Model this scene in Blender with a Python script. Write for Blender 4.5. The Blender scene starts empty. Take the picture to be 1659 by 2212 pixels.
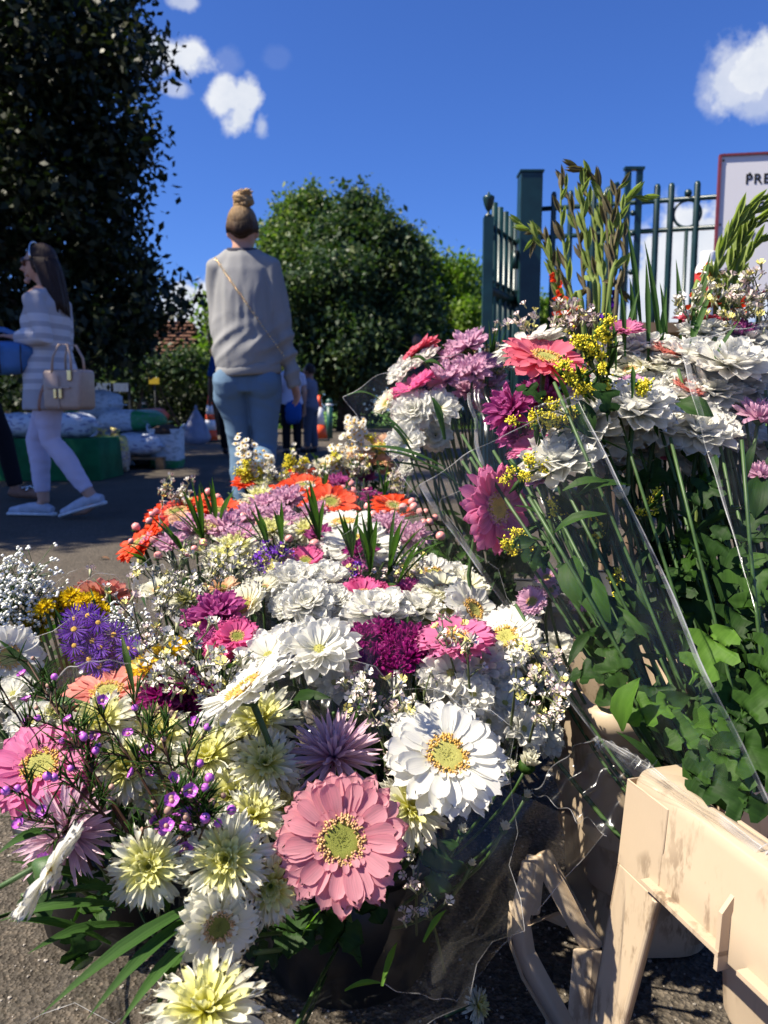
import bpy, bmesh, math, random
import numpy as np
from mathutils import Vector, Matrix, Quaternion, noise

rng = random.Random(7)
nrng = np.random.RandomState(11)
scene = bpy.context.scene
COL = scene.collection
R = math.radians

# ------------------------------------------------------------------ camera
F, CX, CY = 1720.0, 829.5, 1106.0      # focal length and centre in picture units (1659 x 2212)
H0, PITCH = 0.68, R(7.3)
cam_d = bpy.data.cameras.new('camera')
cam = bpy.data.objects.new('camera', cam_d)
COL.objects.link(cam)
cam.location = (0, 0, H0)
cam.rotation_euler = (R(90) - PITCH, 0, 0)
cam_d.sensor_fit = 'VERTICAL'
cam_d.sensor_height = 36.0
cam_d.lens = 28.0
cam_d.clip_start = 0.02
cam_d.clip_end = 1500
cam_d.dof.use_dof = True
cam_d.dof.focus_distance = 0.80
cam_d.dof.aperture_fstop = 10.5
scene.camera = cam

# ------------------------------------------------------------------ sun and sky
SUN_EL, SUN_AZ = R(53), R(104)          # azimuth: degrees to the left of straight ahead
SUN_DIR = Vector((-math.cos(SUN_EL) * math.sin(SUN_AZ), math.cos(SUN_EL) * math.cos(SUN_AZ), math.sin(SUN_EL)))
sun_d = bpy.data.lights.new('sun', 'SUN')
sun_d.energy = 5.0
sun_d.angle = R(0.55)
sun_d.color = (1.0, 0.91, 0.76)
sun = bpy.data.objects.new('sun', sun_d)
COL.objects.link(sun)
sun.rotation_euler = SUN_DIR.to_track_quat('Z', 'Y').to_euler()
sun.location = (-20, 10, 30)

scene.view_settings.view_transform = 'Standard'
scene.view_settings.look = 'None'
scene.view_settings.exposure = 1.06
scene.view_settings.gamma = 1.0
scene.cycles.transparent_max_bounces = 24
scene.cycles.max_bounces = 8
scene.cycles.diffuse_bounces = 4
scene.cycles.glossy_bounces = 3
scene.cycles.transmission_bounces = 6
scene.cycles.caustics_reflective = False
scene.cycles.caustics_refractive = False
scene.cycles.use_adaptive_sampling = True
scene.cycles.use_denoising = True


def cam_dir(x, y):
    u, v = (x - CX) / F, -(y - CY) / F
    return Vector((u, math.cos(PITCH) + v * math.sin(PITCH), -math.sin(PITCH) + v * math.cos(PITCH)))


def PX(x, y, d):
    """point seen at picture position x,y at depth d metres"""
    return Vector((0, 0, H0)) + cam_dir(x, y) * d


def PZ(x, y, z):
    """point seen at x,y at height z"""
    k = cam_dir(x, y)
    return Vector((0, 0, H0)) + k * ((z - H0) / k.z)


world = bpy.data.worlds.new('World')
scene.world = world
world.use_nodes = True
wn, wl = world.node_tree.nodes, world.node_tree.links
wn.clear()
w_out = wn.new('ShaderNodeOutputWorld')
sky = wn.new('ShaderNodeTexSky')
sky.sky_type = 'NISHITA'
sky.sun_disc = False
sky.sun_elevation = SUN_EL
sky.sun_rotation = -SUN_AZ
sky.altitude = 300
sky.air_density = 1.0
sky.dust_density = 0.5
sky.ozone_density = 6.0
bg = wn.new('ShaderNodeBackground')
bg.inputs['Strength'].default_value = 0.064
tint = wn.new('ShaderNodeMix')
tint.data_type = 'RGBA'
tint.blend_type = 'MULTIPLY'
tint.inputs['Factor'].default_value = 1.0
tint.inputs['B'].default_value = (0.48, 0.70, 1.20, 1)
wl.new(sky.outputs['Color'], tint.inputs['A'])
wl.new(tint.outputs['Result'], bg.inputs['Color'])
tc = wn.new('ShaderNodeTexCoord')


def wmath(op, a, b=None, clamp=False):
    n = wn.new('ShaderNodeMath')
    n.operation = op
    n.use_clamp = clamp
    for i, s in enumerate((a, b)):
        if s is None:
            continue
        if isinstance(s, (int, float)):
            n.inputs[i].default_value = s
        else:
            wl.new(s, n.inputs[i])
    return n.outputs[0]


def wdot(vec):
    n = wn.new('ShaderNodeVectorMath')
    n.operation = 'DOT_PRODUCT'
    wl.new(tc.outputs['Generated'], n.inputs[0])
    n.inputs[1].default_value = vec
    return n.outputs['Value']


def wnoise(scale, detail, rough):
    n = wn.new('ShaderNodeTexNoise')
    n.inputs['Scale'].default_value = scale
    n.inputs['Detail'].default_value = detail
    n.inputs['Roughness'].default_value = rough
    wl.new(tc.outputs['Generated'], n.inputs['Vector'])
    return n.outputs['Fac']


big = wnoise(9.0, 7.0, 0.62)
fine = wnoise(34.0, 5.0, 0.6)
# each cloud puff: picture centre, half width, half height, density
PUFFS = [(372, 122, 88, 38, 1.0), (330, 112, 60, 46, 1.0), (374, 192, 40, 17, 0.55),
         (492, 212, 44, 42, 1.1), (530, 212, 42, 40, 1.1), (520, 250, 40, 46, 1.0), (566, 275, 24, 36, 0.6), (598, 122, 30, 22, 0.05),
         (392, 4, 30, 18, 0.6), (490, 135, 30, 30, 0.12),
         (1600, 175, 74, 74, 0.8), (1660, 140, 70, 60, 1.1), (1640, 225, 60, 55, 0.6), (1545, 190, 40, 60, 0.35),
         (415, 690, 100, 95, 2.0), (380, 720, 100, 110, 2.0), (440, 740, 80, 80, 1.5),
         (1440, 620, 90, 110, 1.5), (1510, 560, 90, 110, 1.6), (1600, 560, 120, 120, 1.6), (1390, 700, 110, 60, 1.0), (1500, 680, 160, 80, 1.5), (1720, 520, 130, 140, 1.5)]
terms = []


def puff(c, u, v, ru, rv, k):
    a = wmath('DIVIDE', wdot(u), ru)
    b = wmath('DIVIDE', wdot(v), rv)
    rr = wmath('SQRT', wmath('ADD', wmath('MULTIPLY', a, a), wmath('MULTIPLY', b, b)))
    ball = wmath('SUBTRACT', 1.0, rr)
    front = wmath('GREATER_THAN', wdot(c), 0.5)
    t = wmath('ADD', ball, wmath('MULTIPLY', wmath('SUBTRACT', big, 0.5), 2.6))
    t = wmath('ADD', t, wmath('MULTIPLY', wmath('SUBTRACT', fine, 0.5), 1.3))
    t = wmath('MULTIPLY', wmath('MULTIPLY', t, 2.1, True), k)
    t = wmath('MULTIPLY', t, wmath('MULTIPLY', wmath('ADD', ball, 0.45), 1.6, True))
    return wmath('MULTIPLY', t, front)


def puff_dir(c, ru, rv, k):
    c = c.normalized()
    u = c.cross(Vector((0, 0, 1))).normalized()
    v = u.cross(c).normalized()
    terms.append(puff(c, u, v, ru, rv, k))


for (x, y, a, b, k) in PUFFS:
    puff_dir(cam_dir(x, y), a / F, b / F, k)
for (az, el, a, b, k) in ((100, 24, .16, .08, .9), (112, 27, .12, .08, .9), (165, 34, .2, .1, .8), (-150, 20, .25, .1, 1.0), (-105, 30, .14, .09, .9), (-95, 27, .18, .07, .8)):
    puff_dir(Vector((math.sin(R(az)) * math.cos(R(el)), math.cos(R(az)) * math.cos(R(el)), math.sin(R(el)))), a, b, k)
acc = terms[0]
for t in terms[1:]:
    acc = wmath('MAXIMUM', acc, t)
mask = wmath('MINIMUM', acc, 0.97)
bgc = wn.new('ShaderNodeBackground')
ramp = wn.new('ShaderNodeValToRGB')
ramp.color_ramp.elements[0].position = 0.3
ramp.color_ramp.elements[0].color = (0.60, 0.67, 0.80, 1)
ramp.color_ramp.elements[1].position = 0.62
ramp.color_ramp.elements[1].color = (0.90, 0.92, 0.96, 1)
wl.new(big, ramp.inputs['Fac'])
wl.new(ramp.outputs['Color'], bgc.inputs['Color'])
bgc.inputs['Strength'].default_value = 0.49
mixw = wn.new('ShaderNodeMixShader')
wl.new(mask, mixw.inputs['Fac'])
wl.new(bg.outputs[0], mixw.inputs[1])
wl.new(bgc.outputs[0], mixw.inputs[2])
wl.new(mixw.outputs[0], w_out.inputs['Surface'])

# ------------------------------------------------------------------ materials
MATS = {}


class NT:
    def __init__(self, name):
        self.m = bpy.data.materials.new(name)
        self.m.use_nodes = True
        self.n, self.l = self.m.node_tree.nodes, self.m.node_tree.links
        self.n.clear()
        self.out = self.n.new('ShaderNodeOutputMaterial')

    def node(self, t, **kw):
        n = self.n.new(t)
        for k, v in kw.items():
            setattr(n, k, v)
        return n

    def set(self, n, **kw):
        for k, v in kw.items():
            n.inputs[k.replace('_', ' ')].default_value = v
        return n

    def noise(self, scale, detail=4, rough=.55, coord=None, stretch=None):
        n = self.node('ShaderNodeTexNoise')
        n.inputs['Scale'].default_value = scale
        n.inputs['Detail'].default_value = detail
        n.inputs['Roughness'].default_value = rough
        c = coord or self.node('ShaderNodeTexCoord').outputs['Object']
        if stretch:
            mp = self.node('ShaderNodeMapping')
            mp.inputs['Scale'].default_value = stretch
            self.l.new(c, mp.inputs['Vector'])
            c = mp.outputs['Vector']
        self.l.new(c, n.inputs['Vector'])
        return n.outputs['Fac']

    def ramp(self, fac, *stops):
        r = self.node('ShaderNodeValToRGB')
        e = r.color_ramp.elements
        while len(e) < len(stops):
            e.new(0.5)
        for i, (p, c) in enumerate(stops):
            e[i].position = p
            e[i].color = (*c, 1)
        self.l.new(fac, r.inputs['Fac'])
        return r.outputs['Color']

    def mix(self, fac, a, b, blend='MIX'):
        n = self.node('ShaderNodeMix', data_type='RGBA', blend_type=blend)
        for s, v in (('Factor', fac), ('A', a), ('B', b)):
            if isinstance(v, (int, float)):
                n.inputs[s].default_value = v
            elif isinstance(v, tuple):
                n.inputs[s].default_value = (*v, 1)
            else:
                self.l.new(v, n.inputs[s])
        return n.outputs['Result']

    def bsdf(self, color, rough=.6, spec=.4, metal=0, bump=None, bstr=.3, bdist=.01):
        p = self.node('ShaderNodeBsdfPrincipled')
        if isinstance(color, tuple):
            p.inputs['Base Color'].default_value = (*color, 1)
        else:
            self.l.new(color, p.inputs['Base Color'])
        if isinstance(rough, (int, float)):
            p.inputs['Roughness'].default_value = rough
        else:
            self.l.new(rough, p.inputs['Roughness'])
        p.inputs['Specular IOR Level'].default_value = spec
        p.inputs['Metallic'].default_value = metal
        if bump is not None:
            b = self.node('ShaderNodeBump')
            b.inputs['Strength'].default_value = bstr
            b.inputs['Distance'].default_value = bdist
            self.l.new(bump, b.inputs['Height'])
            self.l.new(b.outputs[0], p.inputs['Normal'])
        return p

    def done(self, sh):
        self.l.new(sh.outputs[0], self.out.inputs['Surface'])
        MATS[self.m.name] = self.m
        return self.m


def plain(name, c, rough=.6, spec=.4, metal=0, vary=.12, scale=30, bstr=.15, bdist=.002):
    t = NT(name)
    f = t.noise(scale, 4)
    dark = tuple(x * (1 - vary) for x in c)
    lite = tuple(min(1, x * (1 + vary)) for x in c)
    t.done(t.bsdf(t.ramp(f, (.35, dark), (.65, lite)), rough, spec, metal, f, bstr, bdist))
    return t.m


def petal_mat(name, tip, base=None, bw=.3, transl=.32, vein=.18, rough=.55):
    t = NT(name)
    base = base or tip
    uv = t.node('ShaderNodeUVMap')
    sep = t.node('ShaderNodeSeparateXYZ')
    t.l.new(uv.outputs[0], sep.inputs[0])
    mp = t.node('ShaderNodeMapping')
    mp.inputs['Scale'].default_value = (13, 1.1, 1)
    t.l.new(uv.outputs[0], mp.inputs['Vector'])
    f = t.noise(1.0, 3, .6, mp.outputs['Vector'])
    grad = t.ramp(sep.outputs['Y'], (bw * .3, base), (bw + .25, tip))
    dk = t.ramp(f, (.3, tuple([1 - vein] * 3)), (.62, (1, 1, 1)))
    col = t.mix(1.0, grad, dk, 'MULTIPLY')
    oi = t.node('ShaderNodeObjectInfo')
    rv = t.ramp(oi.outputs['Random'], (0, (.93, .94, .94)), (1, (1, 1, 1)))
    col = t.mix(1.0, col, rv, 'MULTIPLY')
    p = t.bsdf(col, rough, .3, 0, f, .12, .003)
    tr = t.node('ShaderNodeBsdfTranslucent')
    t.l.new(col, tr.inputs['Color'])
    mx = t.node('ShaderNodeMixShader')
    mx.inputs[0].default_value = transl
    t.l.new(p.outputs[0], mx.inputs[1])
    t.l.new(tr.outputs[0], mx.inputs[2])
    return t.done(mx)


def leaf_mat(name, a, b, transl=.3, rough=.42, stripes=True):
    t = NT(name)
    uv = t.node('ShaderNodeUVMap')
    mp = t.node('ShaderNodeMapping')
    mp.inputs['Scale'].default_value = (9, 1.2, 1) if stripes else (3, 3, 1)
    t.l.new(uv.outputs[0], mp.inputs['Vector'])
    f = t.noise(1.0, 4, .6, mp.outputs['Vector'])
    col = t.ramp(f, (.3, a), (.7, b))
    oi = t.node('ShaderNodeObjectInfo')
    rv = t.ramp(oi.outputs['Random'], (0, (.7, .75, .7)), (1, (1.0, 1.0, 1.0)))
    col = t.mix(1.0, col, rv, 'MULTIPLY')
    p = t.bsdf(col, rough + .13, .16, 0, f, .3, .003)
    tr = t.node('ShaderNodeBsdfTranslucent')
    br = t.mix(1.0, col, (1.5, 1.7, .7), 'MULTIPLY')
    t.l.new(br, tr.inputs['Color'])
    mx = t.node('ShaderNodeMixShader')
    mx.inputs[0].default_value = transl
    t.l.new(p.outputs[0], mx.inputs[1])
    t.l.new(tr.outputs[0], mx.inputs[2])
    return t.done(mx)


def tree_mat(name, stops, transl=.25):
    """leaf colour picked leaf by leaf from the u coordinate"""
    t = NT(name)
    uv = t.node('ShaderNodeUVMap')
    sep = t.node('ShaderNodeSeparateXYZ')
    t.l.new(uv.outputs[0], sep.inputs[0])
    col = t.ramp(sep.outputs['X'], *stops)
    p = t.bsdf(col, .5, .35)
    tr = t.node('ShaderNodeBsdfTranslucent')
    t.l.new(t.mix(1.0, col, (1.3, 1.6, .6), 'MULTIPLY'), tr.inputs['Color'])
    mx = t.node('ShaderNodeMixShader')
    mx.inputs[0].default_value = transl
    t.l.new(p.outputs[0], mx.inputs[1])
    t.l.new(tr.outputs[0], mx.inputs[2])
    return t.done(mx)


def film_mat(name, haze=.05, rough=.09, gl=1.0, f0=.018):
    t = NT(name)
    f = t.noise(26, 3, .6, None, (1, 1, .28))
    b = t.node('ShaderNodeBump')
    b.inputs['Strength'].default_value = .35
    b.inputs['Distance'].default_value = .006
    vo = t.node('ShaderNodeTexVoronoi', feature='SMOOTH_F1')
    vo.inputs['Scale'].default_value = 34
    vo.inputs['Smoothness'].default_value = .35
    t.l.new(t.node('ShaderNodeTexCoord').outputs['Object'], vo.inputs['Vector'])
    hh = t.node('ShaderNodeMath', operation='MULTIPLY_ADD')
    t.l.new(vo.outputs['Distance'], hh.inputs[0])
    hh.inputs[1].default_value = .55
    t.l.new(f, hh.inputs[2])
    t.l.new(hh.outputs[0], b.inputs['Height'])
    lw = t.node('ShaderNodeLayerWeight')
    lw.inputs['Blend'].default_value = .5
    t.l.new(b.outputs[0], lw.inputs['Normal'])
    pw = t.node('ShaderNodeMath', operation='POWER')
    t.l.new(lw.outputs['Facing'], pw.inputs[0])
    pw.inputs[1].default_value = 4.0
    fr = t.node('ShaderNodeMath', operation='MULTIPLY_ADD')
    t.l.new(pw.outputs[0], fr.inputs[0])
    fr.inputs[1].default_value = .32
    fr.inputs[2].default_value = f0
    tp = t.node('ShaderNodeBsdfTransparent')
    tp.inputs['Color'].default_value = (.985, .985, .98, 1)
    g = t.node('ShaderNodeBsdfGlossy')
    g.inputs['Roughness'].default_value = rough
    g.inputs['Color'].default_value = (.9 * gl, .92 * gl, .95 * gl, 1)
    t.l.new(b.outputs[0], g.inputs['Normal'])
    m1 = t.node('ShaderNodeMixShader')
    t.l.new(fr.outputs[0], m1.inputs[0])
    t.l.new(tp.outputs[0], m1.inputs[1])
    t.l.new(g.outputs[0], m1.inputs[2])
    d = t.node('ShaderNodeBsdfTranslucent')
    d.inputs['Color'].default_value = (.85, .85, .85, 1)
    d2 = t.node('ShaderNodeBsdfDiffuse')
    d2.inputs['Color'].default_value = (.8, .8, .8, 1)
    md = t.node('ShaderNodeMixShader')
    t.l.new(d.outputs[0], md.inputs[1])
    t.l.new(d2.outputs[0], md.inputs[2])
    m2 = t.node('ShaderNodeMixShader')
    hz = t.ramp(f, (.42, (haze * .15,) * 3), (.72, (haze * 2.2,) * 3))
    t.l.new(hz, m2.inputs[0])
    t.l.new(m1.outputs[0], m2.inputs[1])
    t.l.new(md.outputs[0], m2.inputs[2])
    return t.done(m2)


PAL = {  # tip colour, base colour, how far the base colour reaches
    'pale_pink': ((.80, .37, .42), (.76, .28, .34), .2), 'coral_pink': ((.88, .24, .32), (.85, .20, .27), .2),
    'hot_pink': ((.82, .15, .38), (.75, .08, .28), .2), 'rose_pink': ((.82, .26, .48), (.78, .2, .40), .2),
    'white': ((.87, .855, .79), (.83, .82, .65), .12), 'cream': ((.86, .84, .70), (.80, .77, .44), .3),
    'spider_white': ((.87, .86, .72), (.85, .83, .32), .42), 'spider_core': ((.86, .84, .40), (.80, .77, .12), .5),
    'lavender': ((.82, .58, .68), (.66, .36, .50), .3), 'lilac': ((.82, .50, .66), (.72, .36, .55), .25),
    'magenta': ((.34, .012, .19), (.24, .004, .11), .3), 'mauve': ((.56, .12, .36), (.40, .04, .22), .3),
    'purple': ((.10, .008, .36), (.06, .004, .22), .2), 'yellow': ((.92, .70, .02), (.88, .60, .012), .3),
    'orange': ((.85, .085, .018), (.75, .05, .01), .2), 'salmon': ((.88, .36, .29), (.85, .30, .22), .3),
    'peach': ((.88, .58, .36), (.85, .45, .2), .3)}
for k, (tip, base, bw) in PAL.items():
    petal_mat('petal_' + k, tip, base, bw, .46 if k in ('white', 'cream', 'spider_white') else .50 if 'pink' in k or k == 'lilac' else .38, .11 if k in ('white', 'cream', 'spider_white') else .26)
leaf_mat('leaf_dark', (.013, .034, .008), (.030, .075, .014))
leaf_mat('leaf_mid', (.024, .060, .009), (.050, .118, .016), .34)
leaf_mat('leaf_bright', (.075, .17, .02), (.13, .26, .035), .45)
leaf_mat('blade_green', (.030, .075, .016), (.065, .145, .032), .3)
leaf_mat('glad_green', (.20, .26, .06), (.34, .40, .13), .35)
leaf_mat('glad_brown', (.10, .07, .055), (.22, .19, .10), .2)
plain('stem_green', (.04, .085, .02), .5, .4, 0, .3, 60)
plain('stem_dark', (.075, .095, .035), .6, .3, 0, .3, 60)
plain('twig_brown', (.07, .035, .02), .6, .3, 0, .3, 80)
plain('disc_tan', (.55, .34, .12), .8, .2, 0, .35, 300, .6, .002)
plain('disc_gold', (.72, .45, .10), .8, .2, 0, .3, 300, .6, .002)
plain('disc_green', (.28, .30, .06), .8, .2, 0, .35, 260, .8, .002)
plain('disc_lime', (.52, .50, .14), .8, .2, 0, .3, 260, .8, .002)
plain('stamen_tan', (.66, .42, .20), .7, .2, 0, .3, 200)
plain('stamen_pink', (.80, .40, .32), .7, .2, 0, .2, 200)
plain('floret_white', (.66, .62, .55), .6, .3, 0, .15, 200)
plain('floret_pinkish', (.62, .50, .47), .6, .3, 0, .2, 200)
plain('floret_yellow', (.85, .75, .22), .6, .3, 0, .2, 200)
plain('floret_purple', (.14, .02, .38), .6, .3, 0, .2, 200)
plain('calyx', (.28, .28, .16), .6, .3, 0, .3, 200)
plain('gold_fluff', (.82, .68, .05), .7, .2, 0, .3, 300, .5, .002)
plain('gyp_white', (.80, .80, .74), .6, .3, 0, .1, 200)
plain('wax_purple', (.48, .12, .52), .4, .5, 0, .25, 250)
plain('wax_bud', (.34, .20, .15), .5, .4, 0, .5, 120)
plain('berry', (.80, .32, .29), .28, .5, 0, .16, 60, .05)
film_mat('film', .012, .20)
film_mat('film_edge', .26, .25)  # whiter film for the rolled edge, its glint put into the haze
film_mat('film_front', .008, .20, 1.0, .012)
film_mat('film_seam', .16, .16, 1.0, .03)
print('mats', len(MATS))

# ------------------------------------------------------------------ object helpers


def tag(o, label=None, cat=None, group=None, kind=None):
    for k, v in (('label', label), ('category', cat), ('group', group), ('kind', kind)):
        if v:
            o[k] = v
    return o


def empty(name, loc=(0, 0, 0), parent=None, rot=0):
    o = bpy.data.objects.new(name, None)
    o.empty_display_size = .05
    COL.objects.link(o)
    o.location = loc
    o.rotation_euler = (0, 0, rot)
    o.parent = parent
    return o


class Buf:
    """collects geometry of ONE part"""

    def __init__(self):
        self.v, self.f, self.m, self.uv = [], [], [], []

    def add(self, verts, faces, mi=0, M=None, uv=None):
        o = len(self.v)
        if M is not None:
            verts = [M @ Vector(p) for p in verts]
        self.v.extend([tuple(p) for p in verts])
        self.f.extend([tuple(i + o for i in q) for q in faces])
        self.m.extend([mi] * len(faces))
        self.uv.extend(uv if uv else [(.5, .5)] * len(verts))

    def tube(self, pts, rad, n=6, mi=0, cap=True, ell=None, side=None):
        pts = [Vector(p) for p in pts]
        k = len(pts)
        if isinstance(rad, (int, float)):
            rad = [rad] * k
        rings, uvs = [], []
        ref = Vector(side) if side else None
        for i, p in enumerate(pts):
            t = (pts[min(i + 1, k - 1)] - pts[max(i - 1, 0)])
            if t.length < 1e-9:
                t = Vector((0, 0, 1))
            t.normalize()
            if ref is None or abs(ref.dot(t)) > .97:
                ref = Vector((1, 0, 0)) if abs(t.x) < .8 else Vector((0, 1, 0))
            a = (ref - t * ref.dot(t)).normalized()
            if side is None:
                ref = a
            b = t.cross(a)
            ra, rb = (rad[i] if isinstance(rad[i], tuple) else (rad[i], rad[i]))
            for j in range(n):
                w = 2 * math.pi * j / n
                rings.append(p + a * (ra * math.cos(w)) + b * (rb * math.sin(w)))
                uvs.append((j / n, i / max(1, k - 1)))
        faces = []
        for i in range(k - 1):
            for j in range(n):
                faces.append((i * n + j, i * n + (j + 1) % n, (i + 1) * n + (j + 1) % n, (i + 1) * n + j))
        if cap:
            faces.append(tuple(reversed(range(n))))
            faces.append(tuple(range((k - 1) * n, k * n)))
        self.add(rings, faces, mi, None, uvs)

    def box(self, c, s, mi=0, M=None):
        x, y, z = s[0] / 2, s[1] / 2, s[2] / 2
        v = [(c[0] + i * x, c[1] + j * y, c[2] + k * z) for i in (-1, 1) for j in (-1, 1) for k in (-1, 1)]
        f = [(0, 1, 3, 2), (4, 6, 7, 5), (0, 4, 5, 1), (2, 3, 7, 6), (0, 2, 6, 4), (1, 5, 7, 3)]
        self.add(v, f, mi, M)

    def lathe(self, prof, n=16, mi=0, M=None, cap=True):
        v, f, uv = [], [], []
        for i, (r, z) in enumerate(prof):
            for j in range(n):
                w = 2 * math.pi * j / n
                v.append((r * math.cos(w), r * math.sin(w), z))
                uv.append((j / n, i / (len(prof) - 1)))
        for i in range(len(prof) - 1):
            for j in range(n):
                f.append((i * n + j, i * n + (j + 1) % n, (i + 1) * n + (j + 1) % n, (i + 1) * n + j))
        if cap:
            f.append(tuple(reversed(range(n))))
            f.append(tuple(range((len(prof) - 1) * n, len(prof) * n)))
        self.add(v, f, mi, M, uv)

    def ball(self, c, r, mi=0, n=6, m=4, sq=(1, 1, 1)):
        v, f = [], []
        for i in range(m + 1):
            th = math.pi * i / m
            for j in range(n):
                w = 2 * math.pi * j / n
                v.append((c[0] + r * sq[0] * math.sin(th) * math.cos(w), c[1] + r * sq[1] * math.sin(th) * math.sin(w), c[2] + r * sq[2] * math.cos(th)))
        for i in range(m):
            for j in range(n):
                f.append((i * n + j, (i + 1) * n + j, (i + 1) * n + (j + 1) % n, i * n + (j + 1) % n))
        self.add(v, f, mi)

    def mesh(self, name, mats, origin=None, smooth=True):
        me = bpy.data.meshes.new(name)
        vs = self.v
        if origin is not None:
            ox, oy, oz = origin
            vs = [(p[0] - ox, p[1] - oy, p[2] - oz) for p in vs]
        me.from_pydata(vs, [], self.f)
        for m in mats:
            me.materials.append(MATS[m] if isinstance(m, str) else m)
        me.polygons.foreach_set('material_index', self.m)
        if smooth:
            me.polygons.foreach_set('use_smooth', [True] * len(self.f))
        ul = me.uv_layers.new(name='UVMap')
        li = np.empty(len(me.loops), dtype=np.int32)
        me.loops.foreach_get('vertex_index', li)
        ul.data.foreach_set('uv', np.array(self.uv, dtype=np.float32)[li].ravel())
        return me

    def build(self, name, mats, parent=None, origin=None, smooth=True, kind=None, base=False):
        """origin: world position of the parent when the geometry is in world space; base=True puts the object's own origin there"""
        me = self.mesh(name, mats if isinstance(mats, (list, tuple)) else [mats], origin, smooth)
        o = bpy.data.objects.new(name, me)
        COL.objects.link(o)
        o.parent = parent
        if base and origin is not None:
            o.location = origin
        if kind:
            o['kind'] = kind
        return o


def link_mesh(name, me, parent=None, M=None, kind=None):
    o = bpy.data.objects.new(name, me)
    COL.objects.link(o)
    o.parent = parent
    if M is not None:
        o.matrix_basis = M
    if kind:
        o['kind'] = kind
    return o


def bevel_mod(o, w=.01, seg=2, ang=35):
    b = o.modifiers.new('bevel', 'BEVEL')
    b.width = w
    b.segments = seg
    b.limit_method = 'ANGLE'
    b.angle_limit = R(ang)
    return o


def quat_to(n, spin=0.0):
    n = Vector(n).normalized()
    return n.to_track_quat('Z', 'Y') @ Quaternion((0, 0, 1), spin)


def curve_pts(a, b, c, k=8):
    """quadratic bezier"""
    return [a * (1 - t) ** 2 + b * (2 * t * (1 - t)) + c * t * t for t in (i / k for i in range(k + 1))]

# ------------------------------------------------------------------ ground
def ground_mat():
    t = NT('asphalt')
    co = t.node('ShaderNodeTexCoord').outputs['Object']
    v = t.node('ShaderNodeTexVoronoi')
    v.inputs['Scale'].default_value = 210
    t.l.new(co, v.inputs['Vector'])
    v2 = t.node('ShaderNodeTexVoronoi')
    v2.inputs['Scale'].default_value = 95
    t.l.new(co, v2.inputs['Vector'])
    big_ = t.noise(.9, 5, .6, co)
    fin = t.noise(60, 5, .7, co)
    base = t.ramp(big_, (.3, (.080, .067, .052)), (.7, (.128, .110, .088)))
    stone = t.ramp(v.outputs['Color'], (.25, (.45, .43, .40)), (.62, (1, 1, 1)), (.97, (1.9, 1.8, 1.7)))
    col = t.mix(.75, base, stone, 'MULTIPLY')
    gr = t.ramp(fin, (.35, (.62, .62, .62)), (.6, (1, 1, 1)))
    col = t.mix(1.0, col, gr, 'MULTIPLY')
    h = t.node('ShaderNodeMath', operation='ADD')
    t.l.new(v.outputs['Distance'], h.inputs[0])
    t.l.new(v2.outputs['Distance'], h.inputs[1])
    h2 = t.node('ShaderNodeMath', operation='ADD')
    t.l.new(h.outputs[0], h2.inputs[0])
    t.l.new(fin, h2.inputs[1])
    t.done(t.bsdf(col, .85, .25, 0, h2.outputs[0], .8, .004))


ground_mat()
plain('grass_green', (.10, .20, .03), .8, .2, 0, .4, 3)
b = Buf()
b.add([(-600, -300, 0), (600, -300, 0), (600, 900, 0), (-600, 900, 0)], [(0, 1, 2, 3)])
tag(b.build('ground', 'asphalt', smooth=False), kind='structure')
b = Buf()
b.add([(-80, 29, .006), (80, 29, .006), (80, 300, .006), (-80, 300, .006)], [(0, 1, 2, 3)])
tag(b.build('grass_verge', 'grass_green', smooth=False), kind='structure')

# loose grit close to the camera
plain('grit', (.30, .27, .23), .8, .3, 0, .5, 40)
b = Buf()
for i in range(1500):
    x, y = rng.uniform(-.75, .75), rng.uniform(.62, 1.5)
    r = rng.uniform(.0008, .0024)
    b.ball((x, y, r * .4), r, 0, 5, 3, (rng.uniform(.8, 1.4), rng.uniform(.8, 1.4), .7))
b.build('gravel', 'grit', smooth=False, kind='stuff')
plain('dry_leaf', (.20, .10, .05), .8, .2, 0, .3, 60)


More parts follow.
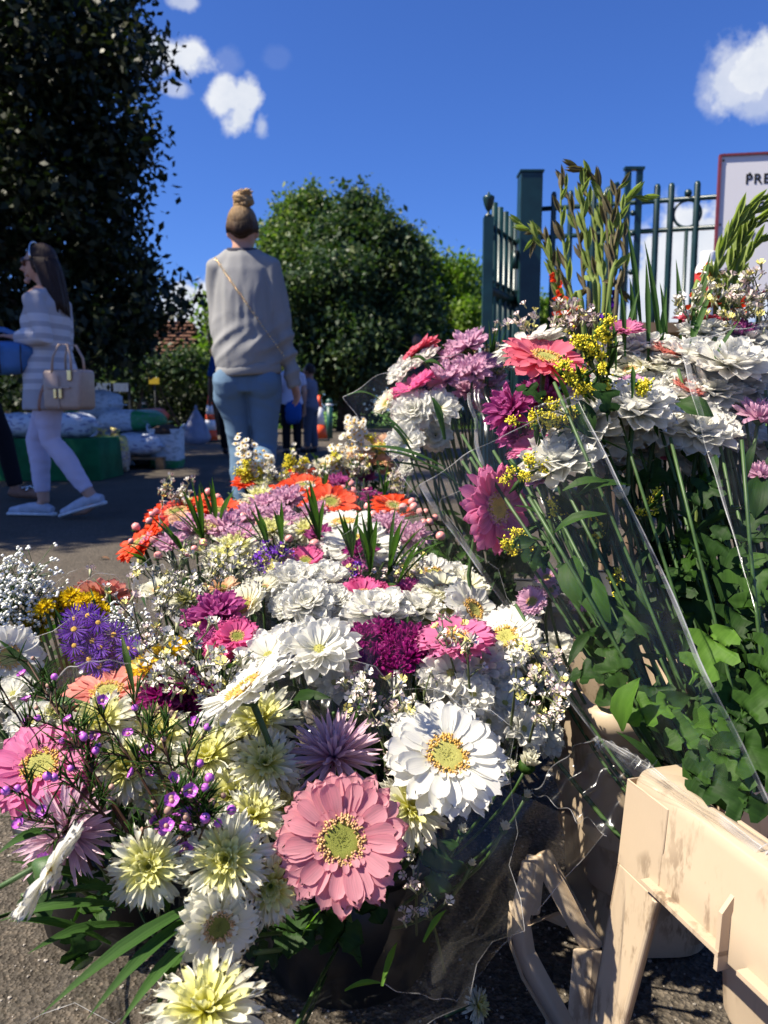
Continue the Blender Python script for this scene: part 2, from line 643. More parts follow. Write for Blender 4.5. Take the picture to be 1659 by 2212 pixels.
# ------------------------------------------------------------------ trees, hedges
def leaf_cloud(name, blobs, n, size, mat, parent, origin, shell=.55, droop=.2, seed=1):
    """many leaf faces through the volume of several blobs; one part"""
    r = np.random.RandomState(seed)
    sub_ = []
    for bb in blobs:      # break each mass into leafy boughs
        for k in range(9):
            dd_ = r.normal(size=3)
            dd_ /= np.linalg.norm(dd_)
            q = .66 + .40 * r.rand()
            s_ = .22 + .24 * r.rand()
            sub_.append((bb[0] + dd_[0] * bb[3] * q, bb[1] + dd_[1] * bb[4] * q, bb[2] + dd_[2] * bb[5] * q, bb[3] * s_, bb[4] * s_, bb[5] * s_ * .85))
        sub_.append((bb[0], bb[1], bb[2], bb[3] * .62, bb[4] * .62, bb[5] * .62))
    blobs = sub_
    vol = np.array([bb[3] * bb[4] * bb[5] for bb in blobs]) ** .67
    which = r.choice(len(blobs), n, p=vol / vol.sum())
    B = np.array(blobs)[which]
    d = r.normal(size=(n, 3))
    d /= np.linalg.norm(d, axis=1)[:, None]
    rad = shell + (1 - shell) * r.rand(n) ** .6
    # twig clumps: uneven outline
    lump = np.sin(d[:, 0] * 5 + B[:, 0] * 3) * np.sin(d[:, 1] * 6 + B[:, 1]) * np.sin(d[:, 2] * 7 + B[:, 2] * 2)
    rad = rad * (1 + .22 * lump) + r.normal(size=n) * .035
    c = B[:, :3] + d * B[:, 3:6] * rad[:, None]
    # pull leaves into small twig clusters
    nc = max(1, n // 14)
    cc = c[r.randint(0, n, nc)]
    pick = r.randint(0, nc, n)
    near = cc[pick] + r.normal(size=(n, 3)) * size * 1.5
    c = np.where((r.rand(n) < .8)[:, None], near, c)
    nn = d + r.normal(size=(n, 3)) * .8 + np.array([0, 0, .35])
    nn /= np.linalg.norm(nn, axis=1)[:, None]
    a = np.cross(nn, r.normal(size=(n, 3)))
    a /= np.linalg.norm(a, axis=1)[:, None]
    a[:, 2] -= droop
    e = np.cross(nn, a)
    s = size * (.6 + .8 * r.rand(n))[:, None]
    V = np.stack([c - a * s * .5, c + e * s * .28 - nn * s * .06, c + a * s * .55, c - e * s * .28 - nn * s * .06], 1).reshape(-1, 3)
    V -= np.array(origin)
    me = bpy.data.meshes.new(name)
    me.vertices.add(n * 4)
    me.loops.add(n * 4)
    me.polygons.add(n)
    me.vertices.foreach_set('co', V.ravel())
    me.loops.foreach_set('vertex_index', np.arange(n * 4, dtype=np.int32))
    me.polygons.foreach_set('loop_start', np.arange(0, n * 4, 4, dtype=np.int32))
    me.polygons.foreach_set('loop_total', np.full(n, 4, dtype=np.int32))
    me.update()
    ul = me.uv_layers.new(name='UVMap')
    clump = r.rand(nc)
    u = np.clip(clump[pick] * .65 + r.rand(n) * .35, 0, 1)
    uv = np.stack([np.repeat(u, 4), np.tile([0, .5, 1, .5], n)], 1)
    ul.data.foreach_set('uv', uv.ravel())
    me.materials.append(MATS[mat])
    return link_mesh(name, me, parent)


tree_mat('oak_leaf', [(0, (.006, .012, .006)), (.5, (.013, .023, .008)), (.85, (.030, .040, .012)), (1, (.06, .055, .018))], .16)
tree_mat('maple_leaf', [(0, (.014, .034, .014)), (.5, (.034, .068, .026)), (.8, (.08, .12, .036)), (1, (.16, .18, .06))])
tree_mat('maple_sunlit', [(0, (.03, .062, .016)), (.5, (.075, .13, .032)), (1, (.20, .24, .06))], .35)  # sunlight on the middle tree's left side, put into the leaf colour
tree_mat('lime_leaf', [(0, (.05, .10, .012)), (.5, (.11, .19, .02)), (1, (.20, .27, .04))], .4)
tree_mat('hedge_leaf', [(0, (.008, .017, .006)), (.6, (.018, .034, .010)), (1, (.05, .075, .02))])
plain('bark', (.06, .045, .035), .9, .2, 0, .4, 9, .8, .03)


def tree(label, base, h, blobs, n, size, mat, trunk_r, seed, group='trees at the edge of the car park'):
    t = tag(empty('tree', base), label, 'tree', group)
    bf = Buf()
    top = Vector((rng.uniform(-.2, .2), 0, h * .72))
    pts = [Vector((0, 0, -.05)), Vector((.03, .02, h * .18)), Vector((-.05, .03, h * .42)), top]
    bf.tube(pts, [trunk_r * 1.35, trunk_r, trunk_r * .75, trunk_r * .3], 9)
    for bb in blobs:
        tgt = Vector(bb[:3]) - Vector(base)
        s0 = pts[1].lerp(pts[2], rng.random()) if tgt.z < h * .6 else pts[2].lerp(top, rng.random())
        bf.tube(curve_pts(s0, s0.lerp(tgt, .5) + Vector((0, 0, -.1 * h * .3)), tgt, 5), [trunk_r * .4, trunk_r * .33, trunk_r * .27, trunk_r * .2, trunk_r * .13, .02], 6)
    bf.build('trunk', 'bark', t)
    leaf_cloud('crown', blobs, n, size, mat, t, base, .72, seed=seed)
    return t


def blobs_px(lst, d):
    """crown masses from picture position, width, height and depth offset"""
    out = []
    for (x, y, w, h, dd) in lst:
        p = PX(x, y, d + dd)
        s = (d + dd) / F
        out.append((p.x, p.y, p.z, w * s / 2, w * s / 2 * .85, h * s / 2))
    return out


# big dark tree on the left; most of its crown lies outside the picture
bl = blobs_px([(180, 670, 320, 240, 0), (50, 600, 400, 380, .4), (230, 490, 200, 260, 0), (100, 330, 420, 400, .2),
               (200, 150, 220, 310, 0), (30, 60, 500, 420, .4), (-220, 300, 520, 560, .3), (-260, 640, 480, 400, .2),
               (290, 690, 150, 120, -.1), (240, 330, 200, 200, 0), (60, -200, 460, 400, .5), (-200, -150, 600, 500, .8), (20, 720, 320, 180, .6), (270, 600, 150, 170, 0), (-40, -480, 560, 420, .8)], 9.6)
bl += [(-5.6, 4.1, 4.3, 1.3, .9, 1.3), (-5.8, 4.75, 6.3, 1.3, 1.1, 1.5), (-6.9, 4.2, 5.4, 1.2, 1.0, 1.3), (-5.7, 6.3, 4.4, 1.3, 1.2, 1.5), (-6.6, 6.6, 7.6, 1.5, 1.4, 1.4), (-7.6, 8.4, 5.0, 1.6, 1.5, 1.8), (-8.4, 13.6, 5.5, 2.2, 2.4, 2.4)]  # unseen lobes, shaped to cast shade on the road and the striped woman
tree('very large dark leafy tree at left towering over the woman in stripes', (-5.4, 10.1, 0), 11.5, bl, 190000, .105, 'oak_leaf', .30, 3)
# middle trees; the lit left side stands apart, sunlight put into its colour
bl = blobs_px([(600, 560, 90, 130, 0), (640, 500, 110, 110, 0), (690, 470, 90, 80, 0), (660, 560, 150, 150, -.4), (590, 650, 110, 160, 0), (640, 640, 140, 160, -.4), (630, 450, 50, 50, .2), (700, 520, 110, 110, 0), (620, 740, 150, 130, 0), (690, 440, 40, 40, .3)], 29)
tree('sunlit left side of the middle tree in painted lighter green behind the woman in grey', (-3.0, 29.3, 0), 7.2, bl, 46000, .18, 'maple_sunlit', .24, 15)
bl = blobs_px([(765, 490, 130, 100, 0), (735, 540, 130, 130, 0), (815, 560, 150, 160, -.5), (740, 660, 260, 220, -.6), (865, 640, 150, 200, 0), (690, 700, 200, 190, -.5), (890, 730, 160, 170, 0), (740, 780, 300, 120, 0), (850, 530, 80, 80, 0), (770, 730, 140, 110, -1.8), (890, 590, 80, 90, 0), (720, 600, 130, 110, -1.4), (790, 455, 60, 50, .2)], 25.5)
tree('broad dark green tree in the middle between the woman in grey and the gate', (-1.2, 25.8, 0), 6.2, bl, 72000, .165, 'maple_leaf', .28, 5)
bl = blobs_px([(930, 610, 130, 160, 0), (980, 660, 140, 180, .5), (1025, 640, 90, 140, 1), (1030, 720, 120, 150, 0), (950, 720, 180, 180, 0), (1085, 700, 150, 130, 1.5), (1150, 720, 140, 130, 1), (1200, 715, 160, 110, 2), (900, 570, 70, 90, 0)], 31)
tree('paler green smaller tree between the dark tree and the gate', (3.3, 31.5, 0), 5.6, bl, 42000, .18, 'lime_leaf', .2, 8)
bl = blobs_px([(452, 680, 34, 60, 0), (448, 785, 34, 60, 0), (475, 740, 50, 140, 1), (440, 655, 20, 26, 0), (490, 760, 90, 140, 1)], 22)
tree('bright lime green young tree beside the left arm of the woman in grey', (-4.7, 22.3, 0), 3.4, bl, 4200, .16, 'lime_leaf', .09, 9)


def hedge(label, x0, x1, y, h, w, n, seed, lit=False):
    c = ((x0 + x1) / 2, y, 0)
    t = tag(empty('hedge', c), label, 'hedge', 'hedges behind the car park')
    k = max(3, int((x1 - x0) / (h * .9)))
    bls = []
    for i in range(k + 1):
        x = x0 + (x1 - x0) * i / k
        bls.append((x, y + rng.uniform(-.2, .2), h * .5, (x1 - x0) / k * .75, w, h * rng.uniform(.5, .6)))
    leaf_cloud('foliage', bls, n, .14, 'hedge_leaf', t, c, .5, seed=seed)
    bf = Buf()
    for i in range(k * 3):
        x = rng.uniform(x0, x1)
        bf.tube([(x, y + rng.uniform(-.2, .2), 0), (x + rng.uniform(-.2, .2), y, h * .7)], [.04, .015], 5)
    bf.build('stems', 'bark', t, c, kind='stuff')


hedge('long dark hedge far behind the compost sacks', -17, -4.2, 23.5, 2.3, .9, 26000, 21)
hedge('dark hedge behind the two traffic cones below the trees', -4.0, 6.5, 31, 2.5, 1.0, 30000, 22)
bl = blobs_px([(345, 800, 150, 60, 0), (260, 805, 120, 50, 0), (410, 795, 90, 60, 0)], 21.5)
t = tag(empty('bush', (-6.2, 21.6, 0)), 'olive green bush catching light over the hedge below the house', 'bush')
leaf_cloud('foliage', bl, 5000, .13, 'maple_leaf', t, (-6.2, 21.6, 0), .4, seed=31)
bf = Buf()
for i in range(7):
    bf.tube([(rng.uniform(-1, 1), 0, 0), (rng.uniform(-1.4, 1.4), 0, 1.7)], [.04, .012], 5)
bf.build('stems', 'bark', t, kind='stuff')
# grass tufts on the verge edge
b = Buf()
for i in range(2600):
    x, y = rng.uniform(-6, 5), rng.uniform(29.0, 29.9)
    hh = rng.uniform(.06, .16)
    b.add([(x - .02, y, 0), (x + .02, y, 0), (x + rng.uniform(-.05, .05), y + rng.uniform(-.05, .05), hh)], [(0, 1, 2)], 0, None, [(rng.random(), .5)] * 3)
b.build('grass', 'lime_leaf', smooth=False, kind='stuff')

# ------------------------------------------------------------------ house, shed panels, yellow sign
plain('brick_wall', (.22, .13, .09), .9, .2, 0, .25, 6)
plain('roof_tile', (.17, .085, .055), .85, .2, 0, .3, 8)
plain('mortar', (.25, .22, .19), .9, .2)
plain('white_paint', (.75, .76, .78), .5, .4, 0, .08, 8)
plain('window_glass', (.03, .04, .05), .08, .6)
hb = Vector((-9.6, 37, 0))
house = tag(empty('house', hb), 'brown brick house with a tiled pitched roof showing behind the dark tree', 'house')
bf = Buf()
bf.box((-4, 3, 1.3), (9.6, 6.0, 2.6))
bf.build('wall', 'brick_wall', house, smooth=False)
bf = Buf()   # gable roof, ridge along x; right hip slope is what shows
bf.add([(-9.2, -.5, 2.55), (1.45, -.5, 2.55), (1.45, 6.5, 2.55), (-9.2, 6.5, 2.55), (-7.5, 3, 5.0), (.15, 3, 5.0)],
       [(0, 1, 5, 4), (1, 2, 5), (2, 3, 4, 5), (3, 0, 4), (3, 2, 1, 0)])
roof = bf.build('roof', 'roof_tile', house, smooth=False)
bf = Buf()
for i in range(13):   # tile courses on the two slopes that face the picture
    k = i / 13
    y, z = -.5 + 3.5 * k, 2.55 + 2.45 * k
    xl, xr = -9.2 + 1.7 * k, 1.45 - 1.3 * k
    bf.box(((xl + xr) / 2, y + .1, z + .10), (xr - xl, .22, .035))
    bf.box((xr + .02, 3, z + .02), (.16, 2 * (3 - y), .05))
bf.build('tile_courses', 'roof_tile', roof, smooth=False, kind='stuff')
bf = Buf()
bf.box((-6.5, 3, 5.4), (.7, .6, 1.4))
bf.build('chimney', 'brick_wall', roof, smooth=False)
for wx in (-7, -4, -1.3):
    bf = Buf()
    bf.box((wx, -.02, 1.6), (1.2, .1, 1.1))
    w = bf.build('window', 'white_paint', house, smooth=False)
    for s in (-.28, .28):
        bf = Buf()
        bf.box((wx + s, -.085, 1.6), (.46, .03, .92))
        bf.build('pane', 'window_glass', w, smooth=False)

plain('pale_blue_metal', (.20, .26, .36), .5, .5, 0, .1, 4)
plain('dark_post', (.03, .035, .035), .6, .3)
for (x0, x1, lab) in ((195, 240, 'pale blue corrugated metal panel standing behind the handbag, left of the pair'), (246, 278, 'narrower pale blue corrugated metal panel, right of the pair below the tree')):
    a, c = PX(x0, 846, 20.5), PX(x1, 828, 20.5)
    base = Vector(((a.x + c.x) / 2, a.y, 0))
    t = tag(empty('fence_panel', base), lab, 'fence panel', 'corrugated metal panels by the hedge')
    n = 10 if x1 - x0 > 40 else 8
    zl, zh = a.z, c.z
    for i in range(n):
        x = a.x + (c.x - a.x) * (i + .5) / n
        bf = Buf()
        bf.box((x, a.y, (zl + zh) / 2), ((c.x - a.x) / n * .62, .04, zh - zl))
        bf.build('slat', 'pale_blue_metal', t, base, smooth=False)
    bf = Buf()
    for x in (a.x, c.x):
        bf.box((x, a.y + .05, zh / 2), (.06, .06, zh))
    bf.box(((a.x + c.x) / 2, a.y + .04, zl + .05), (c.x - a.x, .02, .06))
    bf.build('support', 'dark_post', t, base, smooth=False)
plain('yellow_board', (.55, .38, .02), .5, .4)
p = PX(333, 823, 20.3)
t = tag(empty('notice_board', (p.x, p.y, 0)), 'small yellow board on a post in front of the far hedge', 'sign')
bf = Buf()
bf.box((0, 0, p.z), (.26, .03, .16))
bf.build('board', 'yellow_board', t, smooth=False)
bf = Buf()
bf.tube([(0, .035, 0), (0, .035, p.z + .05)], .02, 6)
bf.build('post', 'dark_post', t)

# ------------------------------------------------------------------ green iron gate and sign
plain('green_iron', (.005, .028, .030), .35, .5, 0, .25, 12)
GD = 4.72
gp = PX(1138, 700, GD)
gy = gp.y
ztop = PX(1138, 382, GD - .07).z
t = tag(empty('gate_post', (gp.x, gy, 0)), 'tall square dark green gate post left of the flower spikes', 'gate post')
wdt = 46 / F * GD
bf = Buf()
bf.box((0, 0, ztop / 2 + .0), (wdt, wdt, ztop))
bevel_mod(bf.build('post', 'green_iron', t, smooth=False), .004, 2)
bf = Buf()
bf.box((0, 0, ztop + .006), (wdt + .012, wdt + .012, .012))
bf.build('cap', 'green_iron', t, smooth=False)
for z in (.45, 1.55):
    bf = Buf()
    bf.tube([(-wdt / 2 - .016, -.02, z - .05), (-wdt / 2 - .016, -.02, z + .05)], .018, 8)
    bf.build('hinge', 'green_iron', t)

# left leaf of the gate, swung back from the finial post to the square post
A = PX(1055, 470, 4.25)
A.z = 0
Bp = Vector((gp.x + .03, gy + .30, 0))
t = tag(empty('iron_gate', A), 'narrow swung-back gate leaf with an urn finial on its end post', 'gate')
zt = PX(1055, 470, 4.25).z
bf = Buf()
bf.box((0, 0, zt / 2), (.052, .052, zt))
post = bf.build('end_post', 'green_iron', t, smooth=False)
bf = Buf()
s = 1 / F * 4.25
prof = [(9, 0), (9, 4), (3, 8), (3, 13), (6, 17), (10, 26), (12.5, 38), (13, 42), (10, 45), (4, 47), (2.5, 51), (.5, 54)]
bf.lathe([(r * s, zt + z * s) for r, z in prof], 14)
bf.build('urn_finial', 'green_iron', post)
e = Bp - A
L = e.length
ed = e.normalized()
z1, z2, z3 = zt - .03, PX(1055, 570, 4.25).z + .02, PX(1055, 735, 4.25).z
for zz, hh in ((z1, .03), (z1 - .29, .03), (z2 - .15, .07), (.35, .06), (.15, .04)):
    bf = Buf()
    bf.tube([Vector((0, 0, zz)), e + Vector((0, 0, zz))], (hh / 2), 4, side=(0, 0, 1))
    bf.build('rail', 'green_iron', t)
nb = 7
for i in range(1, nb):
    bf = Buf()
    q = e * (i / nb)
    bf.tube([q + Vector((0, 0, .12)), q + Vector((0, 0, zt + .10))], .017, 8)
    bf.build('bar', 'green_iron', t)
bf = Buf()
cc = e * (.5 / nb) + Vector((0, 0, z1 - .145))
bf.tube([cc + ed * (.06 * math.cos(w)) + Vector((0, 0, .12 * math.sin(w))) for w in [2 * math.pi * i / 18 for i in range(19)]], .007, 5, cap=False)
bf.build('ring', 'green_iron', t)

# right run of railings
A = Vector((gp.x + wdt / 2, gy, 0))
E = PX(1545, 700, 4.45)
E = Vector((E.x, E.y, 0))
dirr = (E - A).normalized()
E2 = A + dirr * 3.4
t = tag(empty('iron_railing', A), 'dark green iron railing with round bars and ring running behind the sign', 'railing')
zr1, zr2 = 1.84, 1.68
e = E2 - A
for zz, rr in ((zr1, .014), (zr2, .014), (1.02, .014), (.2, .016)):
    bf = Buf()
    bf.tube([Vector((0, 0, zz)), e + Vector((0, 0, zz))], rr, 6)
    bf.build('rail', 'green_iron', t)


def rail_at(px):
    """distance along the railing at which it is seen at picture column px"""
    k = (px - CX) / F
    d = cam_dir(px, 600)
    # solve (A + dirr*s) on the vertical plane through camera and column
    return (d.x * A.y - d.y * A.x) / (dirr.x * d.y - dirr.y * d.x)


for px in (1192, 1228, 1278, 1312, 1412, 1442, 1497, 1547):
    s_ = rail_at(px)
    bf = Buf()
    q = dirr * s_
    r_ = .016 if px < 1300 else .018
    bf.tube([q + Vector((0, 0, .1)), q + Vector((0, 0, 1.915)), q + Vector((0, 0, 1.93))], [r_, r_, r_ * .6], 10)
    bf.build('bar', 'green_iron', t)
for i in range(12):
    q = dirr * (rail_at(1547) + .115 * (i + 1))
    bf = Buf()
    bf.tube([q + Vector((0, 0, .1)), q + Vector((0, 0, 1.93))], .018, 10)
    bf.build('bar', 'green_iron', t)
q = dirr * rail_at(1478)
bf = Buf()
zc = (zr1 + zr2) / 2
bf.tube([q + dirr * (.072 * math.cos(w)) + Vector((0, 0, zc + .072 * math.sin(w))) for w in [2 * math.pi * i / 24 for i in range(25)]], .008, 6, cap=False)
bf.ball(tuple(q + Vector((0, 0, zr1 + .03))), .022, 0, 8, 6)
bf.build('ring', 'green_iron', t)
bf = Buf()
bf.tube([q + Vector((0, 0, .2)), q + Vector((0, 0, zr2))], .011, 8)
bf.build('bar', 'green_iron', t)
# twin latch posts with rivets
q = A + dirr * rail_at(1355)
t = tag(empty('latch_post', (q.x, q.y - .05, 0)), 'pair of slim green gate uprights studded with rivets behind the flower spikes', 'gate post')
for sx in (-.032, .032):
    bf = Buf()
    bf.box((sx, 0, 1.0), (.03, .03, 2.0))
    bf.build('upright', 'green_iron', t, smooth=False)
bf = Buf()
bf.box((0, 0, 2.01), (.11, .04, .015))
bf.build('top_plate', 'green_iron', t, smooth=False)
for z in (1.45, 1.55, 1.66, 1.77, 1.86):
    bf = Buf()
    bf.ball((0, -.01, z), .016, 0, 8, 6)
    bf.build('rivet', 'green_iron', t)
# curved blade of the second gate leaf
q = A + dirr * rail_at(1322)
t = tag(empty('gate_brace', (q.x, q.y + .25, 0)), 'curved teal gate brace rising behind the brown flower spikes', 'gate brace')
bf = Buf()
pts = [Vector((-.05 - .0, 0, 0)), Vector((-.05, 0, 1.2)), Vector((-.045, 0, 1.6)), Vector((-.02, 0, 1.85)), Vector((.04, 0, 1.98)), Vector((.09, 0, 2.02))]
bf.tube(pts, [(.035, .012)] * 4 + [(.03, .012), (.012, .01)], 8, side=(1, 0, 0))
bf.build('brace', 'green_iron', t)

# sign
plain('sign_white', (.66, .65, .68), .6, .3, 0, .02, 1, .01)
plain('sign_edge', (.16, .03, .045), .5, .4)
plain('sign_ink', (.01, .01, .012), .6, .3)
S0t, S0b = PX(1554, 334, 4.15), PX(1545, 628, 4.15)
zb, zt = S0b.z, S0t.z
sy, sx = S0t.y, S0t.x
sdir = Vector((1, -.16, 0)).normalized()
t = tag(empty('notice_sign', (sx, sy, 0)), 'large white board sign with dark red edge fixed in front of the railings', 'sign')
SM = Matrix.Translation((0, 0, 0)) @ Matrix.Rotation(math.atan2(sdir.y, sdir.x), 4, 'Z')
sw = 1.5
bf = Buf()
bf.box((sw / 2, .01, (zb + zt) / 2), (sw - .02, .012, zt - zb - .02), 0, SM)
board = bf.build('board', 'sign_white', t, smooth=False)
bf = Buf()
th = .011
for c, s_ in (((th / 2, .008, (zb + zt) / 2), (th, .03, zt - zb)), ((sw - th / 2, .008, (zb + zt) / 2), (th, .03, zt - zb)),
              ((sw / 2, .008, zt - th / 2 + .002), (sw - .024, .028, th)), ((sw / 2, .008, zb + th / 2 - .002), (sw - .024, .028, th))):
    bf.box(c, s_, 0, SM)
bf.build('frame', 'sign_edge', t, smooth=False)
bf = Buf()
for (u, z) in ((.022, zt - .03), (.022, (zt + zb) / 2), (.022, zb + .03), (.155, zt - .10)):
    bf.ball(tuple(SM @ Vector((u, .002, z))), .006, 0, 6, 4)
bf.build('screws', 'dark_post', t, kind='stuff')


def letters(txt, u, z, size, parent):
    cu = bpy.data.curves.new('letters', 'FONT')
    cu.body = txt
    cu.size = size
    cu.extrude = .0006
    cu.offset = size * .022
    cu.space_character = 1.18
    ob = bpy.data.objects.new('letters', cu)
    COL.objects.link(ob)
    bpy.context.view_layer.update()
    dg = bpy.context.evaluated_depsgraph_get()
    me = bpy.data.meshes.new_from_object(ob.evaluated_get(dg))
    bpy.data.objects.remove(ob)
    me.materials.clear()
    me.materials.append(MATS['sign_ink'])
    return link_mesh('lettering', me, parent, SM @ Matrix.Translation((u, .0025, z)) @ Matrix.Rotation(R(90), 4, 'X'))


pz = PX(1606, 391, 4.1).z
letters('PRE', .135, pz, .068, board)
pz = PX(1600, 450, 4.1).z
letters('PADD', .108, pz, .068, board)
pz = PX(1600, 510, 4.1).z
letters('WA', .145, pz, .050, board)
bf = Buf()
for u in (.12, 1.2):
    bf.tube([SM @ Vector((u, .05, 0)), SM @ Vector((u, .05, zt - .1))], .025, 8)
bf.build('post', 'dark_post', t)

# ------------------------------------------------------------------ cones, bollards, sacks
plain('cone_orange', (.80, .09, .02), .5, .4, 0, .1, 6)
plain('cone_white', (.74, .74, .74), .45, .4, 0, .1, 6)
plain('rubber_black', (.03, .03, .03), .8, .3)


def cone(label, p, h, bands, base_r=.19):
    t = tag(empty('traffic_cone', p), label, 'traffic cone', 'traffic cones on the road')
    bf = Buf()
    bf.box((0, 0, .025), (base_r * 2.3, base_r * 2.3, .05))
    bevel_mod(bf.build('base', 'rubber_black', t, smooth=False), .02)
    rad = lambda z: base_r * (1 - (z - .05) / (h - .05)) * .82 + .028
    for (z0, z1, m) in bands:
        bf = Buf()
        e = .003 if m == 'cone_white' else 0
        bf.lathe([(rad(z0 * h) + e, max(z0 * h, .045)), (rad(z1 * h) + e, z1 * h)], 18, cap=True)
        bf.build('body' if m == 'cone_orange' else 'white_band', m, t)


g = PZ(455, 955, 0)
g = Vector((g.x, g.y, 0))
cone('striped orange and white cone beside the hanging carrier bag', g, .98, [(.04, .26, 'cone_orange'), (.26, .48, 'cone_white'), (.48, .60, 'cone_orange'), (.60, .80, 'cone_white'), (.80, 1, 'cone_orange')], .16)
g = PZ(690, 952, 0)
cone('orange cone with one broad white band behind the boy', g, 1.0, [(.04, .36, 'cone_orange'), (.36, .74, 'cone_white'), (.74, 1, 'cone_orange')])
g = PZ(237, 968, 0)
cone('white cone with an orange tip among the compost sacks', g, 1.0, [(.04, .1, 'cone_orange'), (.1, .62, 'cone_white'), (.62, 1, 'cone_orange')])

plain('bollard_green', (.012, .07, .055), .4, .5)
for (x, yb, d, lab) in ((313, 905, 22, 'green bollard with a pale top in front of the hedge behind the sacks'), (712, 925, 19, 'green bollard right of the boy by the orange cone')):
    p = PX(x, yb, d)
    p.z = 0
    t = tag(empty('bollard', p), lab, 'bollard', 'green bollards by the verge')
    h = .95 if x > 500 else 1.02
    bf = Buf()
    bf.lathe([(.075, 0), (.075, h * .82)], 14)
    bf.build('shaft', 'bollard_green', t)
    bf = Buf()
    bf.lathe([(.082, h * .82), (.082, h * .87)], 14)
    bf.build('white_collar', 'cone_white', t)
    bf = Buf()
    bf.lathe([(.078, h * .87), (.078, h * .93), (.06, h * .98), (.01, h)], 14)
    bf.build('cap', 'bollard_green', t)


def patch_mat(name, a, b, ink, axis='Z', cut=.0, inkamt=.5):
    """sack print: two colour areas plus broken lettering-like speckle"""
    t = NT(name)
    co = t.node('ShaderNodeTexCoord').outputs['Object']
    sep = t.node('ShaderNodeSeparateXYZ')
    t.l.new(co, sep.inputs[0])
    n1 = t.noise(5, 3, .5, co)
    ad = t.node('ShaderNodeMath', operation='MULTIPLY_ADD')
    t.l.new(n1, ad.inputs[0])
    ad.inputs[1].default_value = .10
    t.l.new(sep.outputs[axis], ad.inputs[2])
    f = t.ramp(ad.outputs[0], (max(0, cut + .045), a), (min(1, cut + .06), b))
    n2 = t.noise(16, 2, .5, co, (1, 1, 2.2))
    k = t.ramp(n2, (.56, (0, 0, 0)), (.60, (inkamt, inkamt, inkamt)))
    col = t.mix(k, f, ink)
    n3 = t.noise(14, 4, .6, co)
    t.done(t.bsdf(col, .38, .5, 0, n3, .6, .03))


patch_mat('sack_green_white', (.012, .20, .06), (.55, .60, .66), (.16, .22, .25), 'Z', .10, .55)
patch_mat('sack_white_green', (.50, .56, .64), (.02, .22, .07), (.10, .16, .22), 'X', .05, .4)
patch_mat('sack_white', (.50, .55, .64), (.55, .60, .68), (.02, .03, .22), 'Z', .05, .6)
patch_mat('sack_net', (.42, .36, .30), (.50, .42, .10), (.02, .02, .20), 'Z', .24, .7)
plain('green_cloth', (.008, .10, .035), .8, .2, 0, .3, 5, .5, .03)
plain('pallet_wood', (.20, .13, .07), .8, .2, 0, .3, 12)
plain('orange_plastic', (.70, .09, .03), .5, .4)
plain('brown_earth', (.06, .04, .03), .9, .2)


def pillow(w, d, h, seed, flat=2.6):
    bf = Buf()
    n, m = 18, 11
    for i in range(m + 1):
        th = math.pi * i / m
        for j in range(n):
            ph = 2 * math.pi * j / n
            sg = lambda v, e: math.copysign(abs(v) ** e, v)
            x = sg(math.cos(ph), .55) * sg(math.sin(th), .6)
            y = sg(math.sin(ph), .55) * sg(math.sin(th), .6)
            z = sg(math.cos(th), .8)
            k = noise.noise(Vector((x * 1.6 + seed, y * 1.6, z * 1.6)))
            kk = 1 + .16 * k
            bf.v.append((x * w / 2 * kk, y * d / 2 * kk, h / 2 + z * h / 2 * (1 + .2 * k)))
            bf.uv.append((j / n, i / m))
    for i in range(m):
        for j in range(n):
            bf.f.append((i * n + j, (i + 1) * n + j, (i + 1) * n + (j + 1) % n, i * n + (j + 1) % n))
            bf.m.append(0)
    return bf


def sack(label, x, y, z, d, w, dp, h, mat, rot, seed, name='compost_sack', group='filled sacks stacked on the road'):
    p = PX(x, y, d)
    p.z = z
    bf = pillow(w, dp, h, seed)
    o = bf.build(name, mat)
    o.location = p
    o.rotation_euler = (0, 0, rot)
    tag(o, label, 'sack', group)
    # heat-sealed end seams
    b2 = Buf()
    for s in (-1, 1):
        b2.box((s * w * .52, 0, h * .45), (.05, dp * .7, .012))
    b2.build('seam', mat, o, smooth=False)
    return o


def pallet(label, p, w, dd, rot):
    t = tag(empty('pallet', p, None, rot), label, 'pallet', 'wooden pallets under the sacks')
    for i in range(5):
        bf = Buf()
        bf.box((0, -dd / 2 + dd * (i + .5) / 5, .125), (w, dd / 5 * .7, .02))
        bf.build('board', 'pallet_wood', t, smooth=False)
    for i in (-1, 0, 1):
        bf = Buf()
        bf.box((i * (w / 2 - .05), 0, .058), (.09, dd, .112))
        bf.build('bearer', 'pallet_wood', t, smooth=False)


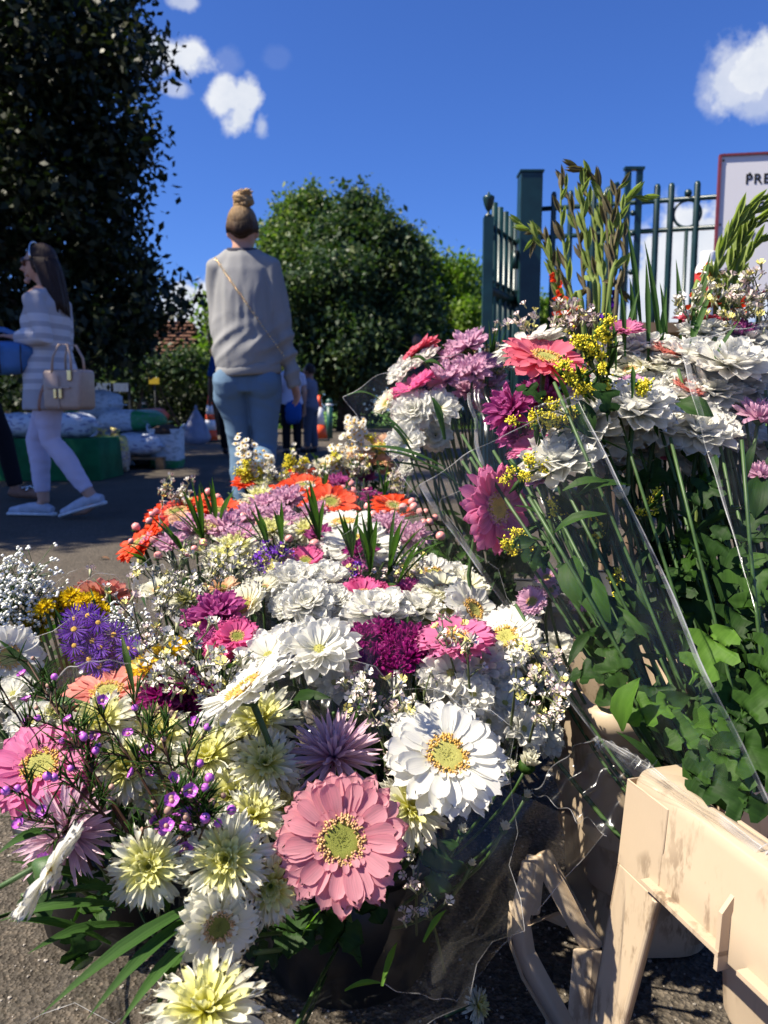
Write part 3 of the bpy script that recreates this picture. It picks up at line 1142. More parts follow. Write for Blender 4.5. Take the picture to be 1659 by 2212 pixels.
D = 9.4
pallet('low wooden pallet under the green and white sacks', PX(262, 1000, D + .1) * 1 - Vector((0, 0, PX(262, 1000, D + .1).z)), 1.1, .9, .15)
sack('green sack with white print lying on top of the pallet stack', 285, 935, .42, D + .3, .85, .5, .26, 'sack_white_green', .1, 3)
sack('white printed sack lying at the bottom of the pallet stack', 300, 970, .14, D, .62, .45, .27, 'sack_white', -.1, 5)
sack('plump green and white sack at the top left of the pile', 200, 910, .60, D + .5, .7, .5, .32, 'sack_white_green', 2.9, 8)
sack('white sack half hidden behind the legs in white leggings', 215, 950, .30, D + .6, .8, .5, .30, 'sack_white', .2, 11)
sack('green ended sack behind the netted potato sacks', 245, 958, .14, D + .5, .8, .5, .28, 'sack_white_green', .4, 14)
for i, (x, lab) in enumerate(((172, 'netted potato sack with blue and yellow band, leftmost by the white leggings'), (222, 'middle netted potato sack with blue and yellow band'), (251, 'rightmost netted potato sack with blue and yellow band beside the pallet'))):
    p = PX(x, 1015 - i * 6, 8.5 + .1 * i)
    p.z = 0
    t = tag(empty('potato_sack', p), lab, 'sack', 'netted potato sacks standing on the road')
    bf = pillow(.27, .24, .42, 40 + i)
    bag = bf.build('net_bag', 'sack_net', t)
    bf = Buf()
    rr = random.Random(i)
    for k in range(46):
        a, z = rr.uniform(0, 6.28), rr.uniform(.03, .30)
        r = .118 * (1 - .3 * ((z - .18) / .2) ** 2)
        bf.ball((r * math.cos(a), r * .9 * math.sin(a), z), .036, 0, 7, 5, (1, 1, .85))
    plain('potato', (.42, .33, .24), .8, .2, 0, .2, 20) if 'potato' not in MATS else None
    bf.build('potatoes', 'potato', t, kind='stuff')
    bf = Buf()
    bf.tube([(0, 0, .38), (0, 0, .44), (.01, 0, .48)], [.07, .035, .06], 8)
    bf.build('gathered_neck', 'sack_net', t)
# standing big bag
p = PX(361, 998, 9.5)
p.z = 0
t = tag(empty('bulk_bag', p), 'tall white printed bulk bag with green base at the right end of the sacks', 'bag')
bf = Buf()
n = 20
for z, r in ((0, .185), (.06, .20), (.2, .205), (.36, .205), (.46, .20)):
    for j in range(n):
        w = 2 * math.pi * j / n
        q = 1 / max(abs(math.cos(w)), abs(math.sin(w))) ** .55
        k = 1 + .05 * noise.noise(Vector((math.cos(w) * 2, math.sin(w) * 2, z * 6)))
        bf.v.append((r * q * k * math.cos(w), r * q * k * .8 * math.sin(w), z))
        bf.uv.append((j / n, z))
for i in range(4):
    for j in range(n):
        bf.f.append((i * n + j, i * n + (j + 1) % n, (i + 1) * n + (j + 1) % n, (i + 1) * n + j))
        bf.m.append(0)
bf.build('bag_wall', 'sack_green_white', t)
bf = Buf()
bf.lathe([(.19, .40), (.18, .47), (.10, .50), (.01, .51)], 14)
bf.build('contents', 'brown_earth', t)
bf = Buf()
for sx in (-1, 1):
    bf.tube(curve_pts(Vector((sx * .18, -.12, .42)), Vector((sx * .25, 0, .6)), Vector((sx * .18, .12, .42)), 6), .012, 5)
bf.build('strap', 'sack_green_white', t)
p = PX(325, 925, 9.9)
o = pillow(.42, .4, .2, 71).build('plastic_tub', 'orange_plastic')
o.location = (p.x, p.y, .50)
tag(o, 'orange plastic sheet bundled on the sacks behind the bulk bag', 'sheet')
sack('green sack under the orange sheet beside the bulk bag', 328, 970, 0.0, 9.9, .5, .5, .5, 'sack_white_green', 2.2, 17)
# long stall table with a green cloth on the far left
p = PX(55, 1035, 7.7)
p.z = 0
t = tag(empty('stall_table', (p.x - .25, p.y + .3, 0)), 'low stall table under a dark green cloth behind the striped woman', 'table')
bf = Buf()
n = 34
prof = [(0, .40), (.02, .40), (.05, .2), (.07, .0)]
for (off, z) in prof:
    for i in range(n):
        k = i / n * 4
        s_ = int(k) % 4
        f_ = k - int(k)
        c = [(-.95, -.35), (.95, -.35), (.95, .35), (-.95, .35)]
        a, bb = Vector(c[s_]), Vector(c[(s_ + 1) % 4])
        q = a.lerp(bb, f_)
        wv = 1 + off * (.6 + .8 * math.sin(i * 2.3))
        bf.v.append((q.x * (1 + off * .3) * (1 + off * .1), q.y * wv, z + .005))
        bf.uv.append((0, 0))
bf.f.append(tuple(range(n)))
bf.m.append(0)
for i in range(3):
    for j in range(n):
        bf.f.append((i * n + j, (i + 1) * n + j, (i + 1) * n + (j + 1) % n, i * n + (j + 1) % n))
        bf.m.append(0)
bf.build('cloth', 'green_cloth', t)
bf = Buf()
for sx in (-.85, .85):
    for sy in (-.25, .25):
        bf.box((sx, sy, .19), (.05, .05, .38))
bf.build('legs', 'pallet_wood', t, smooth=False)
for i, (x, lab) in enumerate(((20, 'white printed sack on the green table, leftmost'), (75, 'white and blue printed sack in the middle of the green table'), (150, 'white sack on the green table beside the leggings'))):
    sack(lab, x, 940, .41, 7.95, .55, .42, .24, 'sack_white', .1 * i, 60 + i)

# ------------------------------------------------------------------ people
plain('skin', (.50, .27, .19), .5, .4, 0, .08, 14, .05)
plain('skin_tan', (.36, .18, .12), .5, .4, 0, .08, 14, .05)
plain('skin_brown', (.16, .075, .05), .5, .4, 0, .08, 14, .05)
plain('sunglass', (.10, .04, .03), .08, .8)
plain('eye_dark', (.02, .015, .012), .3, .5)
plain('lip', (.42, .13, .12), .5, .4)


def hair_mat(name, lo, hi, z0, z1):
    t = NT(name)
    co = t.node('ShaderNodeTexCoord').outputs['Object']
    sep = t.node('ShaderNodeSeparateXYZ')
    t.l.new(co, sep.inputs[0])
    mr = t.node('ShaderNodeMapRange')
    mr.inputs['From Min'].default_value = z0
    mr.inputs['From Max'].default_value = z1
    t.l.new(sep.outputs['Z'], mr.inputs['Value'])
    f = t.noise(38, 4, .6, co, (3.2, 3.2, .5))
    ad = t.node('ShaderNodeMath', operation='MULTIPLY_ADD')
    t.l.new(f, ad.inputs[0])
    ad.inputs[1].default_value = .7
    t.l.new(mr.outputs[0], ad.inputs[2])
    sb = t.node('ShaderNodeMath', operation='SUBTRACT')
    t.l.new(ad.outputs[0], sb.inputs[0])
    sb.inputs[1].default_value = .35
    col = t.ramp(sb.outputs[0], (.1, lo), (.9, hi))
    t.done(t.bsdf(col, .5, .22, 0, f, .9, .01))


hair_mat('hair_blonde', (.040, .020, .011), (.46, .29, .13), 1.55, 1.78)
hair_mat('hair_brown', (.018, .010, .008), (.04, .022, .016), 1.1, 1.7)
hair_mat('hair_black', (.01, .009, .009), (.025, .02, .018), 1.1, 1.7)


def knit(name, c, stripe=None, rough=.9):
    t = NT(name)
    co = t.node('ShaderNodeTexCoord').outputs['Object']
    f = t.noise(160, 3, .6, co)
    f2 = t.noise(7, 4, .55, co)
    col = t.ramp(f2, (.3, tuple(x * .93 for x in c)), (.7, c))
    if stripe:
        c2, bands = stripe
        sep = t.node('ShaderNodeSeparateXYZ')
        t.l.new(co, sep.inputs[0])
        mr = t.node('ShaderNodeMapRange')
        mr.inputs['From Min'].default_value = .6
        mr.inputs['From Max'].default_value = 1.6
        t.l.new(sep.outputs['Z'], mr.inputs['Value'])
        r = t.node('ShaderNodeValToRGB')
        r.color_ramp.interpolation = 'CONSTANT'
        e = r.color_ramp.elements
        e[0].position = 0
        e[0].color = (0, 0, 0, 1)
        first = True
        for (za, zb_) in bands:
            for z, v in ((za, 1), (zb_, 0)):
                if first:
                    el = e[1]
                    el.position = z - .6
                    first = False
                else:
                    el = e.new(z - .6)
                el.color = (v, v, v, 1)
        t.l.new(mr.outputs[0], r.inputs['Fac'])
        col = t.mix(r.outputs['Color'], col, c2)
    t.done(t.bsdf(col, rough, .15, 0, f, .35, .003))


knit('grey_jersey', (.265, .265, .265))
knit('navy_trim', (.05, .05, .07))
knit('stripe_knit', (.42, .41, .44), ((.58, .57, .60), [(.80, .835), (.865, .90), (.925, .965), (.995, 1.035), (1.065, 1.10), (1.13, 1.17), (1.20, 1.245)]))
knit('jean_blue', (.115, .185, .27))
knit('legging_white', (.60, .55, .70))
knit('blue_tee', (.16, .20, .38))
knit('black_cloth', (.012, .012, .016))
knit('grey_tee', (.17, .18, .24))
knit('grey_trousers', (.10, .11, .15))
knit('pale_top', (.55, .55, .68))
knit('royal_blue', (.02, .09, .34))
plain('shoe_grey', (.42, .44, .52), .7, .3)
plain('shoe_sole', (.66, .66, .68), .6, .3)
plain('shoe_dark', (.02, .02, .025), .6, .3)
plain('leather_taupe', (.40, .29, .23), .38, .5, 0, .06, 40, .1)
plain('gold', (.80, .55, .25), .22, .6, 1.0, .05)
plain('silver', (.7, .68, .66), .25, .6, 1.0, .05)
plain('sandal', (.30, .15, .10), .6, .3)
plain('bag_blue', (.05, .15, .36), .5, .4, 0, .15, 6)
plain('carrier_plastic', (.36, .38, .52), .35, .5, 0, .1, 14, .5, .02)


def remesh(buf, name, mat, parent, voxel=.008, smooth=6, fold=None, keep_z=None):
    me = buf.mesh(name, [mat])
    o = bpy.data.objects.new(name, me)
    COL.objects.link(o)
    md = o.modifiers.new('r', 'REMESH')
    md.mode = 'VOXEL'
    md.voxel_size = voxel
    md.use_smooth_shade = True
    if smooth:
        s = o.modifiers.new('s', 'SMOOTH')
        s.factor = .5
        s.iterations = smooth
    dg = bpy.context.evaluated_depsgraph_get()
    m2 = bpy.data.meshes.new_from_object(o.evaluated_get(dg))
    bpy.data.objects.remove(o)
    m2.name = name
    m2.materials.clear()
    m2.materials.append(MATS[mat])
    if fold:
        n = len(m2.vertices)
        co = np.empty(n * 3, dtype=np.float32)
        no = np.empty(n * 3, dtype=np.float32)
        m2.vertices.foreach_get('co', co)
        m2.vertex_normals.foreach_get('vector', no)
        co, no = co.reshape(-1, 3), no.reshape(-1, 3)
        amp = np.array([fold(Vector(p)) for p in co])[:, None]
        co += no * amp
        m2.vertices.foreach_set('co', co.ravel())
        m2.update()
    m2.polygons.foreach_set('use_smooth', [True] * len(m2.polygons))
    return link_mesh(name, m2, parent)


def folds(amp, sx, sy, sz, seed, tilt=(0, 0)):
    def f(p):
        q = Vector((p.x * sx + seed, p.y * sy, (p.z + tilt[0] * p.x) * sz))
        a = noise.noise(q)
        b_ = noise.noise(q * 2.1 + Vector((5, 1, 2)))
        return amp * ((1 - abs(a) * 2.2) * .7 + .35 * b_ - .2)
    return f


def head_geo(bf, c, yaw, k=1.0, pitch=0.0):
    """face looks along +y turned by yaw"""
    M = Matrix.Translation(c) @ Matrix.Rotation(yaw, 4, 'Z') @ Matrix.Rotation(pitch, 4, 'X')
    n, m = 20, 14
    v, f = [], []
    for i in range(m + 1):
        th = math.pi * i / m
        for j in range(n):
            w = 2 * math.pi * j / n
            x, y, z = math.sin(th) * math.cos(w), math.sin(th) * math.sin(w), math.cos(th)
            X, Y, Z = .074 * x, .094 * y, .116 * z
            if z < 0:
                X *= 1 + .30 * z
                if y > 0:
                    Y *= 1 - .10 * z * z
                else:
                    Y *= 1 + .35 * z
            if y > .55:
                Y *= .96
            v.append((X * k, Y * k, Z * k))
    for i in range(m):
        for j in range(n):
            f.append((i * n + j, (i + 1) * n + j, (i + 1) * n + (j + 1) % n, i * n + (j + 1) % n))
    bf.add(v, f, 0, M)
    T = lambda *p: M @ Vector([q * k for q in p])
    bf.tube([T(0, .086, .022), T(0, .100, -.006), T(0, .114, -.026), T(0, .094, -.036)], [.008, .011, .014, .010], 8)   # nose
    bf.tube([T(0, .070, -.095), T(0, .090, -.098), T(0, .080, -.112)], [.02, .021, .014], 8)       # chin
    bf.tube([T(-.02, .084, -.062), T(0, .094, -.060), T(.02, .084, -.062)], [.006, .010, .006], 6)  # lips
    bf.tube([T(-.045, .074, .028), T(0, .086, .030), T(.045, .074, .028)], [.009, .011, .009], 6)   # brow
    for s in (-1, 1):
        bf.ball(tuple(T(s * .076, -.006, -.006)), .022 * k, 0, 8, 6, (.45, .75, 1.25))
    return M


def hand_geo(bf, w, d, side, k=1.0, curl=.5, palm=(0, 0, 1)):
    """palm, four fingers of unequal length and a thumb"""
    d = d.normalized()
    up = Vector(palm)
    a = d.cross(up)
    if a.length < .05:
        a = d.cross(Vector((0, 1, 0)))
    a.normalize()
    nrm = a.cross(d).normalized()
    e = w + d * .085 * k
    bf.tube([w - d * .01, w + d * .03 * k, e], [(.026 * k, .020 * k), (.036 * k, .016 * k), (.040 * k, .013 * k)], 10, side=tuple(a))
    for i, L in enumerate((.070, .080, .074, .056)):
        o = e + a * ((i - 1.5) * .0225 * k)
        dd = d
        p1 = o + dd * L * .5 * k
        d2 = (dd + nrm * -curl).normalized()
        p2 = p1 + d2 * L * .32 * k
        d3 = (d2 + nrm * -curl).normalized()
        bf.tube([o - dd * .015, p1, p2, p2 + d3 * L * .25 * k], [.0088 * k, .0085 * k, .0078 * k, .0055 * k], 7)
    t0 = w + d * .025 * k + a * side * .032 * k
    t1 = t0 + (d * .6 + a * side * .7).normalized() * .035 * k
    bf.tube([t0 - a * side * .015, t1, t1 + (d * .95 + a * side * .2 - nrm * .2).normalized() * .032 * k], [.013 * k, .0105 * k, .0075 * k], 7)


def limb(bf, pts, rad, n=14):
    bf.tube(pts, rad, n)


def torso(bf, J, add=0.0, lo=None, sec=None):
    side = (J['sR'] - J['sL']).normalized()
    sec = sec or [(J['pel'] - Vector((0, 0, .07)), .150, .105), (J['pel'], .170, .118), (J['pel'].lerp(J['wai'], .5), .150, .105), (J['wai'], .128, .092),
                  (J['che'], .150, .108), (J['nec'] - Vector((0, 0, .10)), .165, .092), (J['nec'] - Vector((0, 0, .04)), .115, .07), (J['nec'], .062, .056)]
    bf.tube([s[0] for s in sec], [(s[1] + add, s[2] + add) for s in sec], 20, side=tuple(side))


def body(J, mat, parent_name, label, group=None, yaw=0.0, hk=1.0, voxel=.0075, feet=True, pitch=0.0, curl=.5, palm=((0, 0, 1), (0, 0, 1))):
    bf = Buf()
    torso(bf, J, -.012)
    limb(bf, [J['nec'] - Vector((0, 0, .05)), J['nec'] + Vector((0, .0, .03)), J['hea'] - Vector((0, 0, .03))], [.062, .052, .052])
    M = head_geo(bf, J['hea'], yaw, hk, pitch)
    for q, s in (('L', -1), ('R', 1)):
        limb(bf, [J['nec'].lerp(J['s' + q], .45), J['s' + q], J['s' + q].lerp(J['e' + q], .5), J['e' + q], J['e' + q].lerp(J['w' + q], .35), J['w' + q]], [.055, .050, .044, .036, .037, .025])
        hand_geo(bf, J['w' + q], J['w' + q] - J['e' + q] if 'h' + q + 'd' not in J else J['h' + q + 'd'], -s, hk, curl, palm[0 if s < 0 else 1])
        limb(bf, [J['h' + q] + Vector((0, 0, .04)), J['h' + q].lerp(J['k' + q], .4), J['k' + q], J['k' + q].lerp(J['a' + q], .3), J['a' + q]], [.085, .074, .052, .050, .035])
        if feet:
            fd = J['t' + q] - J['a' + q]
            limb(bf, [J['a' + q] + Vector((0, 0, .0)), J['a' + q] + fd * .45 - Vector((0, 0, .02)), J['t' + q]], [.034, .032, .018])
    o = remesh(bf, 'person', mat, None, voxel, 3)
    return o, M


def place(o, p, rot):
    o.location = p
    o.rotation_euler = (0, 0, rot)


V3 = lambda *a: Vector(a)

# --- woman in the grey sweatshirt, seen from behind, walking away
J = dict(pel=V3(.01, 0, .90), wai=V3(-.01, 0, 1.06), che=V3(0, .0, 1.26), nec=V3(-.01, .0, 1.465), hea=V3(-.005, .025, 1.57),
         sL=V3(-.145, 0, 1.395), eL=V3(-.150, .05, 1.09), wL=V3(-.08, .26, 1.01), sR=V3(.145, 0, 1.395), eR=V3(.205, -.01, 1.08), wR=V3(.255, .02, .87),
         hL=V3(-.085, 0, .86), kL=V3(-.05, .05, .49), aL=V3(-.03, .0, .085), tL=V3(-.03, .17, .03),
         hR=V3(.095, 0, .86), kR=V3(.10, .02, .48), aR=V3(.09, -.27, .22), tR=V3(.09, -.22, .06))
P1, p1M = body(J, 'skin', None, None, hk=1.07)
tag(P1, 'woman in grey sweatshirt and blue jeans walking away, blonde hair in a top knot', 'person')
g = Vector((-.705, 4.13, 0))
place(P1, g, .03)
P1.scale = (.90, .95, 1.0)
bf = Buf()
side = (1, 0, 0)
bf.tube([V3(.015, 0, .885), V3(.012, 0, .92), V3(.005, .0, .98), V3(0, 0, 1.10), V3(0, 0, 1.26), V3(0, 0, 1.37), V3(-.005, 0, 1.435), V3(-.008, 0, 1.470)],
        [(.176, .142), (.184, .150), (.190, .152), (.182, .140), (.174, .128), (.164, .112), (.122, .090), (.076, .066)], 24, side=side)
for q in 'LR':
    limb(bf, [J['nec'].lerp(J['s' + q], .4) + V3(0, 0, -.02), J['s' + q] + V3(0, 0, -.012), J['s' + q].lerp(J['e' + q], .5), J['e' + q], J['e' + q].lerp(J['w' + q], .5), J['w' + q], J['w' + q] + (J['w' + q] - J['e' + q]).normalized() * .07],
         [.070, .070, .067, .062, .056, .048, .038], 16)


def grey_fold(p):
    f1 = folds(.024, 3.0, 3.0, 11, 3.3, (-.55, 0))(p)
    f2 = folds(.019, 12, 6, 2.6, 8.1)(p)
    k = min(1, max(0, (1.39 - p.z) / .12))
    low = min(1, max(0, (1.16 - p.z) / .15))
    return (f1 * low + f2 * (1 - low)) * (.35 + .65 * k)


sw = remesh(bf, 'sweatshirt', 'grey_jersey', P1, .0095, 5, grey_fold)
bf = Buf()
bf.tube([V3(-.008 + .079 * math.cos(w), .067 * math.sin(w), 1.473 + .012 * math.sin(w)) for w in [2 * math.pi * i / 28 for i in range(29)]], [(.014, .008)] * 29, 8, cap=False, side=(0, 0, 1))
bf.build('collar', 'navy_trim', P1)
bf = Buf()
for i in range(1):
    ring = [V3(.015 + .176 * math.cos(w), .142 * math.sin(w), .880 + .012 * math.cos(w)) for w in [2 * math.pi * k / 40 for k in range(41)]]
    bf.tube(ring, [(.030, .010)] * 41, 8, cap=False, side=(0, 0, 1))
bf.build('waistband', 'grey_jersey', P1)
bf = Buf()
bf.tube([V3(.01, 0, .77), V3(.012, 0, .84), V3(.01, 0, .92)], [(.155, .116), (.166, .122), (.150, .108)], 20, side=side)
limb(bf, [V3(-.085, 0, .86), V3(-.09, .01, .74), J['hL'].lerp(J['kL'], .55), J['kL'] + V3(0, -.005, 0), J['kL'].lerp(J['aL'], .3) + V3(0, -.015, 0), J['aL'] + V3(0, 0, .06)], [.105, .100, .080, .064, .066, .048], 18)
limb(bf, [V3(.095, 0, .86), V3(.10, .01, .74), J['hR'].lerp(J['kR'], .55), J['kR'] + V3(0, 0, 0), J['kR'].lerp(J['aR'], .35) + V3(0, -.0, .01), J['aR'] + V3(0, .03, .03)], [.105, .100, .082, .066, .066, .048], 18)
for s, x in ((-1, -.085), (1, .10)):
    bf.ball((x, -.050, .815), .094, 0, 14, 10, (1, .85, 1.0))
remesh(bf, 'jeans', 'jean_blue', P1, .0085, 4, folds(.006, 7, 7, 16, 2.2, (.4, 0)))
for q in 'LR':
    bf = Buf()
    a, t_ = J['a' + q], J['t' + q]
    fd = (t_ - a)
    limb(bf, [a - fd * .35 - V3(0, 0, .03), a + fd * .1 - V3(0, 0, .02), a + fd * .6 - V3(0, 0, .01), t_ + fd * .2], [.030, .042, .040, .022], 12)
    remesh(bf, 'shoe', 'shoe_dark', P1, .008, 3)
# hair: cap, swept strands and the knot
bf = Buf()
hc = J['hea']
n, m = 24, 12
for i in range(m + 1):
    th = math.pi * i / m
    for j in range(n):
        w = 2 * math.pi * j / n
        x, y, z = math.sin(th) * math.cos(w), math.sin(th) * math.sin(w), math.cos(th)
        bf.v.append((hc.x + .086 * x * (1 if z > -.2 else 1 + .40 * (z + .2)), hc.y - .018 + .102 * y * (1 if y < 0 else .9), hc.z + .028 + .104 * z * (1 if z > 0 else .95)))
        bf.uv.append((0, 0))
for i in range(m):
    for j in range(n):
        bf.f.append((i * n + j, (i + 1) * n + j, (i + 1) * n + (j + 1) % n, i * n + (j + 1) % n))
        bf.m.append(0)
rr = random.Random(5)
kc = V3(.006, -.014, 1.718)
for i in range(40):    # strands gathered up from the nape and sides into the knot
    a = math.pi * (1.0 + i / 39)
    a0 = V3(hc.x + .082 * math.cos(a), hc.y - .018 + .098 * math.sin(a), hc.z - .045 + .035 * abs(math.cos(a)))
    a1 = V3(hc.x + .092 * math.cos(a), hc.y - .016 + .106 * math.sin(a), hc.z + .06)
    bf.tube(curve_pts(a0, a1, kc - V3(0, 0, .03), 6), [.008, .010, .011, .011, .010, .009, .008], 5)
for i in range(9):     # coils of the knot
    a = i * 2.4
    tl = rr.uniform(-.5, .5)
    rk = rr.uniform(.026, .046)
    pts = []
    for k in range(15):
        w = a + 2 * math.pi * k / 14 * .85
        pts.append(kc + V3(rk * math.cos(w), rk * .9 * math.sin(w), .012 * math.sin(w * 1.0 + tl * 3) + (i - 4) * .0055 + rr.uniform(-.006, .006)))
    bf.tube(pts, [.015 + .003 * math.sin(k) for k in range(15)], 6)
bf.ball(tuple(kc), .046, 0, 12, 8, (1, 1, .9))
for i in range(22):     # loose ends
    a = rr.uniform(0, 6.28)
    bf.tube(curve_pts(kc + V3(.03 * math.cos(a), .03 * math.sin(a), .02), kc + V3(.05 * math.cos(a), .05 * math.sin(a), .035), kc + V3(.060 * math.cos(a + .5), .05 * math.sin(a), .02 + rr.uniform(0, .02)), 5), [.004, .0035, .003, .0025, .002, .001], 4)
bf.build('hair', 'hair_blonde', P1)
# chain strap: separate links down the back
bf = Buf()
lnk = []
c0, c1, c2 = V3(-.15, -.05, 1.43), V3(-.02, -.212, 1.26), V3(.225, -.10, .95)
prev = None
for k in range(47):
    t_ = k / 46
    p = c0 * (1 - t_) ** 2 + c1 * 2 * t_ * (1 - t_) + c2 * t_ * t_
    bf.ball(tuple(p), .0045, 0, 6, 4, (1.1, .7, 1.0) if k % 2 else (.6, 1.0, 1.2))
bf.build('chain_strap', 'gold', P1)

# --- woman in stripes, walking to the left, in the shade
J = dict(pel=V3(0, 0, .90), wai=V3(0, .01, 1.06), che=V3(0, .02, 1.22), nec=V3(0, .0, 1.41), hea=V3(0, .035, 1.565),
         sL=V3(-.17, 0, 1.345), eL=V3(-.20, -.08, 1.10), wL=V3(-.12, .15, 1.12), hLd=V3(.35, .9, .12), sR=V3(.17, 0, 1.345), eR=V3(.21, .0, 1.09), wR=V3(.10, .19, 1.13), hRd=V3(-.5, .8, .2),
         hL=V3(-.085, 0, .86), kL=V3(-.06, -.06, .49), aL=V3(-.06, -.36, .14), tL=V3(-.06, -.22, .035),
         hR=V3(.085, 0, .86), kR=V3(.06, .17, .48), aR=V3(.05, .22, .085), tR=V3(.05, .40, .03))
# the walk: her left leg (seen nearer) trails, the right one leads
J['hL'], J['kL'], J['aL'], J['tL'] = V3(-.085, 0, .86), V3(-.07, -.01, .49), V3(-.05, -.27, .115), V3(-.05, -.12, .035)
J['hR'], J['kR'], J['aR'], J['tR'] = V3(.085, 0, .86), V3(.06, .16, .48), V3(.05, .12, .085), V3(.05, .28, .03)
P2, p2M = body(J, 'skin', None, None, yaw=.12, curl=.45)
tag(P2, 'woman in striped jumper and white leggings walking left with a handbag', 'person')
g = PZ(120, 1122, 0)
place(P2, Vector((g.x - .02, g.y + .1, 0)), R(90 - 6))
bf = Buf()
bf.tube([V3(0, 0, .68), V3(0, 0, .76), V3(0, 0, .88), V3(0, .01, 1.05), V3(0, .02, 1.22), V3(0, .0, 1.31), V3(0, 0, 1.38), V3(0, 0, 1.43)],
        [(.200, .165), (.200, .165), (.195, .158), (.162, .125), (.178, .132), (.185, .112), (.13, .09), (.062, .060)], 24, side=side)
for q in 'LR':
    limb(bf, [J['nec'].lerp(J['s' + q], .4) + V3(0, 0, -.02), J['s' + q] + V3(0, 0, -.01), J['s' + q].lerp(J['e' + q], .5), J['e' + q], J['e' + q].lerp(J['w' + q], .5), J['w' + q].lerp(J['e' + q], .1)],
         [.066, .064, .058, .054, .050, .046], 14)
remesh(bf, 'jumper', 'stripe_knit', P2, .009, 4, folds(.006, 9, 9, 9, 1.5))
bf = Buf()
bf.tube([V3(0, 0, .76), V3(0, 0, .84), V3(0, 0, .93)], [(.165, .125), (.175, .128), (.16, .11)], 20, side=side)
for q in 'LR':
    limb(bf, [J['h' + q], J['h' + q].lerp(J['k' + q], .3), J['h' + q].lerp(J['k' + q], .65), J['k' + q], J['k' + q].lerp(J['a' + q], .3) + V3(0, -.012, 0), J['k' + q].lerp(J['a' + q], .62), J['a' + q].lerp(J['k' + q], .18)], [.100, .096, .078, .062, .064, .054, .045], 16)
remesh(bf, 'leggings', 'legging_white', P2, .008, 4, folds(.004, 9, 9, 20, 6.6))
for q in 'LR':
    a, t_ = J['a' + q], J['t' + q]
    fd = (t_ - a)
    heel = a - V3(0, .055, .03) if q == 'R' else a + V3(0, -.055, -.01)
    toe = t_ + V3(0, .075, -.002) if q == 'R' else t_ + V3(0, .07, 0)
    heel.z, toe.z = (.032, .028) if q == 'R' else (.125, .030)
    bf = Buf()
    d_ = toe - heel
    limb(bf, [heel, heel + d_ * .22 + V3(0, 0, .024), heel + d_ * .55 + V3(0, 0, .016), toe], [.030, .042, .040, .026], 14)
    sh = remesh(bf, 'shoe', 'shoe_grey', P2, .007, 3)
    bf = Buf()
    bf.tube([heel + V3(0, -.012, -.020), heel + d_ * .3 + V3(0, 0, -.017), heel + d_ * .65 + V3(0, 0, -.014), toe + V3(0, .012, -.014)], [(.034, .013), (.040, .013), (.045, .013), (.028, .012)], 12, side=(1, 0, 0))
    bf.build('sole', 'shoe_sole', sh)
# hair, sunglasses, hairband
bf = Buf()
hc = J['hea']
n, m = 24, 12
hb_ = Buf()
for i in range(m + 1):
    th = math.pi * i / m
    for j in range(n):
        w = 2 * math.pi * j / n
        x, y, z = math.sin(th) * math.cos(w), math.sin(th) * math.sin(w), math.cos(th)
        yy = y * .097 if y < .35 else (.034 + (y - .35) * .05 * (1 + z))
        bf.v.append((hc.x + .084 * x, hc.y - .014 + yy, hc.z + .022 + .108 * z))
        bf.uv.append((0, 0))
for i in range(m):
    for j in range(n):
        bf.f.append((i * n + j, (i + 1) * n + j, (i + 1) * n + (j + 1) % n, i * n + (j + 1) % n))
        bf.m.append(0)
for i in range(40):    # long hair falling behind the shoulders
    a = math.pi * (.98 + 1.04 * i / 39)
    a0 = V3(hc.x + .078 * math.cos(a), hc.y - .01 + .088 * math.sin(a), hc.z + .03)
    a1 = V3(hc.x + .088 * math.cos(a), hc.y - .05 + .080 * math.sin(a) + rr.uniform(-.012, .012), hc.z - .10)
    a2 = V3(hc.x + .085 * math.cos(a), hc.y - .11 + .05 * math.sin(a), 1.30 - .05 * rr.random())
    bf.tube(curve_pts(a0, a1, a2, 7), [.012, .014, .014, .013, .012, .011, .009, .003], 6)
hair = bf.build('hair', 'hair_brown', P2)
bf = Buf()
bf.tube([V3(hc.x + .088 * math.cos(w), hc.y + .012 + .02 * math.sin(w), hc.z + .026 + .109 * math.sin(w)) for w in [math.pi * i / 16 for i in range(17)]], .006, 6)
bf.build('hairband', 'silver', P2)
bf = Buf()
T = lambda *p: p2M @ Vector(p)
for s in (-1, 1):
    bf.tube([T(s * .036, .080, .012), T(s * .036, .092, .010)], [.026, .026], 12)
bf.build('lens', 'sunglass', P2)
bf = Buf()
for s in (-1, 1):
    bf.tube([T(s * .062, .085, .018), T(s * .080, .02, .014), T(s * .078, -.012, .006)], .004, 5)
bf.tube([T(-.015, .096, .016), T(.015, .096, .016)], .004, 5)
bf.build('sunglasses_frame', 'eye_dark', P2)
bf = Buf()
bf.tube([J['wL'] + V3(.0, -.01, 0) + V3(.033 * math.cos(w), 0, .033 * math.sin(w)) for w in [2 * math.pi * i / 16 for i in range(17)]], .005, 6, cap=False)
bf.build('bracelet', 'silver', P2)

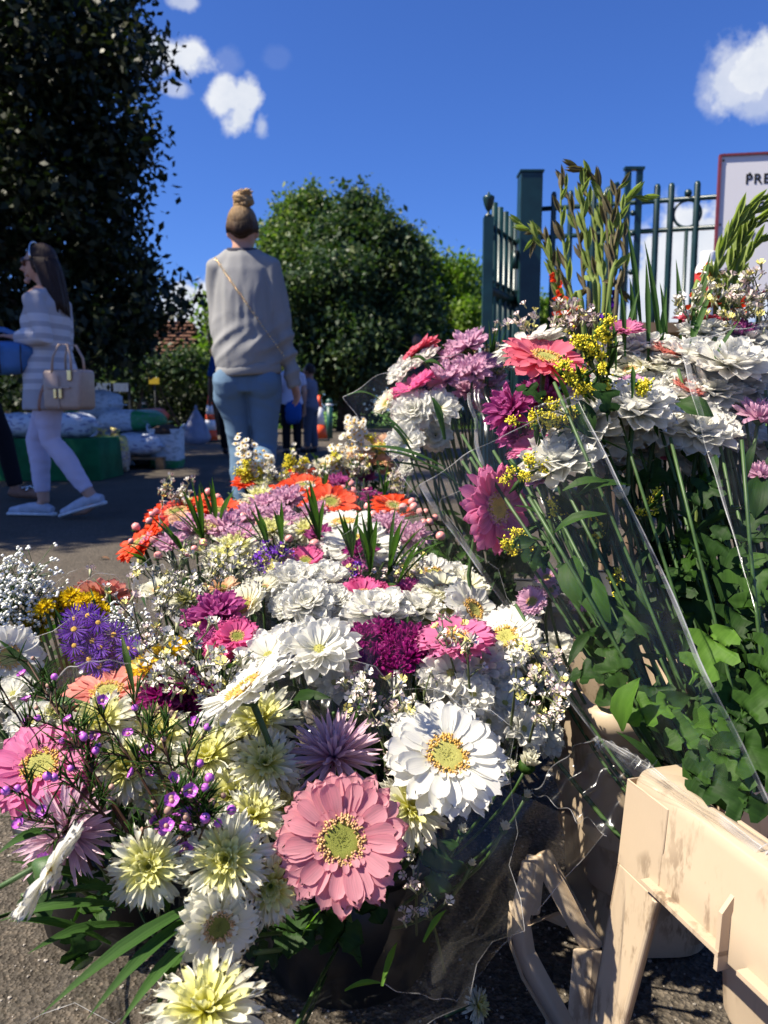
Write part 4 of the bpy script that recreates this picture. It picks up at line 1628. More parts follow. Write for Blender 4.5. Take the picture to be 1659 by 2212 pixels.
# --- handbag hanging from her nearer arm
g = PX(150, 840, 4.72)
hbag = tag(empty('handbag', (g.x, g.y, g.z), None, R(-14)), 'taupe leather tote with gold clasps hanging on the arm of the striped woman', 'handbag')
bf = Buf()
s_ = [(-.118, -.085), (.118, -.085), (.118, .085), (-.118, .085)]
for z, kx, ky in ((-.125, .93, .95), (-.10, 1.0, 1.0), (.02, 1.04, .92), (.11, 1.10, .82)):
    for (x, y) in s_:
        bf.v.append((x * kx * 1.05, y * ky, z))
        bf.uv.append((0, 0))
for i in range(3):
    for j in range(4):
        bf.f.append((i * 4 + j, i * 4 + (j + 1) % 4, (i + 1) * 4 + (j + 1) % 4, (i + 1) * 4 + j))
        bf.m.append(0)
bf.f += [(3, 2, 1, 0), (12, 13, 14, 15)]
bf.m += [0, 0]
o = bf.build('bag_body', 'leather_taupe', hbag)
bevel_mod(o, .022, 4, 25)
for dy in (-.066, .066):
    bf = Buf()
    pts = [V3(-.065, dy, .09), V3(-.06, dy * .9, .18), V3(-.03, dy * .6, .255), V3(.03, dy * .6, .255), V3(.06, dy * .9, .18), V3(.065, dy, .09)]
    bf.tube(pts, .0075, 8)
    bf.build('handle', 'leather_taupe', hbag)
for (x, z, w, h) in ((-.03, -.03, .020, .058), (.005, -.03, .020, .058), (.062, .075, .028, .062)):
    bf = Buf()
    bf.box((x, -.092 if z < 0 else -.082, z), (w, .012, h))
    o = bf.build('clasp', 'gold', hbag, smooth=False)
    bevel_mod(o, .004, 2)
bf = Buf()
bf.box((-.012, -.091, .005), (.16, .008, .010))
bf.box((-.012, -.088, -.02), (.006, .006, .19))
bf.build('flap_seam', 'leather_taupe', hbag, smooth=False)
bf = Buf()
bf.tube(curve_pts(V3(-.118, -.06, .03), V3(-.15, -.09, -.04), V3(-.16, -.07, -.13), 6), [(.012, .003)] * 7, 6)
bf.build('scarf_tie', 'sandal', hbag)


def simple_person(label, p, rot, J, skin, top, bottom, hair, hcol='hair_black', tr=.0, group='people in the distance', eyes=False, shorts=False, head_yaw=0, voxel=.012, top_sleeve=.45):
    o, M = body(J, skin, None, None, yaw=head_yaw, voxel=voxel)
    tag(o, label, 'person', group)
    place(o, p, rot)
    bf = Buf()
    torso(bf, J, .016)
    for q in 'LR':
        limb(bf, [J['nec'].lerp(J['s' + q], .4), J['s' + q], J['s' + q].lerp(J['e' + q], .5), J['s' + q].lerp(J['e' + q], .5 + top_sleeve)], [.062, .064, .060, .054], 12)
    remesh(bf, 'top', top, o, .012, 3)
    bf = Buf()
    torso(bf, J, .008, None, [(J['pel'] - V3(0, 0, .1), .15, .11), (J['pel'] - V3(0, 0, .02), .175, .12), (J['pel'] + V3(0, 0, .07), .16, .11)])
    for q in 'LR':
        limb(bf, [J['h' + q], J['h' + q].lerp(J['k' + q], .4), J['k' + q], J['k' + q].lerp(J['a' + q], .4), J['a' + q] + V3(0, 0, .03)], [.1, .088, .068, .066, .058], 12)
    remesh(bf, 'trousers', bottom, o, .012, 3)
    for q in 'LR':
        a, t_ = J['a' + q], J['t' + q]
        bf = Buf()
        limb(bf, [a - (t_ - a) * .3 + V3(0, 0, -.03), a + V3(0, 0, -.025), a.lerp(t_, .6), t_ + (t_ - a) * .15], [.032, .042, .040, .024], 10)
        remesh(bf, 'shoe', 'shoe_dark', o, .012, 2)
    bf = Buf()
    hc = J['hea']
    Mh = Matrix.Translation(hc) @ Matrix.Rotation(head_yaw, 4, 'Z')
    n, m = 18, 8
    v, f = [], []
    for i in range(m + 1):
        th = math.pi * .62 * i / m
        for j in range(n):
            w = 2 * math.pi * j / n
            x, y, z = math.sin(th) * math.cos(w), math.sin(th) * math.sin(w), math.cos(th)
            yy = y if y < .3 else .3 + (y - .3) * (.25 + .75 * max(0, z))
            v.append((.082 * x, -.008 + .1 * yy, .016 + .116 * z))
    for i in range(m):
        for j in range(n):
            f.append((i * n + j, (i + 1) * n + j, (i + 1) * n + (j + 1) % n, i * n + (j + 1) % n))
    bf.add(v, f, 0, Mh)
    bf.build('hair', hcol, o)
    bf = Buf()
    for s in (-1, 1):
        bf.ball(tuple(M @ V3(s * .032, .083, .012)), .010, 0, 8, 6)
    bf.build('eyes', 'eye_dark', o)
    return o, M


def stand(k=1.0, arms=None, step=.06):
    J = dict(pel=V3(0, 0, .92), wai=V3(0, .0, 1.08), che=V3(0, .01, 1.25), nec=V3(0, 0, 1.44), hea=V3(0, .03, 1.60),
             sL=V3(-.19, 0, 1.37), eL=V3(-.23, -.03, 1.10), wL=V3(-.24, .06, .85), sR=V3(.19, 0, 1.37), eR=V3(.23, -.03, 1.10), wR=V3(.24, .06, .85),
             hL=V3(-.09, 0, .88), kL=V3(-.09, step * .7, .49), aL=V3(-.09, step, .085), tL=V3(-.10, step + .17, .03),
             hR=V3(.09, 0, .88), kR=V3(.09, -step * .4, .49), aR=V3(.09, -step, .085), tR=V3(.10, -step + .17, .03))
    if arms:
        J.update(arms)
    return {a: v * k for a, v in J.items()}


# person cut by the left edge, close to the striped woman
J = stand(1.0, dict(eL=V3(-.23, .0, 1.10), wL=V3(-.10, .24, 1.16), eR=V3(.235, .02, 1.10), wR=V3(.12, .27, 1.15)), .22)
g = PZ(-28, 1090, 0)
P3, _ = simple_person('person cut off by the left edge in a blue tee and black trousers', Vector((g.x - .10, g.y + .12, 0)), R(-78), J, 'skin_tan', 'blue_tee', 'black_cloth', None, group=None, top_sleeve=.1)
for ch in list(P3.children):
    if ch.name.startswith('shoe'):
        ch.data.materials[0] = MATS['sandal']
bf = Buf()
for q in 'LR':
    a, t_ = J['a' + q], J['t' + q]
    bf.tube([a.lerp(t_, .5) + V3(-.05, 0, .02), a.lerp(t_, .5) + V3(0, 0, .055), a.lerp(t_, .5) + V3(.05, 0, .02)], .008, 6)
    bf.tube([a.lerp(t_, .8) + V3(-.05, 0, .02), a.lerp(t_, .6) + V3(0, 0, .055), a.lerp(t_, .3) + V3(.05, 0, .03)], .008, 6)
bf.build('sandal_strap', 'silver', P3)
# blue bag hanging under that person's forearm
g = PX(-4, 776, 4.85)
t = tag(empty('shoulder_bag', g, None, R(8)), 'bright blue soft bag held in front of the person at left', 'bag')
bf = pillow(.46, .24, .20, 91)
o = bf.build('bag_body', 'bag_blue', t)
o.location = (0, 0, -.09)
bf = Buf()
bf.tube(curve_pts(V3(-.2, 0, .06), V3(0, 0, .30), V3(.2, 0, .06), 8), [(.018, .004)] * 9, 6)
bf.build('strap', 'bag_blue', t)
bf = Buf()
for x in (-.11, .05, .17):
    bf.tube([V3(x, -.125, .08), V3(x, -.138, 0), V3(x, -.125, -.09)], .004, 5)
bf.build('seam', 'eye_dark', t, kind='stuff')

# person with the carrier bag, mostly hidden by the woman in grey
J = stand(1.03, dict(eL=V3(-.25, .02, 1.12), wL=V3(-.27, .03, .86)), .12)
g = PZ(492, 985, 0)
P4, _ = simple_person('person in blue top and black trousers holding a carrier bag, behind the woman in grey', Vector((g.x + .03, g.y, 0)), R(170), {k: (V3(-v.x, v.y, v.z)) for k, v in J.items()} if False else J, 'skin_brown', 'royal_blue', 'black_cloth', None)
P4.rotation_euler = (0, 0, 0)
g = PX(424, 912, P4.location.y * .99 + .1)
t = tag(empty('carrier_bag', g), 'pale blue plastic carrier bag hanging heavy from a hand', 'bag')
bf = Buf()
n = 20
secs = [(.20, .012, .008), (.12, .06, .02), (0, .13, .06), (-.12, .19, .10), (-.22, .23, .12), (-.28, .22, .11), (-.33, .13, .07), (-.345, .02, .01)]
for z, a, b_ in secs:
    for j in range(n):
        w = 2 * math.pi * j / n
        k = 1 + .09 * math.sin(j * 2.7 + z * 9)
        bf.v.append((a * k * math.cos(w) + (-.02 if z < 0 else 0), b_ * k * math.sin(w), z))
        bf.uv.append((0, 0))
for i in range(len(secs) - 1):
    for j in range(n):
        bf.f.append((i * n + j, (i + 1) * n + j, (i + 1) * n + (j + 1) % n, i * n + (j + 1) % n))
        bf.m.append(0)
bf.build('sack', 'carrier_plastic', t)
bf = Buf()
bf.tube(curve_pts(V3(-.012, 0, .19), V3(0, 0, .30), V3(.012, 0, .19), 6), [(.012, .003)] * 7, 6)
bf.build('handle', 'carrier_plastic', t)

# boy in grey, with his back half turned
k = .80
J = stand(k, dict(eL=V3(-.22, .05, 1.12), wL=V3(-.12, .24, 1.06), eR=V3(.22, .05, 1.12), wR=V3(.12, .24, 1.06)), .05)
g = PZ(672, 978, 0)
P5, _ = simple_person('boy in grey tee and grey trousers standing by the orange cone', Vector((g.x, g.y, 0)), R(75), J, 'skin_tan', 'grey_tee', 'grey_trousers', None, 'hair_brown', top_sleeve=.0)
# child with blue bag beside
J = stand(.86, None, .05)
g = PZ(628, 985, 0)
P6, _ = simple_person('child in pale top half hidden by the sleeve of the woman in grey', Vector((g.x, g.y + .2, 0)), R(20), J, 'skin', 'pale_top', 'black_cloth', None, 'hair_brown', top_sleeve=.1)
g = PX(634, 888, P6.location.y * .985)
t = tag(empty('backpack', g), 'royal blue drawstring bag hanging beside the hidden child', 'bag')
o = pillow(.24, .18, .36, 95).build('bag_body', 'royal_blue', t)
o.location = (0, 0, -.2)
bf = Buf()
bf.tube(curve_pts(V3(-.06, 0, .12), V3(0, 0, .35), V3(.06, 0, .12), 6), .008, 5)
bf.build('strap', 'royal_blue', t)
# man in the dark under the trees
J = stand(1.08)
g = PX(901, 733, 12.5)
P7, _ = simple_person('man with short dark hair whose face shows against the dark tree', Vector((g.x, g.y, 0)), R(175), J, 'skin_brown', 'black_cloth', 'black_cloth', None, head_yaw=R(0), group='people in the distance')
P7.location.z = 0
# person behind the gate
J = stand(.98)
g = PX(1097, 652, 6.6)
P8, _ = simple_person('dark haired person in a pale blue shirt behind the gate bars', Vector((g.x, g.y, 0)), R(200), J, 'skin_brown', 'pale_top', 'black_cloth', None, group='people in the distance')

# ------------------------------------------------------------------ flower heads
def petal_geo(W, prof, cup=.2, curl=(0, 0), ridge=0.0, nu=5, nv=6, notch=.10):
    """petal of length 1 along +x; prof(t) is the width, curl gives lift (linear, quadratic)"""
    v, f, uv = [], [], []
    ts = {5: (0, .3, .62, .84, .955, 1), 4: (0, .35, .72, .94, 1), 6: (0, .22, .5, .75, .9, .97, 1)}.get(nv) or [j / nv for j in range(nv + 1)]
    for j in range(nv + 1):
        t = ts[j]
        w = max(.03 * W, W * prof(t))
        z0 = curl[0] * t + curl[1] * t * t
        for i in range(nu):
            s = -1 + 2 * i / (nu - 1)
            x = t - notch * s * s * t ** 5
            v.append((x, s * w * .5, z0 + cup * w * (s * s - .3) + ridge * W * math.cos(s * 6.28) * (1 - t * .6)))
            uv.append((i / (nu - 1), t))
    for j in range(nv):
        for i in range(nu - 1):
            a = j * nu + i
            f.append((a, a + 1, a + nu + 1, a + nu))
    return v, f, uv


ger = lambda t: min(1, .34 + 1.15 * t) * math.sqrt(max(0, 1 - t ** 7)) * (1 - .06 * t)
mum = lambda t: (.30 + .80 * math.sin(math.pi * min(1, t * .72 + .02)) ** 1.1) * math.sqrt(max(0, 1 - t ** 6))
spi = lambda t: (.55 + .45 * t) * math.sqrt(max(0, 1 - t ** 8))
poi = lambda t: (.50 + .55 * t) * (1 - t ** 5)

GEO = {   # variants of each petal kind
    'ger': [(.275, ger, .20, (0, .06), .012), (.275, ger, .24, (.06, -.16), .012), (.26, ger, .14, (-.05, -.02), .012)],
    'mum': [(.44, mum, .34, (0, .16), .006), (.46, mum, .26, (.12, -.10), .006), (.40, mum, .45, (0, .26), .006)],
    'dec': [(.27, mum, .5, (0, .12), .02), (.24, mum, .8, (0, .3), .02), (.27, mum, .4, (.1, -.2), .02)],
    'spi': [(.17, spi, .6, (0, .10), 0), (.165, spi, .6, (.10, -.20), 0), (.155, spi, .7, (-.04, .22), 0)],
    'poi': [(.12, poi, .7, (0, .08), 0), (.115, poi, .7, (.05, -.08), 0), (.11, poi, .8, (0, .18), 0)],
    'ast': [(.10, spi, .2, (0, .02), 0), (.09, spi, .2, (.1, -.12), 0), (.10, spi, .2, (-.02, .1), 0)]}
PET = {}


def petal_mesh(kind, colour, var):
    key = (kind, colour, var)
    if key not in PET:
        W, prof, cup, curl, ridge = GEO[kind][var]
        nu, nv = (5, 6) if kind in ('ger', 'mum', 'dec') else (3, 4)
        v, f, uv = petal_geo(W, prof, cup, curl, ridge, nu, nv, .10 if kind != 'poi' else 0)
        b = Buf()
        b.add(v, f, 0, None, uv)
        PET[key] = b.mesh('petal', ['petal_' + colour])
    return PET[key]


def petal_M(phi, r0, z0, tilt, twist, L, W, yaw=0):
    return Matrix.Rotation(phi, 4, 'Z') @ Matrix.Translation((r0, 0, z0)) @ Matrix.Rotation(yaw, 4, 'Z') @ Matrix.Rotation(-tilt, 4, 'Y') @ Matrix.Rotation(twist, 4, 'X') @ Matrix.Diagonal((L, W, L, 1))


# layers: count, base radius, base height, tilt(deg), length, width factor, spread of tilt, colour key (None = own)
KINDS = {
    'gerbera': ('ger', [(20, .26, .0, -4, .76, 1.22, 5, 0), (19, .25, .012, 3, .74, 1.2, 5, 0), (17, .24, .024, 11, .64, 1.1, 7, 0), (17, .25, .045, 20, .22, .45, 14, 0)]),
    'gerbera_cup': ('ger', [(20, .26, .0, 16, .78, 1.2, 6, 0), (19, .25, .012, 24, .76, 1.2, 6, 0), (16, .24, .024, 34, .62, .95, 8, 0)]),
    'chrysanthemum': ('mum', [(15, .10, .0, -2, .92, 1.0, 8, 0), (14, .09, .03, 12, .86, 1.0, 8, 0), (12, .08, .05, 28, .74, .95, 9, 0), (10, .07, .07, 44, .56, .85, 9, 0), (8, .05, .08, 58, .38, .7, 9, 0)]),
    'daisy_mum': ('mum', [(17, .12, .0, 0, .88, .78, 7, 0), (15, .11, .03, 12, .80, .78, 8, 0), (11, .10, .05, 26, .60, .7, 9, 0)]),
    'decorative_mum': ('dec', [(15, .10, .0, 4, .92, 1.0, 12, 0), (14, .09, .03, 22, .86, 1.0, 12, 0), (12, .08, .05, 42, .75, .95, 12, 0), (9, .06, .07, 60, .62, .8, 10, 0), (6, .04, .08, 74, .5, .7, 8, 0)]),
    'spider_mum': ('spi', [(20, .08, .0, -16, .94, 1.1, 12, 0), (20, .08, .02, -2, .90, 1.1, 12, 0), (19, .08, .05, 14, .82, 1.05, 12, 0), (18, .07, .08, 30, .66, 1.0, 12, 1), (15, .06, .10, 46, .46, 1.0, 12, 1), (14, .05, .10, 62, .30, .95, 10, 1)]),
    'spiky_mum': ('poi', [(20, .05, .0, -26, .90, 1.2, 10, 0), (20, .05, .02, -8, .96, 1.2, 10, 0), (20, .06, .05, 10, .96, 1.2, 10, 0), (19, .07, .08, 27, .94, 1.15, 9, 0), (18, .07, .1, 43, .90, 1.1, 8, 0), (15, .06, .12, 58, .84, 1.0, 8, 0), (11, .05, .12, 72, .74, .95, 7, 0), (7, .03, .12, 83, .62, .9, 5, 0)]),
    'button_mum': ('dec', [(16, .2, .0, -8, .78, .75, 10, 0), (15, .18, .06, 14, .72, .75, 10, 0), (13, .15, .12, 34, .58, .7, 10, 0), (11, .11, .16, 54, .44, .65, 10, 0), (8, .06, .18, 72, .34, .6, 8, 0)]),
    'aster': ('ast', [(20, .14, .0, 2, .86, 1.0, 9, 0), (17, .13, .03, 14, .80, 1.0, 9, 0)]),
}
TPL = {}


def head_layers(kind, r):
    g, layers = KINDS[kind]
    out = []
    for li, (n, r0, z0, tilt, L, W, sp, ck) in enumerate(layers):
        ph0 = r.random() * 6.28
        for i in range(n):
            phi = ph0 + 2 * math.pi * (i + r.uniform(-.22, .22)) / n
            t_ = R(tilt + r.gauss(0, sp * .6))
            out.append((li, g, r.choice((0, 0, 1, 1, 2)), petal_M(phi, r0, z0 + r.uniform(-.006, .006), t_, R(r.gauss(0, 9)), L * r.uniform(.9, 1.06), W * r.uniform(.88, 1.1), R(r.gauss(0, 5))), ck))
    return out


def disc_meshes(kind, style):
    key = ('disc', kind, style)
    if key in TPL:
        return TPL[key]
    res = []
    r = random.Random(3)
    if kind.startswith('gerbera'):
        b = Buf()
        b.lathe([(.30, -.02), (.29, .03), (.23, .06), (.15, .052), (.06, .034), (.004, .030)], 18)
        core = {'tan': 'disc_green', 'gold': 'disc_lime', 'pink': 'disc_gold'}[style]
        res.append(('disc', b.mesh('disc', [core]), None))
        b = Buf()
        nst = 330
        for i in range(nst):
            a = 6.28 * r.random()
            rr_ = .185 + .165 * math.sqrt(r.random())
            z = .050 + .02 * r.random() - .30 * max(0, rr_ - .26)
            out = Vector((math.cos(a), math.sin(a), 0))
            p0 = out * rr_ + Vector((0, 0, z - .02))
            p1 = p0 + out * .022 * r.uniform(.2, 1.2) + Vector((0, 0, .055 * r.uniform(.7, 1.2)))
            b.tube([p0, p1], [.012, .016], 4, 0 if r.random() < .7 else 1)
        for i in range(90):
            a = 6.28 * r.random()
            rr_ = .17 * math.sqrt(r.random())
            b.ball((rr_ * math.cos(a), rr_ * math.sin(a), .046), .010, 2, 4, 3)
        m = {'tan': ['stamen_tan', 'disc_tan', core], 'gold': ['disc_gold', 'stamen_tan', core], 'pink': ['stamen_pink', 'disc_gold', core]}[style]
        res.append(('stamens', b.mesh('stamens', m), 'stuff'))
    elif kind in ('daisy_mum', 'aster', 'spider_mum'):
        rad = {'daisy_mum': .16, 'aster': .17, 'spider_mum': .09}[kind]
        b = Buf()
        b.lathe([(rad, 0), (rad * .9, .06), (rad * .5, .09), (.004, .095)], 12, 0)
        for i in range(46):
            a = 6.28 * r.random()
            rr_ = rad * math.sqrt(r.random())
            b.ball((rr_ * math.cos(a), rr_ * math.sin(a), .05 + .045 * (1 - (rr_ / rad) ** 2)), rad * .12, 0, 4, 3)
        res.append(('disc', b.mesh('disc', [{'daisy_mum': 'disc_lime', 'aster': 'disc_gold', 'spider_mum': 'disc_green'}[kind]]), None))
    # green cup below the head
    b = Buf()
    q = .30 if kind.startswith('gerbera') else .24
    b.lathe([(.05, -.26 * q / .24), (q * .55, -.2), (q, -.05), (q * .98, .0)], 12)
    res.append(('calyx', b.mesh('calyx', ['stem_green']), None))
    TPL[key] = res
    return res


def joined_head(kind, colour, core, var):
    """all petals of a small head in one mesh, shared by every copy"""
    key = (kind, colour, var)
    if key not in TPL:
        r = random.Random(hash((kind, var)) % 999 if False else 100 + var)
        b = Buf()
        for (li, g, vr, M, ck) in head_layers(kind, r):
            W, prof, cup, curl, ridge = GEO[g][vr]
            nu, nv = (3, 4)
            v, f, uv = petal_geo(W, prof, cup, curl, 0, nu, nv, .1)
            b.add(v, f, 1 if ck and core else 0, M, uv)
        TPL[key] = b.mesh('petals', ['petal_' + colour] + (['petal_' + core] if core else []))
    return TPL[key]


NICE = {'pale_pink': 'pale pink', 'coral_pink': 'coral pink', 'hot_pink': 'hot pink', 'rose_pink': 'rose pink', 'spider_white': 'creamy white', 'floret_white': 'white'}
KNAME = {'gerbera': 'gerbera', 'gerbera_cup': 'gerbera', 'chrysanthemum': 'chrysanthemum', 'daisy_mum': 'chrysanthemum', 'decorative_mum': 'chrysanthemum', 'spider_mum': 'spider_chrysanthemum',
         'spiky_mum': 'spider_chrysanthemum', 'button_mum': 'button_chrysanthemum', 'aster': 'aster'}
KTEXT = {'gerbera': 'gerbera with a round centre', 'gerbera_cup': 'gerbera with cupped petals', 'chrysanthemum': 'full chrysanthemum with rounded petals', 'daisy_mum': 'chrysanthemum with a lime centre',
         'decorative_mum': 'loose petalled chrysanthemum', 'spider_mum': 'spider chrysanthemum with narrow petals', 'spiky_mum': 'spiky chrysanthemum seen from the side', 'button_mum': 'small button chrysanthemum', 'aster': 'small aster with a yellow eye'}


class Bouquet:
    def __init__(self, base, label, group='bouquets for sale'):
        self.base = Vector(base)
        self.o = tag(empty('flower_bouquet', self.base), label, 'bouquet', group)
        self.heads = []
        self.npet = 0
        self.rng = random.Random(int(abs(self.base.x * 1000 + self.base.y * 77)) + 5)

    def loc(self, p):
        return Vector(p) - self.base

    def head(self, kind, colour, P, rad, n, style='tan', core=None, split=None, stem=True, label=None, bend=None, skip=0):
        r = self.rng
        e = empty(KNAME[kind], (0, 0, 0), self.o)
        q = quat_to(n, r.random() * 6.28)
        Mf = Matrix.LocRotScale(self.loc(P), q, (rad, rad, rad))
        e.matrix_basis = Mf
        e['label'] = label or (NICE.get(colour, colour) + ' ' + KTEXT[kind])
        if split is None:
            split = kind in ('gerbera', 'gerbera_cup', 'chrysanthemum', 'daisy_mum', 'spider_mum', 'spiky_mum', 'decorative_mum')
        lay = head_layers(kind, r) if split else []
        if split:
            single = [x for x in lay if not x[4] and not (kind == 'spiky_mum' and x[0] > 4)]
            rest = [x for x in lay if x not in single]
            if self.npet + len(single) > 295:
                split = False
            else:
                if kind.startswith('gerbera') and skip:
                    single = [x for i, x in enumerate(single) if i % 23 != skip]
                self.npet += len(single)
                for (li, g, vr, M, ck) in single:
                    link_mesh('petal', petal_mesh(g, colour, vr), e, M)
                if rest:
                    b = Buf()
                    for (li, g, vr, M, ck) in rest:
                        W, prof, cup, curl, ridge = GEO[g][vr]
                        v, f, uv = petal_geo(W, prof, cup, curl, 0, 3, 4, .1)
                        b.add(v, f, 0, M, uv)
                    b.build('inner_petals', 'petal_' + (core or colour), e, kind='stuff')
        if not split:
            link_mesh('petals', joined_head(kind, colour, core, r.randint(0, 2)), e, None, 'stuff')
        for (nm, me, kd) in disc_meshes(kind, style):
            link_mesh(nm, me, e, None, kd)
        self.heads.append(Vector(P))
        if stem:
            d = Vector(n).normalized()
            a = Vector(P) - d * rad * .2
            c = self.base + Vector((r.uniform(-.03, .03), r.uniform(-.03, .03), r.uniform(0, .03)))
            m = a - (d * .55 + Vector((0, 0, .55))).normalized() * (a - c).length * .42
            inv = Mf.inverted()
            pts = [inv @ self.loc(p) for p in curve_pts(a, m, c, 9)]
            b = Buf()
            rs = (.0027 if rad > .045 else .0019) / rad
            b.tube(pts, [rs * 1.25] + [rs] * 9, 7)
            b.build('stem', 'stem_green', e)
        return e

    def bud(self, colour, P, rad, n, green=False):
        e = empty('flower_bud', (0, 0, 0), self.o)
        Mf = Matrix.LocRotScale(self.loc(P), quat_to(n, self.rng.random() * 6), (rad, rad, rad))
        e.matrix_basis = Mf
        b = Buf()
        for k in range(14):
            M = petal_M(k * 2.4, .28 - .014 * k, -.25 + .02 * k, R(74 + k), R(self.rng.gauss(0, 8)), 1.25, .95)
            v, f, uv = petal_geo(.42, mum, .5, (0, -.18), 0, 3, 4, .1)
            b.add(v, f, 0, M, uv)
        b.build('petals', 'petal_' + colour if not green else 'leaf_bright', e, kind='stuff')
        b = Buf()
        b.lathe([(.1, -.75), (.5, -.55), (.62, -.2), (.52, .15)], 10)
        b.build('calyx', 'leaf_mid', e)
        c = self.base
        inv = Mf.inverted()
        a = Vector(P) - Vector(n).normalized() * rad * .6
        pts = [inv @ self.loc(p) for p in curve_pts(a, a - Vector(n).normalized() * .12, c, 8)]
        b = Buf()
        b.tube(pts, .0018 / rad, 6)
        b.build('stem', 'stem_green', e)

    # ---- sprigs: a stem mesh with its blossoms as a child
    def _branches(self, root, tips, rad, mat, name, label):
        e = empty(name, self.loc(root), self.o)
        if label:
            e['label'] = label
        return e

    def sprig(self, kind, root, tip, spread=.05, nb=6, per=7, size=.006, label=None):
        r = self.rng
        root, tip = Vector(root), Vector(tip)
        nm = {'statice': 'statice_sprig', 'statice_yellow': 'statice_sprig', 'statice_purple': 'statice_sprig', 'gyp': 'gypsophila_sprig', 'gold': 'goldenrod_sprig', 'fever': 'feverfew_sprig', 'wax': 'waxflower_sprig'}[kind]
        e = empty(nm, self.loc(root), self.o)
        if label:
            e['label'] = label
        S, B = Buf(), Buf()
        d = tip - root
        L = d.length
        dn = d.normalized()
        sag = Vector((r.uniform(-.2, .2), r.uniform(-.2, .2), .25)) * L * .15
        main = [p - root for p in curve_pts(root, root + d * .5 + sag, tip, 8)]
        S.tube(main, [.0015] * 5 + [.0012, .001, .0009, .0007], 5)
        side = Vector((r.gauss(0, 1), r.gauss(0, 1), r.gauss(0, 1)))
        for k in range(nb):
            t_ = 1.0 if k == 0 else r.uniform(.5, .98)
            i = min(7, int(t_ * 8))
            p0 = main[i].lerp(main[i + 1], t_ * 8 - i)
            w = Vector((r.gauss(0, 1), r.gauss(0, 1), r.gauss(0, .7)))
            w = (w - dn * w.dot(dn)).normalized()
            if kind == 'gold':
                dd = (dn * r.uniform(.1, .7) + w * r.uniform(.5, 1)).normalized()
            else:
                dd = (dn * r.uniform(.5, 1.2) + w * r.uniform(.4, 1)).normalized()
            ln = spread * r.uniform(.5, 1.15)
            p1 = p0 + dd * ln
            br = curve_pts(p0, p0 + dd * ln * .5 + dn * ln * .12, p1, 4)
            S.tube(br, [.0009, .0008, .0007, .0006, .0005], 4)
            up = (dn * .5 + Vector((0, 0, .8)) + dd * .3).normalized()
            if kind.startswith('statice'):
                wdir = dd.cross(up)
                if wdir.length < .1:
                    wdir = Vector((1, 0, 0))
                for j in range(per):
                    q = br[0].lerp(p1, .35 + .7 * j / per) + Vector((r.gauss(0, 1), r.gauss(0, 1), r.gauss(0, 1))) * size * .8
                    ax = (up + Vector((r.gauss(0, .5), r.gauss(0, .5), r.gauss(0, .4)))).normalized()
                    self.floret(B, q, ax, size * r.uniform(.8, 1.25), r, 0, 2 if r.random() < .3 else None)
            elif kind == 'gyp':
                for j in range(per):
                    q = p1 + Vector((r.gauss(0, 1), r.gauss(0, 1), r.gauss(0, 1))) * spread * .34
                    S.tube([br[2], q], .0004, 3)
                    for z in range(3):
                        B.ball(tuple(q + Vector((r.gauss(0, 1), r.gauss(0, 1), r.gauss(0, 1))) * size * .35), size * .42, 0, 5, 3, (1, 1, .8))
            elif kind == 'gold':
                for j in range(per):
                    q = br[0].lerp(p1, .25 + .8 * j / per) + up * size * .5
                    for z in range(7):
                        o = Vector((r.gauss(0, 1), r.gauss(0, 1), r.gauss(0, 1))) * size * .6
                        B.ball(tuple(q + o), size * r.uniform(.16, .30), 0 if r.random() < .85 else 1, 5, 3)
                    for z in range(9):
                        w2 = Vector((r.gauss(0, 1), r.gauss(0, 1), r.gauss(0, 1) + .5)).normalized()
                        B.tube([q, q + w2 * size * 1.0], [size * .10, size * .05], 3, 0)
            elif kind == 'fever':
                for j in range(per):
                    q = br[0].lerp(p1, .3 + .75 * j / per) + Vector((r.gauss(0, 1), r.gauss(0, 1), r.gauss(0, 1))) * size
                    ax = (up + Vector((r.gauss(0, .5), r.gauss(0, .5) - .6, r.gauss(0, .4)))).normalized()
                    M = Matrix.LocRotScale(q, quat_to(ax), (size,) * 3)
                    for z in range(11):
                        v, f, uv = petal_geo(.42, mum, .1, (0, 0), 0, 3, 2, .1)
                        B.add(v, f, 0, M @ petal_M(z * .571, .2, 0, R(r.uniform(-5, 20)), 0, .9, 1))
                    B.ball(tuple(q + ax * size * .1), size * .34, 2, 6, 4)
            elif kind == 'wax':
                for j in range(10):     # needle leaves
                    q = br[0].lerp(p1, r.random())
                    w2 = (dd * .9 + Vector((r.gauss(0, 1), r.gauss(0, 1), r.gauss(0, 1))) * .5).normalized()
                    l2 = r.uniform(.012, .026)
                    S.tube(curve_pts(q, q + w2 * l2 * .5 + Vector((0, 0, .002)), q + w2 * l2, 2), [(.0008, .0004), (.0008, .0004), (.0003, .0002)], 4, 1)
                for j in range(per):
                    q = p1 + Vector((r.gauss(0, 1), r.gauss(0, 1), r.gauss(0, 1))) * .006
                    S.tube([br[3], q], .0005, 3)
                    z = r.random()
                    if z < .5:
                        B.ball(tuple(q), size * r.uniform(.26, .40), 1, 7, 5)
                    elif z < .74:
                        B.ball(tuple(q), size * r.uniform(.4, .5), 0, 7, 5)
                    else:
                        M = Matrix.LocRotScale(q, quat_to(up + Vector((r.gauss(0, .5), -.7 + r.gauss(0, .4), 0))), (size * .9,) * 3)
                        for c_ in range(5):
                            v, f, uv = petal_geo(.75, mum, .35, (0, .2), 0, 4, 3, .1)
                            B.add(v, f, 0, M @ petal_M(c_ * 1.2566, .22, 0, R(25), 0, .75, 1))
                        B.ball(tuple(q), size * .25, 1, 6, 4)
